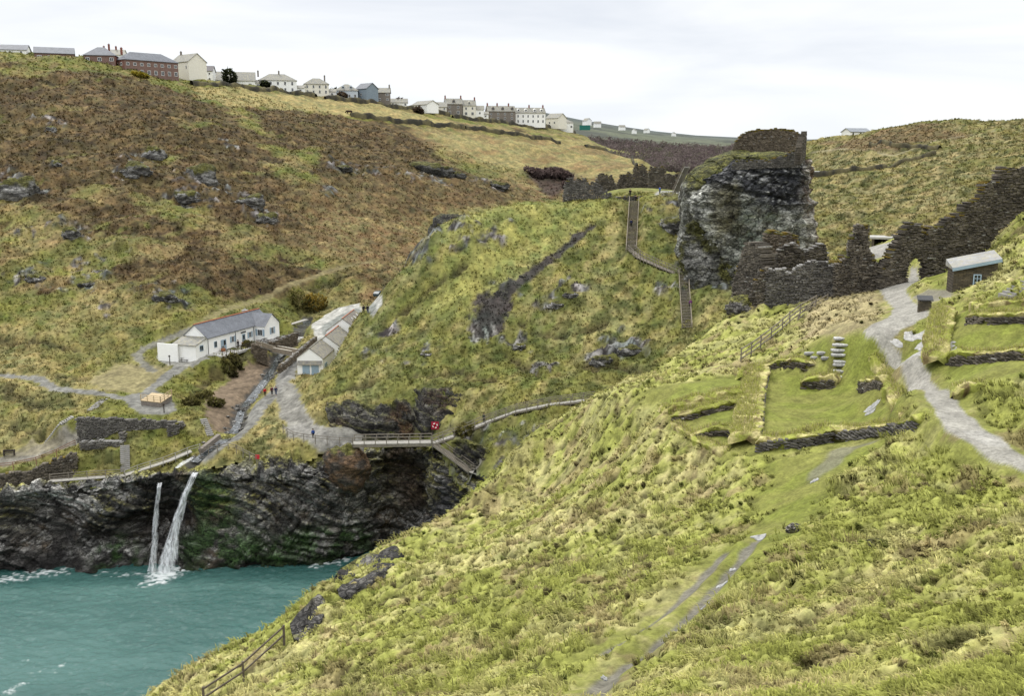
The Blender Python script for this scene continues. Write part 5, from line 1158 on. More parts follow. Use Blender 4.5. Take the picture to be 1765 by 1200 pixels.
# fences: posts are parts of their fence, the rails another part
def pline(S, pix, **k): return [tuple(S.hit(*p, **k)) for p in pix]
post_me = {}
def fence(label, pts, h=1.1, sp=2.2, rails=(.95,.55), mat=None, pw=.11, cat='fence', group=None, name='fence', rw=.05, rh=.09, lean=0):
    mat = mat or WOOD; pts = [Vector(p) for p in pts]
    Lt = [0]
    for a, b in zip(pts, pts[1:]): Lt.append(Lt[-1]+(b-a).length)
    n = max(2, int(Lt[-1]/sp)+1); A = np.array([p[:] for p in pts])
    pos = [Vector([np.interp(Lt[-1]*i/(n-1), Lt, A[:, k]) for k in range(3)]) for i in range(n)]
    t = thing(name, label, cat, pos[0], 0, group); r = random.Random(len(label)); o = pos[0]
    key = (h, pw, mat.name)
    if key not in post_me: post_me[key] = MB().box(-pw/2, pw/2, -pw/2, pw/2, -.5, h).mesh('post', mat)
    for p in pos:
        q = link('post', post_me[key], t, p-o); q.rotation_euler = (r.gauss(0, .02), r.gauss(0, .02)+lean, r.gauss(0, .3))
    for z in rails:
        m = MB()
        for a, b in zip(pos, pos[1:]): m.beam(a-o+Vector((0, 0, z+r.gauss(0, .01))), b-o+Vector((0, 0, z+r.gauss(0, .01))), rw, rh)
        m.build('rail', mat, t)
    return t
FG = 'timber post and rail fences'
up = lambda pts, dz: [(x, y, z+dz) for x, y, z in pts]
def flight(name, label, cat, a, b, width, n, mat, rails=True, group=None, riser=True, th=.07, solid=False, rmat=None, sides=(-1, 1), hr=.95):
    """stairs from low point a to high point b; every step is a part"""
    a = Vector(a); b = Vector(b); d = b-a; hd = Vector((d.x, d.y, 0)); L = hd.length; hd.normalize(); sd = Vector((hd.y, -hd.x, 0))
    t = thing(name, label, cat, a, 0, group); go = L/n; ri = d.z/n
    rz = math.atan2(hd.y, hd.x)
    m = MB().box(-.02, go*(.98 if riser or solid else .66), -width/2, width/2, (ri*.0-(.5 if solid else 0)) if solid else ri-th, ri)
    if riser and not solid: m.box(go*.9, go*.96, -width/2, width/2, ri+.003, ri*1.55)
    me = m.mesh('step', mat)
    for i in range(n):
        o = link('step', me, t, hd*(go*i)+Vector((0, 0, ri*i))); o.rotation_euler.z = rz
    if not solid:
        for s in (-1, 1): MB().beam(sd*s*(width/2+.05)+Vector((0, 0, -.05)), d+sd*s*(width/2+.05)+Vector((0, 0, -.05)), .07, .28).build('stringer', mat, t)
    if rails:
        for s in sides:
            o = sd*s*(width/2+.1); k = max(2, int(L/2.2)+1); m = MB()
            m.beam(o+Vector((0,0,hr)), d+o+Vector((0,0,hr)), .07, .09).beam(o+Vector((0,0,hr*.55)), d+o+Vector((0,0,hr*.55)), .05, .07)
            m.build('handrail', rmat or mat, t)
            pm = MB().box(-.05, .05, -.05, .05, -.5, hr+.05).mesh('rail_post', rmat or mat)
            for i in range(k): link('rail_post', pm, t, o+d*(i/(k-1)))
    return t
# ------------------------------------------------------------------ the cafe
ax, ay, _ = Pz(359, 611, ZC)
CAF_RZ = math.atan2(25.6, 9.2)                      # the long front runs away from the viewer
caf = thing('cafe', 'long white cottage cafe with blue grey slate roof and red ridge beside the stream', 'cafe', (ax, ay, ZC), CAF_RZ)
L_, D_, E_, R_ = 23.0, 6.0, 3.5, 2.5                # local x along the front, y into the building, front at y=0
m = MB()
m.add([(0,0,-1.5),(L_,0,-1.5),(L_,D_,-1.5),(0,D_,-1.5),(0,0,E_),(L_,0,E_),(L_,D_,E_),(0,D_,E_),(0,D_/2,E_+R_),(L_,D_/2,E_+R_)], [(0,1,5,4),(2,3,7,6),(1,2,6,9,5),(3,0,4,8,7)])
x0, x1, pj = 17.0, 22.7, 2.6
m.add([(x0,0.01,-1.5),(x0,-pj,-1.5),(x1,-pj,-1.5),(x1,.01,-1.5),(x0,.01,E_-.1),(x0,-pj,E_-.1),(x1,-pj,E_-.1),(x1,.01,E_-.1),((x0+x1)/2,-pj,E_+2.2)], [(0,1,5,4),(1,2,6,8,5),(2,3,7,6)])
m.build('wall', WHITE, caf)
cr = roof_mesh(L_, D_, E_, R_, 'gable', .28, .14).build('roof', SLATE, caf)
xm = (x0+x1)/2; yr = D_/2
MB().add([(x0-.25,-pj-.25,E_-.25),(xm,-pj-.25,E_+2.32),(xm,yr-.2,E_+2.32),(x0-.25,.15,E_-.2),(x1+.25,-pj-.25,E_-.25),(x1+.25,.15,E_-.2)],
         [(0,1,2,3),(1,4,5,2)]).build('wing_roof', SLATE, caf)
MB().beam((-.3,D_/2,E_+R_+.18),(L_+.3,D_/2,E_+R_+.18),.3,.16).build('ridge_tiles', REDT, cr)
chimney(cr, 19.5, D_/2+1.2, E_+R_-.6, 1.0, .9, .8, CONC)
MB().beam((-.05,-.12,E_-.12),(x0,-.12,E_-.12),.14,.14).build('gutter', DARKM, caf)
for xx in (.05, 9.6, 16.4): MB().cyl((xx,-.1,0),(xx,-.1,E_-.1),.06,.06,6).build('drainpipe', DARKM, caf)
def shutters(par, cx, z, w, h, y, side='front'):
    m_ = MB()
    for s in (-1, 1):
        c_ = cx+s*(w/2+.26)
        if side == 'front': m_.box(c_-.22, c_+.22, y-.09, y-.02, z, z+h)
        else: m_.box(y-.09, y-.02, c_-.22, c_+.22, z, z+h)
    m_.build('shutter', BLUEP, par)
window(caf, 2.6, 1.0, 1.0, 1.3, 0, mat=BLUEP)
for dx_ in (5.7, 12.6):
    do = MB().box(dx_-.55, dx_+.55, -.06, .02, 0, 2.2).build('door', BLUEP, caf); MB().box(dx_-.35, dx_+.35, -.075, -.05, 1.0, 2.0).build('pane', GLASS, do)
MB().box(4.4, 5.05, -.10, -.03, 0, 2.2).build('door_leaf', BLUEP, caf)
window(caf, 8.6, 1.1, .9, 1.3, 0); shutters(caf, 8.6, 1.1, .9, 1.3, 0)
window(caf, 15.0, 1.0, .9, 1.3, 0); shutters(caf, 15.0, 1.0, .9, 1.3, 0)
window(caf, xm, 1.2, 1.0, 1.5, -pj); shutters(caf, xm, 1.2, 1.0, 1.5, -pj)
window(caf, -1.3, 1.1, 1.3, 1.5, x0, 'left'); shutters(caf, -1.3, 1.1, 1.3, 1.5, x0, 'left')
sb_ = MB().box(11.6, 13.4, -.10, -.04, 2.45, 2.75).build('sign_board', DARKM, caf)
# lean-to at the near gable, and the white screen wall
lt = MB(); lt.add([(-3.6,.3,-1.5),(0,.3,-1.5),(0,D_-.3,-1.5),(-3.6,D_-.3,-1.5),(-3.6,.3,2.4),(0,.3,3.4),(0,D_-.3,3.4),(-3.6,D_-.3,2.4)], [(0,1,5,4),(2,3,7,6),(3,0,4,7)])
lo = lt.build('lean_to', WHITE, caf); window(lo, -1.7, 1.0, 1.2, 1.2, .3, mat=BLUEP)
MB().add([(-3.95,.0,2.35),(.02,.0,3.52),(.02,D_,3.52),(-3.95,D_,2.35),(-3.95,.0,2.5),(.02,.0,3.67),(.02,D_,3.67),(-3.95,D_,2.5)], [(0,3,2,1),(4,5,6,7),(0,1,5,4),(2,3,7,6),(3,0,4,7)]).build('lean_to_roof', SLATE2, lo)
MB().box(-4.4, -4.15, D_-1.8, D_+3.2, -1.5, 2.6).build('screen_wall', WHITE, caf)
def caf_w(x, y, z=0): return caf_m @ Vector((x, y, z))
caf_m = Matrix.Translation(caf.location) @ Matrix.Rotation(CAF_RZ, 4, 'Z')
# paved apron along the front, set on a low bank
ap = MB().box(-.5, 24.5, -4.2, .4, -.5, -.02).box(17, 24.5, -8.5, -4.2, -.9, -.03).build('pavement', CONC); ap.matrix_world = caf_m; ap['kind'] = 'structure'
fence('dark railing along the front of the white cafe terrace', [caf_w(-.6,-4.0), caf_w(11.5,-4.0)], 1.15, 1.3, (1.05,.55,.2), WOODD, .08, group=FG)
fence('railing around the cafe terrace under the wing', [caf_w(16.5,-8.3), caf_w(20.5,-8.3), caf_w(24.2,-7.4), caf_w(24.4,-4)], 1.1, 1.2, (1.0,.5), WOODD, .08, group=FG)
def planter(x, y, lab):
    t = thing('planter', lab, 'planter', caf_w(x, y), 0, 'planters outside the cafe')
    MB().cyl((0,0,0),(0,0,.6),.42,.52,10).build('tub', ORNG, t)
    r = np.random.default_rng(int(x*10)); mb = MB()
    for i in range(40):
        p = Vector(r.normal(0, .22, 3)); p.z = .75+abs(p.z); q = p+Vector(r.normal(0, .16, 3)); s = Vector(r.normal(0, .1, 3)); mb.add([p, q, q+s], [(0,1,2)])
    mb.build('plant', M_('brown shrub', (.16,.09,.03), .3, 4), t)
planter(3.8, -1.0, 'round tub of plants left of the cafe blue door'); planter(11.0, -1.1, 'round tub of plants right of the cafe shuttered window, by the entrance')
def picnic(p, rz, lab, grp):
    t = thing('picnic_table', lab, 'picnic table', p, rz, grp)
    MB().box(-.9,.9,-.38,.38,.71,.76).build('tabletop', WOODD, t, bevel=.01)
    for s in (-1, 1):
        MB().box(-.9,.9,s*.72-.13,s*.72+.13,.43,.47).build('bench', WOODD, t)
    for s in (-.65, .65): MB().beam((s,-.7,0),(s,-.25,.7),.08,.05).beam((s,.7,0),(s,.25,.7),.08,.05).beam((s,-.75,.4),(s,.75,.4),.05,.08).build('leg', WOODD, t)
    return t
pz = lambda px, py: MS.hit(px, py)
for px, py, rz, lab in ((286,620,.2,'leftmost dark picnic table on the paved corner below the cafe'),(309,616,.9,'back picnic table on the paved corner, nearest the white lean-to'),(320,623,-.2,'front right picnic table on the paved corner below the cafe')):
    picnic(pz(px, py), rz, lab, 'picnic tables on the paved corner')
for i, (x, y) in enumerate(((13.5,-3.0),(15.8,-3.1),(15.2,-5.2),(18.2,-5.0),(20.6,-5.2),(18.6,-7.0),(21.6,-6.8))):
    picnic(caf_w(x, y), CAF_RZ+.1*i, 'dark picnic table on the cafe terrace by the wing', 'picnic tables on the upper cafe terrace')
for px, py, h, lab in ((293,629,2.0,'dark signpost at the corner of the paved picnic area'),(283,712,1.7,'thin dark post at the edge of the gravel terrace')):
    p = MS.hit(px, py); t = thing('signpost', lab, 'signpost', p); MB().box(-.07,.07,-.07,.07,-.3,h).build('post', WOODD, t); MB().box(-.2,.2,-.09,-.06,h-.35,h-.05).build('board', WOODD, t)
# ------------------------------------------------------------------ sheds on the right of the track
def shed(name, lab, cat, xc, Y0, Y1, w, zg, ze, zr, roof, yaw=-.04, wall=None):
    pos = Vector((xc-w/2, Y0, zg)); t = thing(name, lab, cat, pos, yaw)
    L = Y1-Y0; e = ze-zg; r = zr-ze
    MB().add([(0,0,-2),(w,0,-2),(w,L,-2),(0,L,-2),(0,0,e),(w,0,e),(w,L,e),(0,L,e),(w/2,0,e+r),(w/2,L,e+r)], [(0,1,5,8,4),(2,3,7,9,6),(1,2,6,5),(3,0,4,7)]).build('wall', wall or WHITE, t)
    s = r/(w/2); o = .22
    ro = MB().add([(-o,-.12,e-o*s),(w/2,-.12,e+r),(w+o,-.12,e-o*s),(-o,L,e-o*s),(w/2,L,e+r),(w+o,L,e-o*s),(-o,-.12,e-o*s+.13),(w/2,-.12,e+r+.13),(w+o,-.12,e-o*s+.13),(-o,L,e-o*s+.13),(w/2,L,e+r+.13),(w+o,L,e-o*s+.13)],
        [(0,3,4,1),(1,4,5,2),(6,7,10,9),(7,8,11,10),(0,1,7,6),(1,2,8,7),(0,6,9,3),(2,5,11,8),(3,9,10,4),(4,10,11,5)]).build('roof', roof, t)
    MB().beam((w/2,-.1,e+r+.16),(w/2,L,e+r+.16),.2,.12).build('ridge_tiles', REDT if zr > 27.9 else SLATE2, ro)
    return t, w, e, r, ro
t, w, e, r, ro = shed('shed', 'lowest white shed with two pale blue doors and lichened slate roof', 'shed', -40.0, 190.6, 200.5, 5.1, 22.3, 25.9, 27.8, SLATE3)
for dx_ in (1.75, 3.55): MB().box(dx_-.72, dx_+.72, -.07, .02, .05, 2.15).build('door', BLUEP, t)
MB().add([(.1,-.55,2.3),(w-.1,-.55,2.3),(w-.1,-.01,3.0),(.1,-.01,3.0),(.1,-.55,2.4),(w-.1,-.55,2.4),(w-.1,-.01,3.1),(.1,-.01,3.1)], [(0,3,2,1),(4,5,6,7),(0,1,5,4),(1,2,6,5),(3,0,4,7)]).build('porch_roof', SLATE3, t)
MB().box(w-.02, w+.06, 1.5, 3.6, -.2, 2.2).build('door', BLUEP, t)
shed('shed', 'middle white shed with lichened slate roof and red ridge, stepped above the lowest shed', 'shed', -38.6, 200.5, 213, 5.6, 23.0, 26.4, 28.5, SLATE3)
t, w, e, r, ro = shed('workshop', 'uppermost and widest white building of the row, brown roof with three skylights', 'shed', -37.2, 213, 226, 7.2, 24.4, 27.4, 30.1, SLATEB)
for k in range(3):
    y = 5.2+k*2.3+.8*(k == 2); s = r/(w/2); p = lambda q, yy: (q, yy, e+r-(q-w/2)*s+.17)
    MB().add([p(w/2+.9,y-.22), p(w/2+.9,y+.22), p(w/2+2.5,y+.22), p(w/2+2.5,y-.22)], [(0,3,2,1)]).build('skylight', FRAME, ro)
window(t, w-1.5, 1.2, .5, .9, 0.0, mat=DARKM)
# ------------------------------------------------------------------ footbridge over the stream
pA = Vector(Pz(446, 597, 25.6)); pB = Vector(Pz(470, 605, 24.1)); pC = Vector(Pz(508, 612, 23.6))
t = thing('footbridge', 'small pale footbridge with stone parapets between the cafe and the track', 'footbridge', pB)
for p, q, nm in ((pA, pB, 'ramp'), (pB, pC, 'deck')): MB().beam(p-pB, q-pB, 1.9, .3).build(nm, CONC, t)
for sgn in (-1, 1):
    m = MB()
    for p, q in ((pA, pB), (pB, pC)):
        d = (q-p).normalized(); sd = d.cross(Vector((0,0,1))).normalized()*1.05*sgn
        m.beam(p-pB+sd+Vector((0,0,.55)), q-pB+sd+Vector((0,0,.55)), .22, .9)
    pr = m.build('parapet', M_('tan parapet stone', (.24,.20,.15), .3, 2), t); m2 = MB()
    for p, q in ((pA, pB), (pB, pC)):
        d = (q-p).normalized(); sd = d.cross(Vector((0,0,1))).normalized()*1.05*sgn
        m2.beam(p-pB+sd+Vector((0,0,1.04)), q-pB+sd+Vector((0,0,1.04)), .32, .1)
    m2.build('coping', M_('pale coping', (.50,.46,.38), .12, 2), pr)
MB().beam(Vector(Pz(498,560,26.2))-Vector((0,0,0)), Vector(Pz(528,551,26.4)), 1.2, .18).build('plank_bridge', DECK)
tag(bpy.data.objects['plank_bridge'], 'plain pale plank crossing the stream behind the cafe wing', 'plank bridge')
for i, (px, py) in enumerate(((437,617),(440,613),(444,609))):
    pass
# ------------------------------------------------------------------ viewing platform on the gravel terrace
pp = [Vector(Pz(*q)) for q in ((242,690,21.6),(277,694,21.6),(297,681,21.6),(262,677,21.6))]; o = pp[0]
t = thing('viewing_platform', 'small pale timber viewing platform with new wooden railing on a stone base', 'platform', o)
MB().add([p-o+Vector((0,0,-.12)) for p in pp]+[p-o for p in pp], [(3,2,1,0),(4,5,6,7),(0,1,5,4),(1,2,6,5),(2,3,7,6),(3,0,4,7)]).build('deck', WOODN, t)
cm = sum(pp, Vector())/4
q4 = [cm+(p-cm)*.97 for p in pp]
MB().add([p-o+Vector((0,0,-2.2)) for p in q4]+[p-o+Vector((0,0,-.125)) for p in q4], [(0,1,5,4),(1,2,6,5),(2,3,7,6),(3,0,4,7)]).build('base', STONEH, t)
rm = MB(); pm = MB().box(-.06,.06,-.06,.06,0,1.1).mesh('rail_post', WOODN)
for a, b in ((0,1),(1,2)):
    for z in (.35,.7,1.05): rm.beam(q4[a]-o+Vector((0,0,z)), q4[b]-o+Vector((0,0,z)), .06, .1)
    for k in range(4): link('rail_post', pm, t, q4[a].lerp(q4[b], k/3)-o)
rm.build('railing', WOODN, t)
# ------------------------------------------------------------------ benches, cars, signs
p = MS.hit(16, 786); t = thing('bench', 'dark wooden bench on the coast path at far left', 'bench', p, .1)
MB().box(-.95,.95,-.22,.22,.42,.48).build('seat', WOODD, t); MB().box(-.95,.95,.2,.26,.6,1.0).build('backrest', WOODD, t)
for s in (-.85,.85): MB().box(s-.06,s+.06,-.2,.26,0,1.05).build('leg', WOODD, t)
def car(lab, p, rz, col):
    t = thing('parked_car', lab, 'car', p, rz); pm_ = M_('car paint '+lab[:6], col, .05, 1, .3, .5, 0)
    MB().prism([(-2.0,.3),(2.0,.3),(2.05,.75),(1.25,.92),(.6,1.45),(-1.2,1.48),(-1.95,.95)], -.85, .85).build('body', pm_, t, bevel=.06)
    MB().prism([(1.12,.95),(.58,1.38),(-1.15,1.40),(-1.7,.98)], -.862, .862).build('window', GLASS, t)
    for x in (-1.25, 1.25):
        for y in (-.8,.8):
            wo = MB().cyl((x,y-.1,.32),(x,y+.1,.32),.32,.32,14).build('wheel', DARKM, t)
    return t
car('dark car half hidden behind the mound at the far end of the lane', MS.hit(655,512,230), 1.1, (.03,.05,.06))
car('white car parked behind the uppermost building with skylights', Vector(Pz(634,553,28.6)), 1.3, (.65,.66,.66))
p = Vector(P(750,742,155.4)); t = thing('lifebuoy_board', 'red board holding a white and red life ring beside the wooden bridge', 'lifebuoy', p)
MB().box(-.62,.62,-.03,.03,.15,1.45).build('board', M_('dark red board', (.30,.015,.04), .1, 3), t)
MB().box(-.5,-.42,.03,.1,-.8,1.3).box(.42,.5,.03,.1,-.8,1.3).build('post', WOODD, t)
bm = bmesh.new()
for i in range(24):
    a = i/24*6.2832
    for j in range(8):
        b = j/8*6.2832; bm.verts.new(((.36+.09*math.cos(b))*math.cos(a), -.1+.09*math.sin(b), .8+(.36+.09*math.cos(b))*math.sin(a)))
bm.verts.ensure_lookup_table()
for i in range(24):
    for j in range(8): bm.faces.new([bm.verts[k] for k in (i*8+j, ((i+1)%24)*8+j, ((i+1)%24)*8+(j+1)%8, i*8+(j+1)%8)])
me = bpy.data.meshes.new('ring'); bm.to_mesh(me); bm.free(); me.materials.append(FRAME); me.materials.append(REDP)
for f in me.polygons: f.material_index = 1 if (f.index//24) % 2 else 0
link('ring', me, t)
p = Vector(Pz(444,795,16.6)); t = thing('sign', 'small red sign on the fence end above the waterfall', 'sign', p); MB().box(-.35,.35,-.03,.03,.35,1.05).build('panel', REDP, t); MB().box(-.04,.04,.03,.1,-.5,1.1).build('post', WOOD, t)
# ------------------------------------------------------------------ bridge, boardwalk, stairs
a = Vector(Pz(610,764,18.9)); b = Vector(Pz(744,762,19.1)); t = thing('timber_bridge', 'grey timber bridge with railings spanning the gap in the sea cliff', 'bridge', a); d = b-a; hd = d.normalized(); sd = Vector((hd.y,-hd.x,0))
MB().beam(-hd*.3+sd*0, d+hd*.3, 1.7, .12).build('deck', DECK, t)
for s in (-1, 1):
    MB().beam(sd*s*.82+Vector((0,0,-.3)), d+sd*s*.82+Vector((0,0,-.3)), .14, .45).build('beam', WOOD, t)
    MB().beam(sd*s*.9+Vector((0,0,1.15)), d+sd*s*.9+Vector((0,0,1.15)), .09, .12).beam(sd*s*.9+Vector((0,0,.62)), d+sd*s*.9+Vector((0,0,.62)), .05, .09).build('handrail', WOOD, t)
    pm = MB().box(-.06,.06,-.06,.06,-.2,1.2).mesh('rail_post', WOOD)
    for k in range(8): link('rail_post', pm, t, d*(k/7)+sd*s*.9)
fence('fence along the paved track end leading to the timber bridge', [Pz(488,742,19.3), Pz(500,754,19.0), Pz(530,760,18.9), Pz(570,764,18.9), Pz(608,766,18.9)], 1.1, 2.2, (1.0,.6), WOOD, group=FG)
bw = [Vector(q) for q in (Pz(745,764,19.1), Pz(790,749,20.4), P(840,727,155.8), P(890,709,155.2), P(950,697,154.2), P(1024,688,152.5))]
t = thing('boardwalk', 'pale boardwalk with railings climbing right from the timber bridge across the slope', 'boardwalk', bw[0]); o = bw[0]
L3 = lerp_line([p[:] for p in bw], 46); pm = MB().box(-.05,.05,-.05,.05,-1.0,1.1).mesh('rail_post', WOOD); dk = MB(); rl = MB(); rl2 = MB()
for i in range(45):
    p, q = Vector(L3[i])-o, Vector(L3[i+1])-o; d = (q-p); sd = Vector((d.y,-d.x,0)).normalized()
    dk.beam(p+Vector((0,0,.001*(i%2))), p+d*.93+Vector((0,0,.001*(i%2))), 1.3, .1)
    for s, rr in ((1, rl), (-1, rl2)):
        rr.beam(p+sd*s*.7+Vector((0,0,1.05)), q+sd*s*.7+Vector((0,0,1.05)), .07, .09).beam(p+sd*s*.7+Vector((0,0,.5)), q+sd*s*.7+Vector((0,0,.5)), .05, .07)
        rr.beam(p+sd*s*.66+Vector((0,0,-.16)), q+sd*s*.66+Vector((0,0,-.16)), .08, .22)
        if i % 3 == 0: link('rail_post', pm, t, p+sd*s*.7)
dk.build('deck', DECK, t); rl.build('handrail', WOOD, t); rl2.build('handrail', WOOD, t)
s1 = Pz(750,766,19.0); s2 = P(812,812,149.3); s3 = P(858,827,146.5)
flight('staircase', 'grey timber staircase descending right from the end of the timber bridge', 'staircase', s2, s1, 1.2, 26, WOOD)
fence('short handrail at the foot of the staircase below the timber bridge', up([s2, P(828,817,148.6), s3], 0), 1.1, 1.5, (1.0,.5), WOOD, group=FG)
MB().beam(Vector(s2)-Vector((0,0,.05)), Vector(s3)-Vector((0,0,.05)), 1.2, .1).build('landing', DECK); tag(bpy.data.objects['landing'], 'level timber landing at the foot of the staircase below the timber bridge', 'landing')
TREAD = M_('worn stair treads', (.20,.175,.14), .3, 2.5); WOODR = M_('silvered rail timber', (.30,.26,.20), .25, 3)
f1a, f1b = P(1088,431,199.2), P(1093,346,221.5)
flight('staircase', 'upper flight of the long timber stairs, reaching the wall of the far lawn', 'staircase', f1a, f1b, 1.9, 40, TREAD, riser=False, th=.1, rmat=WOODR, group='long timber stairs up the mound')
f2a, f2b = P(1184,566,173.8), P(1178,473,187)
flight('staircase', 'lower flight of the long timber stairs, disappearing behind the near slope', 'staircase', f2a, f2b, 1.6, 36, TREAD, riser=False, th=.1, rmat=WOODR, group='long timber stairs up the mound')
lw_ = [Vector(q) for q in (f1a, P(1100,443,196.5), P(1135,459,192), P(1172,474,187.6), f2b)]
t = thing('walkway', 'sloping railed walkway joining the two flights of timber stairs', 'walkway', lw_[0]); o = lw_[0]; L3 = lerp_line([p[:] for p in lw_], 18); dk = MB(); rl = MB(); rl2 = MB(); pm = MB().box(-.05,.05,-.05,.05,-.6,1.1).mesh('rail_post', WOOD)
for i in range(17):
    p, q = Vector(L3[i])-o, Vector(L3[i+1])-o; d = q-p; sd = Vector((d.y,-d.x,0)).normalized(); dk.beam(p, q, 1.4, .1)
    for s in (-1, 1):
        (rl if s > 0 else rl2).beam(p+sd*s*.75+Vector((0,0,1.02)), q+sd*s*.75+Vector((0,0,1.02)), .07, .1).beam(p+sd*s*.75+Vector((0,0,.5)), q+sd*s*.75+Vector((0,0,.5)), .05, .08)
        link('rail_post', pm, t, p+sd*s*.75)
dk.build('deck', WOOD, t); rl.build('handrail', WOOD, t); rl2.build('handrail', WOOD, t)
flight('staircase', 'narrow pale staircase climbing the left shoulder of the crag from the far lawn', 'staircase', P(1164,333,218), P(1184,288,206), 1.0, 24, DECK, rmat=WOOD)
w0, w1 = XY(1150, 178), XY(1178, 176.5)
stone_wall('retaining_wall', 'small dark slab wall at the foot of the lower timber flight', 'stone wall', w0, w1, [(1147,557),(1160,553),(1178,553)], [(1150,572),(1166,580),(1178,584)], .6, 71, 'dark', du=.4, dv=.2, ragged=.1, pale_top=.6)
# stone steps round the haven
def steps(label, a, b, w, n, group='stone steps above the haven'): return flight('stone_steps', label, 'steps', a, b, w, n, STEP, rails=False, group=group, solid=True)
steps('stone steps climbing right from the coast path beside the bench', Pz(79,764,15.6), Pz(104,731,19.0), 2.0, 11)
steps('upper end of the curving stone steps above the coast path', Pz(104,731,19.0), Pz(126,718,20.0), 1.4, 6)
steps('straight steep steps beside the stone stub down to the fenced walkway', Pz(216,812,13.9), Pz(215,768,17.4), 1.5, 13)
steps('narrow steps beside the stream, right of the retaining wall', Pz(363,752,17.4), Pz(350,722,19.6), 1.2, 9)
steps('short flight of steps between the grass and the gravel terrace', Pz(156,708,20.1), Pz(181,687,21.3), 1.4, 8)
fence('fence along the lower walkway at the foot of the steep steps', [Pz(86,829,13.3), Pz(130,825,13.5), Pz(180,822,13.7), Pz(214,820,13.8)], 1.15, 2.6, (1.05,.6,.25), WOOD, group=FG)
MB().beam(Pz(84,830,13.3), Pz(216,820,13.8), 1.1, .14).beam(Pz(214,820,13.8), Pz(290,795,15.3), 1.2, .14).beam(Pz(290,795,15.3), Pz(330,778,16.4), 1.2, .14).build('walkway', DECK); tag(bpy.data.objects['walkway.001'] if 'walkway.001' in bpy.data.objects else bpy.data.objects['walkway'], 'pale walkway along the cliff top left of the waterfall', 'walkway')
fence('railing of the walkway rising right towards the top of the waterfall', [Pz(216,822,13.8), Pz(240,812,14.3), Pz(290,797,15.2), Pz(325,782,16.2), Pz(345,776,16.6)], 1.1, 2.0, (1.05,.6), DECK, group=FG)
fence('fence round the track bend above the waterfall', [Pz(345,780,16.5), Pz(372,779,17.0), Pz(400,773,17.5), Pz(420,785,16.9), Pz(442,796,16.5)], 1.1, 1.8, (1.0,.6), WOOD, group=FG)
fence('thin post and rope fence along the coast path at far left', [Pz(-20,811,14.6), Pz(45,804,14.7), Pz(70,795,15.0), Pz(100,783,15.4), Pz(130,768,16.1)], 1.0, 3.2, (.9,.55), M_('rusty rail', (.25,.13,.09), .3, 3), .09, group=FG)
MB().beam(Pz(345,778,16.6), Pz(378,752,17.9), .7, .8).build('low_wall', STONEH); tag(bpy.data.objects['low_wall.001'] if 'low_wall.001' in bpy.data.objects else bpy.data.objects['low_wall'], 'low stone kerb wall between the stream and the track near the fall', 'low wall')
# ------------------------------------------------------------------ people
def skin_mesh(nodes, edges, sub=2):
    me = bpy.data.meshes.new('tmp'); me.from_pydata([n[0] for n in nodes], edges, []); ob = bpy.data.objects.new('tmp', me); COL.objects.link(ob)
    sm_ = ob.modifiers.new('s', 'SKIN'); sm_.use_smooth_shade = True
    for i, n in enumerate(nodes):
        v = me.skin_vertices[0].data[i]; r = n[1]; v.radius = r if isinstance(r, tuple) else (r, r); v.use_root = (i == 0)
    ob.modifiers.new('u', 'SUBSURF').levels = sub
    dg = bpy.context.evaluated_depsgraph_get(); m2 = bpy.data.meshes.new_from_object(ob.evaluated_get(dg)); bpy.data.objects.remove(ob); bpy.data.meshes.remove(me)
    m2.materials.clear(); m2.materials.append(None); return m2
def person_meshes(st=.22, arm=.12):
    """a walking or standing figure, facing +x; height about 1.75"""
    hipz = .93
    body = [((0,0,hipz),.13),((0,0,1.15),.14),((.01,0,1.38),.15),((.02,0,1.52),.06),((.04,0,1.62),.09),((.05,0,1.70),.085),
            ((0,.1,.90),.085),((st*.55,.1,.50),.06),((st,.1,.10),.042),((st+.15,.1,.05),.04),
            ((0,-.1,.90),.085),((-st*.25,-.1,.50),.06),((-st,-.1,.12),.042),((-st+.14,-.1,.05),.04),
            ((0,.19,1.40),.065),((-arm*.6,.25,1.13),.05),((arm*.2,.26,.88),.036),((arm*.4,.26,.80),.03),
            ((0,-.19,1.40),.065),((arm*.3,-.25,1.13),.05),((arm*1.3,-.26,.90),.036),((arm*1.6,-.26,.82),.03)]
    be = [(0,1),(1,2),(2,3),(3,4),(4,5),(0,6),(6,7),(7,8),(8,9),(0,10),(10,11),(11,12),(12,13),(2,14),(14,15),(15,16),(16,17),(2,18),(18,19),(19,20),(20,21)]
    jk = [((0,0,.88),.165),((0,0,1.15),.17),((.01,0,1.38),.175),((.02,0,1.49),.09),((0,.19,1.40),.085),((-arm*.6,.25,1.13),.07),((arm*.2,.26,.88),.055),((0,-.19,1.40),.085),((arm*.3,-.25,1.13),.07),((arm*1.3,-.26,.90),.055)]
    je = [(0,1),(1,2),(2,3),(2,4),(4,5),(5,6),(2,7),(7,8),(8,9)]
    tr = [((0,0,.92),.145),((0,.1,.86),.105),((st*.55,.1,.50),.08),((st,.1,.10),.062),((0,-.1,.86),.105),((-st*.25,-.1,.50),.08),((-st,-.1,.12),.062)]
    te = [(0,1),(1,2),(2,3),(0,4),(4,5),(5,6)]
    hr = [((.02,0,1.68),.1),((.02,0,1.75),.09),((-.03,0,1.62),.07)]; he = [(0,1),(0,2)]
    return [skin_mesh(body, be), skin_mesh(jk, je), skin_mesh(tr, te), skin_mesh(hr, he)]
PM_W = person_meshes(); PM_S = person_meshes(.05, .05)
SKINM = M_('skin', (.48,.30,.22), .08, 4, .6, .3, 0)
def cloth(n, c): return M_('cloth '+n, c, .15, 5, .9, .1, 0)
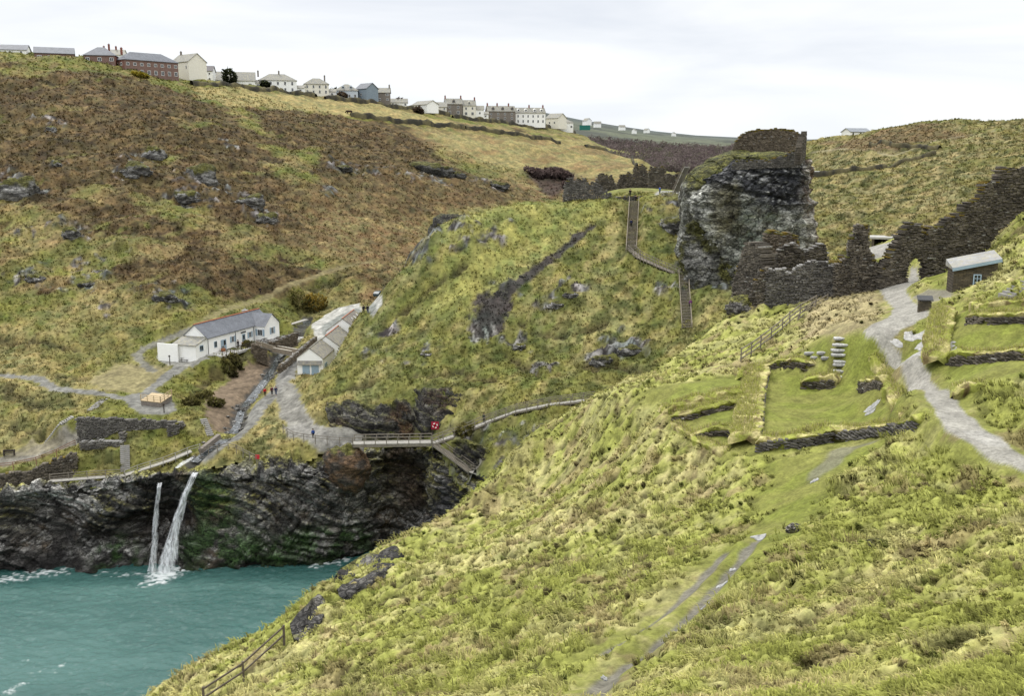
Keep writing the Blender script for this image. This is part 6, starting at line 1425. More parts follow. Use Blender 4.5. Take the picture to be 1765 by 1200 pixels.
def person(lab, p, rz, jacket, trousers, hair=(.05,.035,.025), pose='walk', pack=None, group=None, s=1.0):
    t = thing('person', lab, 'person', p, rz, group); t.scale = (s, s, s); pm = PM_W if pose == 'walk' else PM_S
    for me, nm, mt in zip(pm, ('body','jacket','trousers','hair'), (SKINM, cloth('j%s' % (jacket,), jacket), cloth('t%s' % (trousers,), trousers), cloth('h%s' % (hair,), hair))):
        o = link(nm, me, t); o.material_slots[0].link = 'OBJECT'; o.material_slots[0].material = mt
    if pack: MB().box(-.36,-.15,-.16,.16,1.02,1.48).build('backpack', cloth('b%s' % (pack,), pack), t, bevel=.05)
    return t
BLK = (.015,.016,.02); NAVY = (.02,.03,.07); RED = (.42,.015,.02); DENIM = (.05,.07,.12)
person('walker in a bright red jacket on the track', MS.hit(457,684), -1.2, RED, BLK)
person('walker in a dark maroon jacket on the track, middle of the three', MS.hit(469,682), -1.4, (.07,.015,.03), BLK)
person('walker in a navy coat and blue jeans on the track, right of the three', MS.hit(476,682), -1.4, NAVY, DENIM)
person('person in a bright blue jacket standing at the fence before the timber bridge', Vector(Pz(540,757,19.0)), 2.0, (.02,.07,.28), BLK, pose='stand', pack=(.02,.06,.2))
person('figure in black outside the cafe shuttered window', caf_w(8.2,-1.6), -.5, BLK, BLK, pose='stand')
person('lone dark walker on the grassy path behind the cafe', MS.hit(449,507), 1.2, BLK, BLK)
person('left of two dark walkers on the pale lane behind the sheds', MS.hit(627,541), 1.8, BLK, BLK)
person('right of two dark walkers on the pale lane behind the sheds', MS.hit(634,541), 1.8, BLK, NAVY)
person('person in purple on the lower flight of timber stairs', Vector(P(1190,532,178.7)), 1.7, (.13,.03,.14), BLK)
person('person in dark blue on the upper flight of timber stairs', Vector(P(1088,392,209.4)), 1.5, NAVY, BLK)
person('dark figure at the very top of the timber stairs', Vector(P(1096,350,222.3)), -1.4, BLK, BLK, pose='stand')
person('figure in black leaning on the lawn wall left of the stair top', MS.hit(1086,339,224), -1.4, BLK, BLK, pose='stand')
person('person in bright blue on the paved part of the far lawn', MS.hit(1137,338,224), -.8, (.03,.10,.42), (.05,.07,.12), pose='stand')
person('dark figure on the boardwalk climbing right of the timber bridge', Vector(L3_bw) if False else Vector(P(834,730,156.0)), .6, (.05,.06,.05), BLK)
# ------------------------------------------------------------------ turf topped low walls of the island settlement
TURFM = mat_ground('wall turf', 6, 1.2, .6, .05)
def turf_wall(label, pix, h, w, seed, stone=True, group='turf topped ruin walls on the terrace', name='turf_wall', both=False, hump=.28, tone='grey', top=None, taper=False, zoff=0):
    base = [tuple(IS.hit(*q)) for q in pix]; A = np.array(base); L = np.r_[0, np.cumsum(np.linalg.norm(np.diff(A[:, :2], axis=0), axis=1))]
    t = thing(name, label, 'ruin wall', base[0], 0, group); o = np.array(base[0])
    n = max(12, int(L[-1]/.16)); u = np.linspace(0, L[-1], n)
    C = np.stack([np.interp(u, L, A[:, k]) for k in range(3)], -1); C[:, 2] += zoff
    d = np.gradient(C[:, :2], axis=0); d /= np.linalg.norm(d, axis=1, keepdims=True)+1e-9; nn = np.stack([d[:, 1], -d[:, 0]], -1)
    flip = np.sign((nn*-C[:, :2]).sum(1).mean()) or 1; nn *= flip          # towards the viewer
    hh = h*(1+ (vnoise(u/1.1, u*0, seed=seed)-.5)*.5)*(np.minimum(1, np.minimum(u, L[-1]-u)/.4+.75))
    if taper: hh *= np.linspace(1, .35, n)
    # cross-section: front foot, front top, hump, back top, back foot
    si_ = .14/w if stone else -.02
    prof = np.array([(si_, -.35), (si_, .0), (si_, .45), (si_*.6, .8), (-.04, 1.0), (.25, 1.0+hump*.45), (.5, 1.0+hump*.5), (.75, 1.0+hump*.4), (1.0, .9), (1.04, .4), (1.05, -.3)])
    pk = np.linspace(0, 10, 24); prof = np.stack([np.interp(pk, np.arange(11), prof[:, k]) for k in (0, 1)], -1)
    R = []
    for a, b in prof:
        off = -(a*w); x = C[:, 0]+nn[:, 0]*off; y = C[:, 1]+nn[:, 1]*off; z = C[:, 2]+hh*b
        k = (fbm(x*1.5, y*1.5, z*1.5, seed=seed+2, o=2)-.5)*.42+(vnoise(x*4.2, y*4.2, z*4.2, seed=seed+3)-.5)*.14; k = k*(1 if a < .5 else -1)*(.45 if stone and a < .2 and b < .7 else 1)
        R.append(np.stack([x+nn[:, 0]*k, y+nn[:, 1]*k, z+np.abs(k)*1.1*(b > .3)-.06], -1))
    G = np.array(R); ms_, me_ = G[:, 0].mean(0), G[:, -1].mean(0)
    G = np.concatenate([(ms_+G[:, 0]*0)[:, None]-np.r_[d[0]*.12, 0][None, None], (ms_*.75+G[:, 0]*.25)[:, None]-np.r_[d[0]*.12, 0][None, None], (ms_*.25+G[:, 0]*.75)[:, None]-np.r_[d[0]*.10, 0][None, None], G, (me_*.25+G[:, -1]*.75)[:, None]+np.r_[d[-1]*.10, 0][None, None], (me_*.75+G[:, -1]*.25)[:, None]+np.r_[d[-1]*.12, 0][None, None], (me_+G[:, 0]*0)[:, None]+np.r_[d[-1]*.12, 0][None, None]], 1); n2_ = G.shape[1]
    V = G.reshape(-1, 3)-o
    x, y = G[..., 0], G[..., 1]; f = fbm(x/.7, y/.7, seed=seed+5)
    c = mixc(mixc(np.broadcast_to(np.array((.30,.32,.07)), G.shape), np.array((.52,.46,.21)), sst(.42,.62,f)), np.array((.17,.13,.06)), sst(.56,.72,fbm(x/.35,y/.35,seed=seed+6)))
    c[:7] *= .6 if stone else .8
    fc = grid_faces(len(prof), n2_);  fc = fc if flip < 0 else fc[:, ::-1]
    tm = mesh_np('turf', V, fc, TURFM, c.reshape(-1, 3))
    link('turf', tm, t)
    # hanging and standing grass on the wall head
    r = np.random.default_rng(seed); m_ = int(L[-1]*w*260+L[-1]*110); i = r.integers(0, n, m_); q = r.uniform(0, 1, m_)**.8
    off = -(q*w); al = r.uniform(-.17, .17, m_); bx = C[i, 0]+nn[i, 0]*off+d[i, 0]*al; by = C[i, 1]+nn[i, 1]*off+d[i, 1]*al; bz = C[i, 2]+hh[i]*(1+hump*np.sin(np.pi*q))-.03
    out_ = np.where(q < .3, 1, np.where(q > .8, -1, 0))*r.uniform(.05, .22, m_); hgt = np.where(q < .25, r.uniform(-.12, .12, m_), r.uniform(.08, .27, m_))
    ang = r.uniform(0, 6.28, m_); lx = nn[i, 0]*out_+np.cos(ang)*.08; ly = nn[i, 1]*out_+np.sin(ang)*.08; ww = r.uniform(.008, .022, m_)
    wa = r.uniform(0, 6.28, m_); p0 = np.stack([bx-np.cos(wa)*ww, by-np.sin(wa)*ww, bz], -1); p1 = np.stack([bx+np.cos(wa)*ww, by+np.sin(wa)*ww, bz], -1); p2 = np.stack([bx+lx, by+ly, bz+hgt], -1)
    Vb = np.stack([p0, p1, p2], 1).reshape(-1, 3)-o; cb = np.array((.42,.43,.10))*r.uniform(.5, 1.5, m_)[:, None]; s_ = r.random(m_) < .35; cb[s_] = np.array((.62,.54,.28))*r.uniform(.6, 1.1, s_.sum())[:, None]
    link('grass_fringe', mesh_np('grass_fringe', Vb, np.arange(m_*3).reshape(-1, 3), GM, np.repeat(cb, 3, 0)), t)
    if stone:
        du, dv = .30, .085; Vs = []; Fs = []; Cs = []; nb = 0
        for j in range(len(A)-1):
            a, b = A[j], A[j+1]; Lj = math.hypot(*(b-a)[:2]); T = ((b-a)[:2]/Lj); Nn = np.array((T[1], -T[0])); Nn = Nn*np.sign(-(Nn*a[:2]).sum())
            us = np.arange(du/2, Lj, du); vs = np.arange(-.15, h, dv); U, V2 = np.meshgrid(us, vs); U = U+(np.arange(len(vs))[:, None] % 2)*du*.5
            tl = h*.76+(vnoise((U+L[j])/.5, U*0, seed=seed+8)-.5)*.12; 
            if taper: tl = tl*np.interp(U+L[j], [0, L[-1]], [1, .35])
            k = (V2 < tl) & (U < Lj) & (vnoise((U+L[j])/.45, V2/.25, seed=seed+9) > .22)
            zb = np.interp(U[k], [0, Lj], [a[2], b[2]])+zoff
            vx, fx, cx_ = stone_boxes((a[0]-Nn[0]*.05, a[1]-Nn[1]*.05), T, Nn, U[k], zb+V2[k], du, dv, .22, seed+j, tone, None, .035)
            Vs.append(vx-o); Fs.append(fx+nb); Cs.append(cx_); nb += len(vx)
        link('stone_face', mesh_np('stone_face', np.concatenate(Vs), np.concatenate(Fs), STONEV, np.concatenate(Cs), smooth=False), t)
    return t
turf_wall('long front wall of the terrace, dark slate face with shaggy turf top', [(1303,781),(1330,778),(1357,775),(1402,769),(1440,763),(1470,759),(1530,752),(1578,741)], .66, 1.3, 901, tone='grey', taper=False)
turf_wall('broad grass bank dividing the terrace from front to back', [(1309,766),(1314,735),(1316,700),(1320,668),(1326,642)], .40, 1.6, 905, stone=True, hump=.22, tone='grey')
turf_wall('short stone stub wall beside the foot of the slab steps', [(1381,671),(1408,671),(1435,670)], .72, .8, 909, tone='dark')
turf_wall('small square stone stub at the right of the inner court', [(1479,673),(1498,673),(1516,672)], .66, .9, 913, tone='dark')
turf_wall('shaggy grass bank along the left edge of the gravel path', [(1496,625),(1512,650),(1522,676),(1532,705),(1548,728)], .5, 1.1, 917, stone=False, hump=.5)
turf_wall('low turf wall across the back of the terrace', [(1288,657),(1308,645),(1345,634),(1398,636)], .5, .9, 921, tone='dark')
turf_wall('upper of the pair of low shaggy walls on the left of the terrace', [(1155,716),(1175,710),(1200,702),(1250,690),(1284,686)], .42, .7, 925, stone=False, hump=.5)
turf_wall('lower of the pair of low shaggy walls on the left of the terrace', [(1158,730),(1180,727),(1200,722),(1250,708),(1284,700)], .42, .7, 929, hump=.5, tone='dark')
turf_wall('short low wall reaching left from the broad bank', [(1199,758),(1220,755),(1250,753),(1275,756),(1302,754)], .40, .6, 933, hump=.5, tone='dark')
turf_wall('front wall of the right hand enclosure with a clean slate face', [(1631,630),(1665,628),(1710,626),(1765,622),(1830,618)], .62, 1.0, 937, tone='dark')
turf_wall('stone faced inner wall of the right hand enclosure, below the hut', [(1663,560),(1700,560),(1765,559),(1830,560)], .58, 1.0, 941, tone='dark')
turf_wall('thin turf bank above the right hand enclosure, below the slope steps', [(1660,535),(1700,533),(1765,529),(1830,524)], .35, .8, 945, stone=False, hump=.5)
turf_wall('mossy left end wall closing the right hand enclosure', [(1634,628),(1636,600),(1640,570),(1645,545)], .55, 1.3, 949, stone=False, hump=.3)
turf_wall('dark shaggy ledge on the slope right of the gravel path', [(1650,690),(1668,680),(1690,672)], .35, .6, 953, stone=False, hump=.6)
turf_wall('ragged earth edge where the lawn meets the near slope', [(1136,705),(1160,742),(1195,768),(1240,788)], .30, .7, 957, stone=False, hump=.6)

# slabs, flat rocks, puddle stones
PALE = mat_vcol('pale worn slate', .8, .2, .3, 6.)
def slab(name, label, cat, p, w, d, h, rz, seed, c=(.36,.355,.33), group=None, tilt=(0,0), drape=None):
    r = np.random.default_rng(seed); n = 40; th = np.linspace(0, 6.2832, n, endpoint=False)
    rr = (np.abs(np.cos(th))**3+np.abs(np.sin(th))**3)**(-1/3)*(1+(fbm(np.cos(th)*1.6+seed, np.sin(th)*1.6, seed=seed, o=3)-.5)*(1.3 if drape is not None else .5))
    V = []
    for f, z in ((1.0, -.10), (1.0, h*.75), (.95, h), (.7, h*1.02), (.4, h*1.05), (.0001, h*1.05)):
        x = np.cos(th)*rr*w/2*f; y = np.sin(th)*rr*d/2*f; zz = z+r.normal(0, .008, n)*(z > 0)
        if drape is not None:
            c_, s_ = math.cos(rz), math.sin(rz); zz = zz+drape.sample(p[0]+x*c_-y*s_, p[1]+x*s_+y*c_)-p[2]
        V.append(np.stack([x, y, zz], -1))
    G = np.array(V); cc = np.broadcast_to(np.array(c), G.shape)*(.7+.6*fbm(G[...,0]*3+seed, G[...,1]*3, seed=seed+1))[..., None]; cc[0] *= .4
    o = link(name, mesh_np(name, G.reshape(-1, 3), grid_faces(6, n, True), PALE, cc.reshape(-1, 3)), None, p); o.rotation_euler = (tilt[0], tilt[1], rz)
    return tag(o, label, cat, group)
SG = 'pale slab steps up to the path'
for i, (px, py, w) in enumerate(((1447,585,20),(1451,596,30),(1446,606,24),(1449,614,29),(1451,626,26),(1451,630,28),(1447,641,20),(1447,651,27))):
    p = IS.hit(px, py); Yq = p[1]
    slab('slab_step', ['topmost thin slab of the pale steps','second slab from the top of the pale steps','third slab from the top of the pale steps','fourth slab from the top of the pale steps, widest','fifth slab from the top of the pale steps','sixth slab of the pale steps, just under the fifth','second slab from the foot of the pale steps','bottom slab of the pale steps beside the stone stub'][i],
         'stone step', p+Vector((0,0,.04)), w/1695*Yq*1.04, .6, .06, .0, 960+i, (.44,.435,.41), group=SG)
for i, (px, py, w) in enumerate(((1398,610,26),(1418,609,22),(1404,618,14),(1423,618,16))):
    slab('edge_slab', ('long pale edging slab left of the slab steps, leftmost','pale edging slab left of the slab steps, next to the steps','small pale slab lying below the leftmost edging slab','small pale slab just left of the middle of the slab steps')[i], 'stone slab', IS.hit(px, py), w/1695*66, .4, .1, .2, 980+i, group='pale edging slabs left of the steps')
for i, (px, py, w, d, lab) in enumerate(((1605,581,40,1.6,'upper broad sheet of white bedrock in the lawn right of the path'),(1590,606,34,3.0,'largest lower sheet of white bedrock in the lawn right of the path'),(1621,594,20,1.2,'right hand sheet of white bedrock touching the mossy end wall'),(1571,582,13,.7,'small white bedrock patch nearest the path in the upper lawn'),(1547,594,7,.6,'tiny white stone at the right edge of the path'))):
    p = IS.hit(px, py); slab('bedrock', lab, 'bedrock', p, w/1695*p[1]*1.05, d*1.5, .04, .1+i*.1, 990+i, (.40,.39,.37), 'white bedrock in the lawn', drape=IS)
for i, (px, py, w, d, lab) in enumerate(((1309,926,26,.55,'flat white stone at the upper end of the wheel ruts'),(1243,1012,16,.35,'white stone in the lower part of the right wheel rut'),(1262,985,9,.25,'small white stone in the right wheel rut just below the flat stone'),(1215,1047,10,.25,'small white stone low in the right wheel rut'),(1042,1172,10,.2,'white stone at the bottom end of the right wheel rut'),(1404,830,16,.3,'pale stone in the worn patch below the front terrace wall'),(1502,704,14,.8,'pale slab on the inner court near its right bank'),(1500,712,10,.5,'smaller pale slab under the slab on the inner court'))):
    p = IS.hit(px, py); slab('flat_stone', lab, 'stone', p, w/1695*p[1]*1.05, d, .05, .7, 1010+i, (.36,.36,.35), drape=IS)
# outcrops on the near slope and island edge
def outc(label, px, py, rad, seed, S=IS, turf=0, cols=((.05,.046,.042),(.17,.16,.145)), group=None, name='rock_outcrop', **k):
    p = S.hit(px, py, **k); o = blob_rock(name, p, rad, seed, cols, 60, 34, .45, turf=turf); return tag(o, label, 'rock', group)
outc('small layered rock in the grass right of the wheel ruts', 1369,915, (.34,.26,.22), 1107, cols=((.05,.045,.04),(.28,.26,.22)))
outc('dark rocky hollow stone in the near grass beyond the wheel ruts', 1510, 945, (.34,.3,.26), 1108, cols=((.04,.033,.028),(.09,.07,.05)), turf=.5)
outc('mossy dark boulder at the left foot of the castle ruin', 1281, 516, (1.4,1.2,1.1), 1109, turf=.5)
HGp = 'rock outcrops on the far hillside'
for i, (px, py, r, lab) in enumerate(((28,335,(6.5,4,5),'big grey crag of rock at the far left edge of the hillside'),(236,298,(4.4,2.6,2.8),'pale broken rock patch in the bracken above the cafe hill'),(264,270,(3.4,2.4,3.6),'grey rock face just above the pale broken patch'),(350,308,(5,3,4),'large dark grey outcrop in the middle of the hillside'),(325,345,(3.6,2.4,3),'smaller dark outcrop at the foot of the large middle one'),(430,352,(4.4,2.6,2.6),'slanting grey outcrop right of the large middle one'),(462,380,(3.2,2.2,2),'low outcrop at the right end of the hillside rocks'),(60,482,(2.4,1.6,1.3),'white spotted rocks low on the hillside at left'),(150,492,(2.4,1.6,1),'flat pale rocks low on the hillside, right of the white spotted ones'),(285,515,(2.6,2,1.6),'grey outcrop just above and left of the cafe'),(120,405,(2,1.6,1.8),'dark cleft rock halfway up the hillside at left'),(88,225,(1.8,1.4,1.8),'small dark rock high on the hillside at left'),(98,286,(1.6,1.2,1.2),'small pale rock on the hillside below the high dark one'),(742,298,(8,4,3.6),'dark cliff band under the heather, left half'),(785,306,(3.4,2.4,2.2),'dark cliff band under the heather, right half'),(860,322,(4,2.6,2.2),'dark rounded outcrop at the right end of the hillside'),(592,292,(3,2,1.6),'dark green outcrop above the straw slope'))):
    outc(lab, px, py, r, 1120+i*3, MS, .55, ((.045,.043,.040),(.20,.195,.18)) if i < 13 else ((.03,.03,.028),(.09,.088,.08)), HGp)
for i, (px, py, r, lab) in enumerate(((890,480,1,None),(960,528,(1.6,1,.8),'pale streaked rock on the face of the mound'),(985,510,(1.4,.9,.7),'small pale rock right of the streaked one on the mound'),(1085,608,(2.2,1.4,1.2),'dark outcrop low on the mound above the near slope'),(1035,625,(2,1.3,1.1),'dark outcrop on the mound left of the low one'),(895,600,(1.3,1,.8),'small dark rock in the middle of the mound'),(735,612,(1.1,.8,.6),'small white rock on the mound above the bridge'),(1160,395,(3,2,2.2),'grey weathered rock right of the upper timber flight'),(1192,428,(2.6,2,2.4),'grey weathered rock under the crag, left side'),(1215,470,(2.4,1.8,2.2),'tall grey rock above the lower timber flight'))):
    if lab: outc(lab, px, py, r, 1200+i*3, MS, .6, ((.06,.058,.054),(.26,.25,.235)), 'rocks on the mound')
# boulders in the stream
r = np.random.default_rng(5)
for i in range(46):
    q = np.array(stream_ln[r.integers(2, len(stream_ln)-1)][:2])+r.normal(0, 1.5, 2); s = r.uniform(.22, .6)
    o = blob_rock('boulder', (q[0], q[1], MS.z(*q)+.1), (s, s*.8, s*.6), 1300+i, ((.06,.056,.05),(.22,.21,.19)), 14, 9, .4); tag(o, 'grey boulder lying in the rocky stream bed', 'boulder', 'boulders along the stream bed')
# stream water and the falls
FALL = NT('falling water')
mp_ = FALL.mapping((5, 5, .22)); fn = FALL.noise(1.0, 8, .75, mp_, .5)
FALL.col((.86,.88,.90)); FALL.b.inputs['Roughness'].default_value = .5
FALL.l(FALL.mix(FALL.ramp(fn, [(.30,.05),(.5,.55),(.66,1)]), FALL.attr(), 1, 'MULTIPLY'), FALL.b.inputs['Alpha'])
def fall(name, pts, widths, seed, den=1):
    L = lerp_line([p for p in pts], 70); k = np.linspace(0, 1, 70); w = np.interp(np.linspace(0, 1, 70), np.linspace(0, 1, len(widths)), widths)
    u = np.linspace(-.5, .5, 15)
    G = np.stack([L[:, 0, None]+u[None]*w[:, None], L[:, 1, None]-.35*np.cos(u*3.1)[None]+(fbm(u[None]*6, k[:, None]*14, seed=seed)-.5)*.5, L[:, 2, None]+0*u[None]], -1)
    a = np.clip(1.15-(np.abs(u)*2)[None]**3+(fbm(u[None]*7+9, k[:, None]*11, seed=seed+1)-.55)*2.2, 0, 1)*den
    return struct(name, mesh_np(name, G.reshape(-1, 3), grid_faces(70, 15), FALL.m, np.repeat(a.reshape(-1, 1), 3, 1)))
fall('waterfall', [P(338,814,151.0), P(333,822,149.8), P(320,850,149.2), P(308,890,148.8), P(298,930,148.2), P(288,978,147.2), Pz(285,988,-.2)], [1.0,1.1,1.4,1.7,2.0,2.8,3.4], 1401)
fall('waterfall', [P(276,832,150.8), P(274,840,149.7), P(270,880,149.2), P(267,930,148.4), P(262,985,147)], [.7,.8,1.1,1.2,1.5], 1402, .8)
fall('cascade', [Pz(334,788,16.0), P(318,797,153.6), P(306,806,152.2)], [.5,1.3,.9], 1403, .8)
WATR = NT('stream water'); WATR.col(WATR.ramp(WATR.noise(2.2, 5, .75), [(.45,(.03,.034,.034)),(.58,(.08,.09,.09)),(.66,(.55,.57,.57))])); WATR.b.inputs['Roughness'].default_value = .15; WATR.b.inputs['Specular IOR Level'].default_value = .5
SL = np.array([[p[0], p[1], MS.z(p[0], p[1])+.25] for p in lerp_line(stream_ln, 90)]); d = np.gradient(SL[:, :2], axis=0); d /= np.linalg.norm(d, axis=1, keepdims=True); nn = np.stack([d[:, 1], -d[:, 0]], -1); w = .55+.5*vnoise(np.arange(90)/6., np.zeros(90), seed=9)
SL[:, 2] = np.minimum.accumulate(np.convolve(np.pad(SL[:, 2], 2, mode='edge'), np.ones(5)/5, 'valid')+.0)
struct('stream', mesh_np('stream', np.stack([np.c_[SL[:, :2]-nn*w[:, None], SL[:, 2]], np.c_[SL[:, :2]+nn*w[:, None], SL[:, 2]]], 1).reshape(-1, 3), grid_faces(90, 2), WATR.m))

# ------------------------------------------------------------------ hut, panel, shelter, fences on the island
hp = Vector(P(1641, 506, 73.5)); t = thing('stone_hut', 'small stone hut with sloping slate roof and pale blue window beside the path', 'hut', hp, math.radians(-16)); t.rotation_euler.z = math.radians(-14)
m = MB(); W_, Dp = 3.0, 2.5
m.add([(0,0,-1.2),(W_,0,-1.2),(W_,Dp,-1.2),(0,Dp,-1.2),(0,0,1.85),(W_,0,2.55),(W_,Dp,2.55),(0,Dp,1.85)], [(0,1,5,4),(1,2,6,5),(2,3,7,6),(3,0,4,7)])
HUTM = NT('hut rubble'); hb_ = HUTM.n('ShaderNodeTexBrick'); hb_.inputs['Scale'].default_value = 1; hb_.inputs['Brick Width'].default_value = .34; hb_.inputs['Row Height'].default_value = .11; hb_.inputs['Mortar Size'].default_value = .012
mpn = HUTM.n('ShaderNodeMapping'); mpn.inputs['Rotation'].default_value = (math.radians(90), 0, 0); HUTM.l(HUTM.tc.outputs['Object'], mpn.inputs['Vector']); HUTM.l(mpn.outputs[0], hb_.inputs['Vector'])
hb_.inputs['Color1'].default_value = (.13,.105,.07,1); hb_.inputs['Color2'].default_value = (.075,.065,.05,1); hb_.inputs['Mortar'].default_value = (.05,.042,.032,1)
HUTM.col(HUTM.mix(hb_.outputs['Color'], HUTM.ramp(HUTM.noise(2.5, 5), [(.3,.6),(.7,1.5)]), 1, 'MULTIPLY')); HUTM.bump(hb_.outputs['Fac'], -.6, .03)
m.build('wall', HUTM.m, t)
rz_ = lambda x: 1.87+.7*x/W_
ro = MB().add([(-.15,-.25,rz_(-.15)),(W_+.2,-.25,rz_(W_+.2)),(W_+.2,Dp+.2,rz_(W_+.2)),(-.15,Dp+.2,rz_(-.15)),(-.15,-.25,rz_(-.15)+.12),(W_+.2,-.25,rz_(W_+.2)+.12),(W_+.2,Dp+.2,rz_(W_+.2)+.5),(-.15,Dp+.2,rz_(-.15)+.5)],
    [(0,3,2,1),(4,5,6,7),(0,1,5,4),(1,2,6,5),(2,3,7,6),(3,0,4,7)]).build('roof', slate('pale grey hut slate', (.34,.34,.33), 3.2, .3), t)
MB().beam((-.16,-.29,rz_(-.16)-.02), (W_+.2,-.29,rz_(W_+.2)-.02), .05, .22).build('barge_board', BLUEP, ro)
wf = window(t, 1.65, .55, .55, .95, 0.0, mat=M_('pale blue frame', (.42,.55,.66), .05, 3), bars=1, deep=.07); mm = MB()
for z in (.85, 1.17): mm.box(1.4, 1.9, -.062, -.02, z, z+.035)
mm.build('glazing_bar', mW['pale blue frame'], wf)
ip = IS.hit(1593, 535); t = thing('information_panel', 'dark tilted information panel on a stone plinth beside the path', 'sign', ip, -.25)
MB().box(-.42,.42,-.22,.22,-.2,.62).build('plinth', HUTM.m, t, bevel=.03); MB().add([(-.5,-.3,.68),(.5,-.3,.68),(.5,.28,.92),(-.5,.28,.92),(-.5,-.3,.74),(.5,-.3,.74),(.5,.28,.98),(-.5,.28,.98)], [(0,3,2,1),(4,5,6,7),(0,1,5,4),(1,2,6,5),(2,3,7,6),(3,0,4,7)]).build('panel', DARKM, t)
for s in (-.3,.3): MB().box(s-.04,s+.04,-.05,.05,.6,.85).build('leg', WOODD, t)
fence('curving timber fence beside the slope path below the castle ruin', pline(IS, [(1406,530),(1385,541),(1368,553),(1352,568),(1335,582),(1312,600),(1292,615),(1277,624)]), 1.1, 1.9, (1.0,.62,.25), WOOD, .09, group=FG)
fence('second rail fence on the far side of the slope path below the castle ruin', [(x+1.3, y+.6, z-.1) for x, y, z in pline(IS, [(1404,527),(1385,538),(1368,549),(1352,564)])], 1.1, 1.9, (1.0,.62), WOOD, .09, group=FG)
fence('weathered fence on the island edge at the bottom of the photo', pline(IS, [(352,1224),(392,1198),(427,1173),(465,1138),(490,1114)]), 1.15, 2.3, (1.05,.6), M_('dark weathered rail', (.12,.10,.08), .3, 3), .1, group=FG)
sp = [IS.hit(1732,512), IS.hit(1775,486)]
flight('stone_steps', 'pale narrow steps climbing the slope right of the hut', 'steps', sp[0], sp[1], 1.3, 6, STEP, rails=False, solid=True)
# shelter and arch seen over the wall, inside the courtyard
sh = Vector(Pz(1500,443,54.3)); t = thing('shelter', 'small open shelter with pale slab roof seen through the gap in the castle walls', 'shelter', sh, -.35)
MB().box(-.2,3.0,0,2.4,1.95,2.2).build('roof', CONC, t, bevel=.03); MB().box(0,.3,.1,2.3,-.5,1.95).box(2.5,2.8,.1,2.3,-.5,1.95).box(.3,2.5,2.0,2.3,-.5,1.95).build('wall', HUTM.m, t)
a0, a1 = XY(1521, 108), XY(1550, 108)
stone_wall('castle_arch', 'low courtyard wall with a small arched opening behind the gap in the castle walls', 'castle wall', a0, a1, [(1522,412),(1527,405),(1546,404),(1550,408)], [(1522,446),(1550,446)], .8, 30, 'grey', holes=(arch_hole(a0, a1, 1530, 1540, 446, 432, 425),), group=CG, ragged=.1)
# hedge-banks and field walls
def field_wall(label, S, pix, h, w, seed, col=((.045,.042,.032),(.12,.105,.055))):
    A = np.array([tuple(S.hit(*q)) for q in pix]); P_ = lerp_line(A, int(np.linalg.norm(np.diff(A, axis=0), axis=1).sum()/1.1)+4); o = P_[0].copy()
    P_[:, 2] = S.sample(P_[:, 0], P_[:, 1]); d = np.gradient(P_[:, :2], axis=0); d /= np.linalg.norm(d, axis=1, keepdims=True)+1e-9; nn = np.stack([d[:, 1], -d[:, 0]], -1); R = []
    hv = h*(.7+.7*vnoise(np.arange(len(P_))/2.3, np.zeros(len(P_)), seed=seed))
    for a, b in ((-.6,-.3),(-.5,.5),(-.3,.95),(.0,1.08),(.3,.95),(.5,.5),(.6,-.3)):
        k = (vnoise(np.arange(len(P_))/1.3, np.full(len(P_), a*7), seed=seed+1)-.5)*.6
        R.append(np.stack([P_[:, 0]+nn[:, 0]*(a*w+k*.3), P_[:, 1]+nn[:, 1]*(a*w+k*.3), P_[:, 2]+hv*b+k*.4*(b > 0)], -1))
    G = np.array(R); f = fbm(G[..., 0]/2, G[..., 1]/2, seed=seed+2); c = mixc(np.broadcast_to(np.array(col[0]), G.shape), np.array(col[1]), sst(.4,.65,f))
    ob = link('field_wall', mesh_np('field_wall', (G-o).reshape(-1, 3), grid_faces(*G.shape[:2]), TURFM, c.reshape(-1, 3)), None, o); return tag(ob, label, 'field wall', 'overgrown field walls')
field_wall('overgrown field wall below the pale field, left part', MS, [(604,200),(650,206),(700,212),(760,218),(800,222)], 1.7, 1.6, 1501)
field_wall('overgrown field wall continuing right below the terrace houses', MS, [(802,222),(840,226),(880,232),(930,240),(965,247)], 1.5, 1.5, 1503)
field_wall('short field wall on the lower right of the far slope', MS, [(1008,252),(1040,259),(1078,269)], 1.3, 1.4, 1505)
field_wall('field wall running down the end of the far slope', MS, [(1080,262),(1090,276),(1098,288)], 1.2, 1.3, 1506)
field_wall('hedge bank in front of the left village houses', MS, [(330,146),(380,148),(440,157),(500,162),(545,168)], 1.5, 2.0, 1507)
field_wall('hedge bank in front of the middle village houses', MS, [(560,171),(620,177),(680,186),(740,194),(775,200)], 1.6, 2.0, 1509)
field_wall('hedge bank in front of the long terrace and the last village houses', MS, [(780,203),(830,208),(885,215),(940,221),(990,228)], 1.6, 2.0, 1515)
field_wall('long dry stone wall crossing the right hill', MS, [(1395,306),(1440,300),(1500,293),(1545,285),(1590,273),(1612,266)], 1.1, 1.0, 1511)
field_wall('short dark wall higher on the right hill', MS, [(1500,252),(1540,253),(1580,254),(1620,257)], 1.0, 1.2, 1513)
slab('pale_slab', 'white slab on the hillside just right of the crag', 'rock', MS.hit(1400,300,240), 8, 3, .8, .2, 1530, (.45,.45,.43))
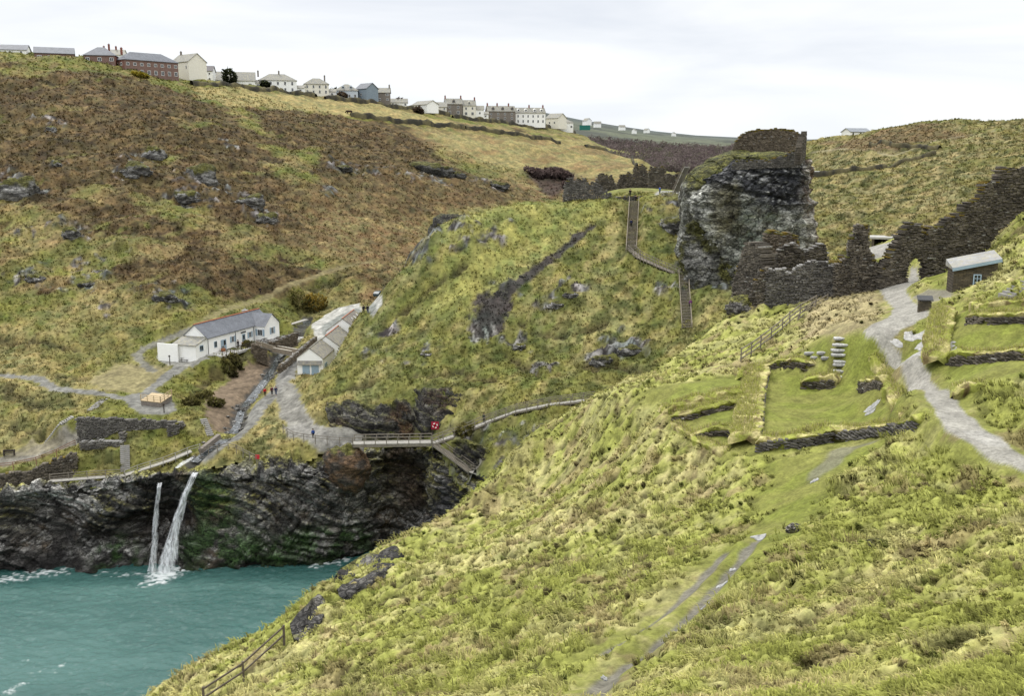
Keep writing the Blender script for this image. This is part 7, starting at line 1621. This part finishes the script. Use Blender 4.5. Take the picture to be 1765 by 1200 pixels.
# the path edge fence posts are too small to tell; shrubs and gorse
def bush(label, S, px, py, rad, seed, cols, n=420, leaf=.35, name='shrub', group=None, trunk=False, **k):
    p = Vector(S.hit(px, py, **k)); t = thing(name, label, 'shrub' if name != 'tree' else 'tree', p, 0, group); r = np.random.default_rng(seed)
    v = r.normal(0, 1, (n, 3)); v /= np.linalg.norm(v, axis=1, keepdims=True); v *= (r.uniform(.35, 1, n)**.4)[:, None]*(1+.35*(fbm(v[:, 0]*2+seed, v[:, 1]*2, v[:, 2]*2, seed=seed)-.5)*2)[:, None]
    c = v*np.array(rad)+np.array((0, 0, rad[2]*.8)); c = c[c[:, 2] > .02]; n = len(c); c[:, 2] += S.sample(p.x+c[:, 0], p.y+c[:, 1])-p.z
    a = r.normal(0, leaf, (n, 3)); b = r.normal(0, leaf, (n, 3)); V = np.stack([c-a*.5-b*.3, c+a*.5-b*.3, c+b*.6], 1).reshape(-1, 3)
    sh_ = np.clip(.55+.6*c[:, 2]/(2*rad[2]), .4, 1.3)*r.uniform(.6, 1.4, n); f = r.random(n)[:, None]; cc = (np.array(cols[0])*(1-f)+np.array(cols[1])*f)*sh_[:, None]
    link('foliage', mesh_np('foliage', V, np.arange(n*3).reshape(-1, 3), GM, np.repeat(cc, 3, 0)), t)
    m_ = MB()
    for q in range(3): m_.cyl((0,0,-.2), tuple(np.array((r.normal(0,.3)*rad[0], r.normal(0,.3)*rad[1], rad[2]*1.1))), .09, .04, 5)
    m_.build('stem', WOODD, t); return t
DG = ((.018,.024,.010),(.05,.06,.02)); BRN = ((.06,.042,.028),(.12,.085,.05))
bush('round dark evergreen in front of the wide grey roof', MS, 396, 142, (3.2,3,3.4), 1, DG, 500, .8, 'tree')
for i, (px, py, lab) in enumerate(((456,150,'dark bush at the left corner of the white villa'),(486,152,'broad dark bush in front of the white villa'),(578,163,'dark clipped bush between the cream house and the blue house'),(590,170,'low brown bush in front of the blue house'),(690,180,'rounded brown bush beside the brown stone house'),(520,158,'reddish brown bush right of the white villa'),(722,194,'brown bush below the low bungalows'))):
    bush(lab, MS, px, py, (2.6,2,1.7), 20+i, DG if i < 3 else BRN, 260, .8, group='bushes in the village gardens')
bush('bright yellow flowering gorse below the brick hotel', MS, 242, 133, (3.4,1.4,1.0), 31, ((.30,.22,.01),(.22,.20,.03)), 300, .6, 'gorse_bush')
for i, (px, py, c, lab) in enumerate(((545,530,((.34,.22,.03),(.17,.15,.04)),'yellow brown gorse on the bank beside the lane'),(520,525,((.20,.17,.05),(.11,.12,.03)),'green brown gorse left of the yellow brown one beside the lane'))):
    bush(lab, MS, px, py, (3.2,2.2,1.6), 40+i, c, 500, .45, 'gorse_bush')
for i, (px, py) in enumerate(((800,752),(430,600),(395,640),(372,700),(350,690),(330,700),(405,625))):
    bush(['bramble clump below the boardwalk','bramble on the bank under the cafe railing','shaggy brown bush on the bank left of the earth slope','dark bush on the bank by the narrow steps','green bush above the narrow steps','bramble at the right end of the gravel terrace','brown bramble at the head of the earth slope'][i], MS, px, py, (1.7,1.2,.9), 60+i, ((.15,.14,.04),(.10,.085,.03)), 240, .4)
for i, (px, py, r, c) in enumerate(((930,298,(7,4,1.8),((.09,.062,.056),(.14,.10,.09))),(965,300,(6,4,2),((.09,.06,.055),(.14,.10,.09))),(985,318,(4,3,1.6),((.09,.065,.055),(.14,.10,.085))))):
    bush(('purple brown leafless thicket, left one below the far slope','purple brown leafless thicket, middle one below the far slope','small leafless thicket just left of the ruined wall')[i], MS, px, py+6, r, 80+i, c, 900, .7, 'thicket')
# grazing pony or cow on the pale field
def cow():
    p = MS.hit(603, 197); t = thing('cow', 'dark brown cow grazing at the lower edge of the pale field', 'cow', p, math.radians(170)); 
    nd = [((0,0,1.0),.34),((.5,0,1.02),.36),((.95,0,1.1),.30),((1.25,0,.95),.2),((1.5,0,.55),.14),((1.68,0,.25),.11),((-.5,0,1.02),.34),((-.75,0,1.05),.2),((-.85,0,.6),.04),
          ((.75,.2,.75),.13),((.78,.2,.38),.075),((.76,.2,.04),.07),((.75,-.2,.75),.13),((.7,-.2,.38),.075),((.68,-.2,.04),.07),((-.55,.2,.75),.15),((-.68,.2,.42),.08),((-.62,.2,.04),.07),((-.55,-.2,.75),.15),((-.66,-.2,.42),.08),((-.6,-.2,.04),.07)]
    ed = [(0,1),(1,2),(2,3),(3,4),(4,5),(0,6),(6,7),(7,8),(1,9),(9,10),(10,11),(1,12),(12,13),(13,14),(6,15),(15,16),(16,17),(6,18),(18,19),(19,20)]
    me = skin_mesh(nd, ed); me.materials[0] = M_('brown hide', (.035,.018,.012), .2, 3); o = link('body', me, t); t.scale = (1.35,)*3
    MB().prism([(1.5,.62),(1.4,.72),(1.58,.66)], .1, .26).prism([(1.5,.62),(1.4,.72),(1.58,.66)], -.26, -.1).build('ear', mW['brown hide'], t)
cow()

# ------------------------------------------------------------------ far country
px_ = np.linspace(880, 1560, 150); crest = np.interp(px_, [880,940,960,1000,1060,1130,1200,1260,1330,1400,1460,1560], [190,194,198,206,216,226,233,236,239,240,237,232])
rows = []
for k, Yv in enumerate(np.exp(np.linspace(np.log(560), np.log(3000), 60))):
    f = k/59; py = 300+(crest-300)*(1-(1-f)**1.9); rows.append(np.array([P(a, b, Yv) for a, b in zip(px_, py)]))
G = np.array(rows); G[..., 2] += (fbm(G[..., 0]/60, G[..., 1]/60, seed=1600)-.5)*3*np.linspace(1,0,60)[:, None]
bk = G[-1].copy(); bk[:, 1] += 400; bk[:, 2] -= 30; G = np.concatenate([G, bk[None]], 0)
X, Y = G[..., 0], G[..., 1]; fl = np.floor(X/110+vnoise(X/200, Y/200, seed=3)*2)+np.floor(Y/230)*7
h = _h(fl, fl*0, fl*0, 5); far = mixc(np.broadcast_to(np.array((.085,.095,.060)), G.shape), np.array((.115,.125,.080)), h); far = mixc(far, np.array((.07,.085,.085)), sst(1400,2600,Y)*.85)  # bluer with distance: aerial haze mixed into the field colour
far = mixc(far, np.array((.05,.055,.045)), sst(.55,.62,fbm(X/45, Y/120, seed=1601))*.8)
far = mixc(far, np.array((.12,.095,.088)), (1-sst(820,1100,Y)))
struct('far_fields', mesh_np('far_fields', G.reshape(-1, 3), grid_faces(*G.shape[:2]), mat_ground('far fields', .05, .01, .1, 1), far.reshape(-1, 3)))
gi = G[:-1]
def far_pt(u, v): 
    i = np.clip((v*58).astype(int), 0, 58); j = np.clip((u*149).astype(int), 0, 148); return gi[i, j]
r = np.random.default_rng(77); n = 2600; u = r.uniform(.2, .98, n); v = r.uniform(0, .42, n); c = far_pt(u, v)+np.c_[r.normal(0, 6, n), r.normal(0, 6, n), np.zeros(n)]
# each crown: a cloud of fine twiggy slivers
tw = 46; s = r.uniform(2.4, 4.6, n); cen = np.repeat(c, tw, 0); ss = np.repeat(s, tw)
v3 = r.normal(0, 1, (n*tw, 3)); v3 /= np.linalg.norm(v3, axis=1, keepdims=True); q = cen+v3*(ss*r.uniform(.4, 1, n*tw)**.5)[:, None]*np.array((1, 1, .95))+np.c_[0*ss, 0*ss, ss*1.0]
a = r.normal(0, .75, (n*tw, 3)); b = r.normal(0, .75, (n*tw, 3)); V = np.stack([q-a*.6, q+a*.6, q+b], 1).reshape(-1, 3)
tone = np.array((.150,.120,.110))[None]*r.uniform(.7, 1.35, n)[:, None]; gsel = r.random(n) < .15; tone[gsel] = np.array((.125,.118,.08)); dsel = r.random(n) < .12; tone[dsel] = np.array((.115,.085,.085))
cc = np.repeat(tone, tw, 0)*np.clip(.75+.35*v3[:, 2], .45, 1.2)[:, None]*r.uniform(.8, 1.2, n*tw)[:, None]
wo = link('wood', mesh_np('wood', V, np.arange(len(V)).reshape(-1, 3), GM, np.repeat(cc, 3, 0))); tag(wo, 'leafless purple brown wood filling the valley beyond the far slope', 'wood', None, 'stuff')
for i, (px, py, Yv) in enumerate(((1068,222,1500),(1095,226,1600),(1120,228,1700),(1035,216,1300),(1160,231,1900),(1004,213,1100))):
    house('farmhouse', ['white farm speck on the distant fields, third from the left','white farm speck on the distant fields, fourth from the left','white farm speck on the distant fields, second from the right','white farm speck on the distant fields, second from the left','rightmost white farm speck on the distant fields','leftmost white farm speck on the distant fields'][i], 'house', P(px, py+[0,2,-1,1,2,0][i], Yv), .2+i, 9, 6, 3, 2.6, roof=SLATE2, group='distant farms')
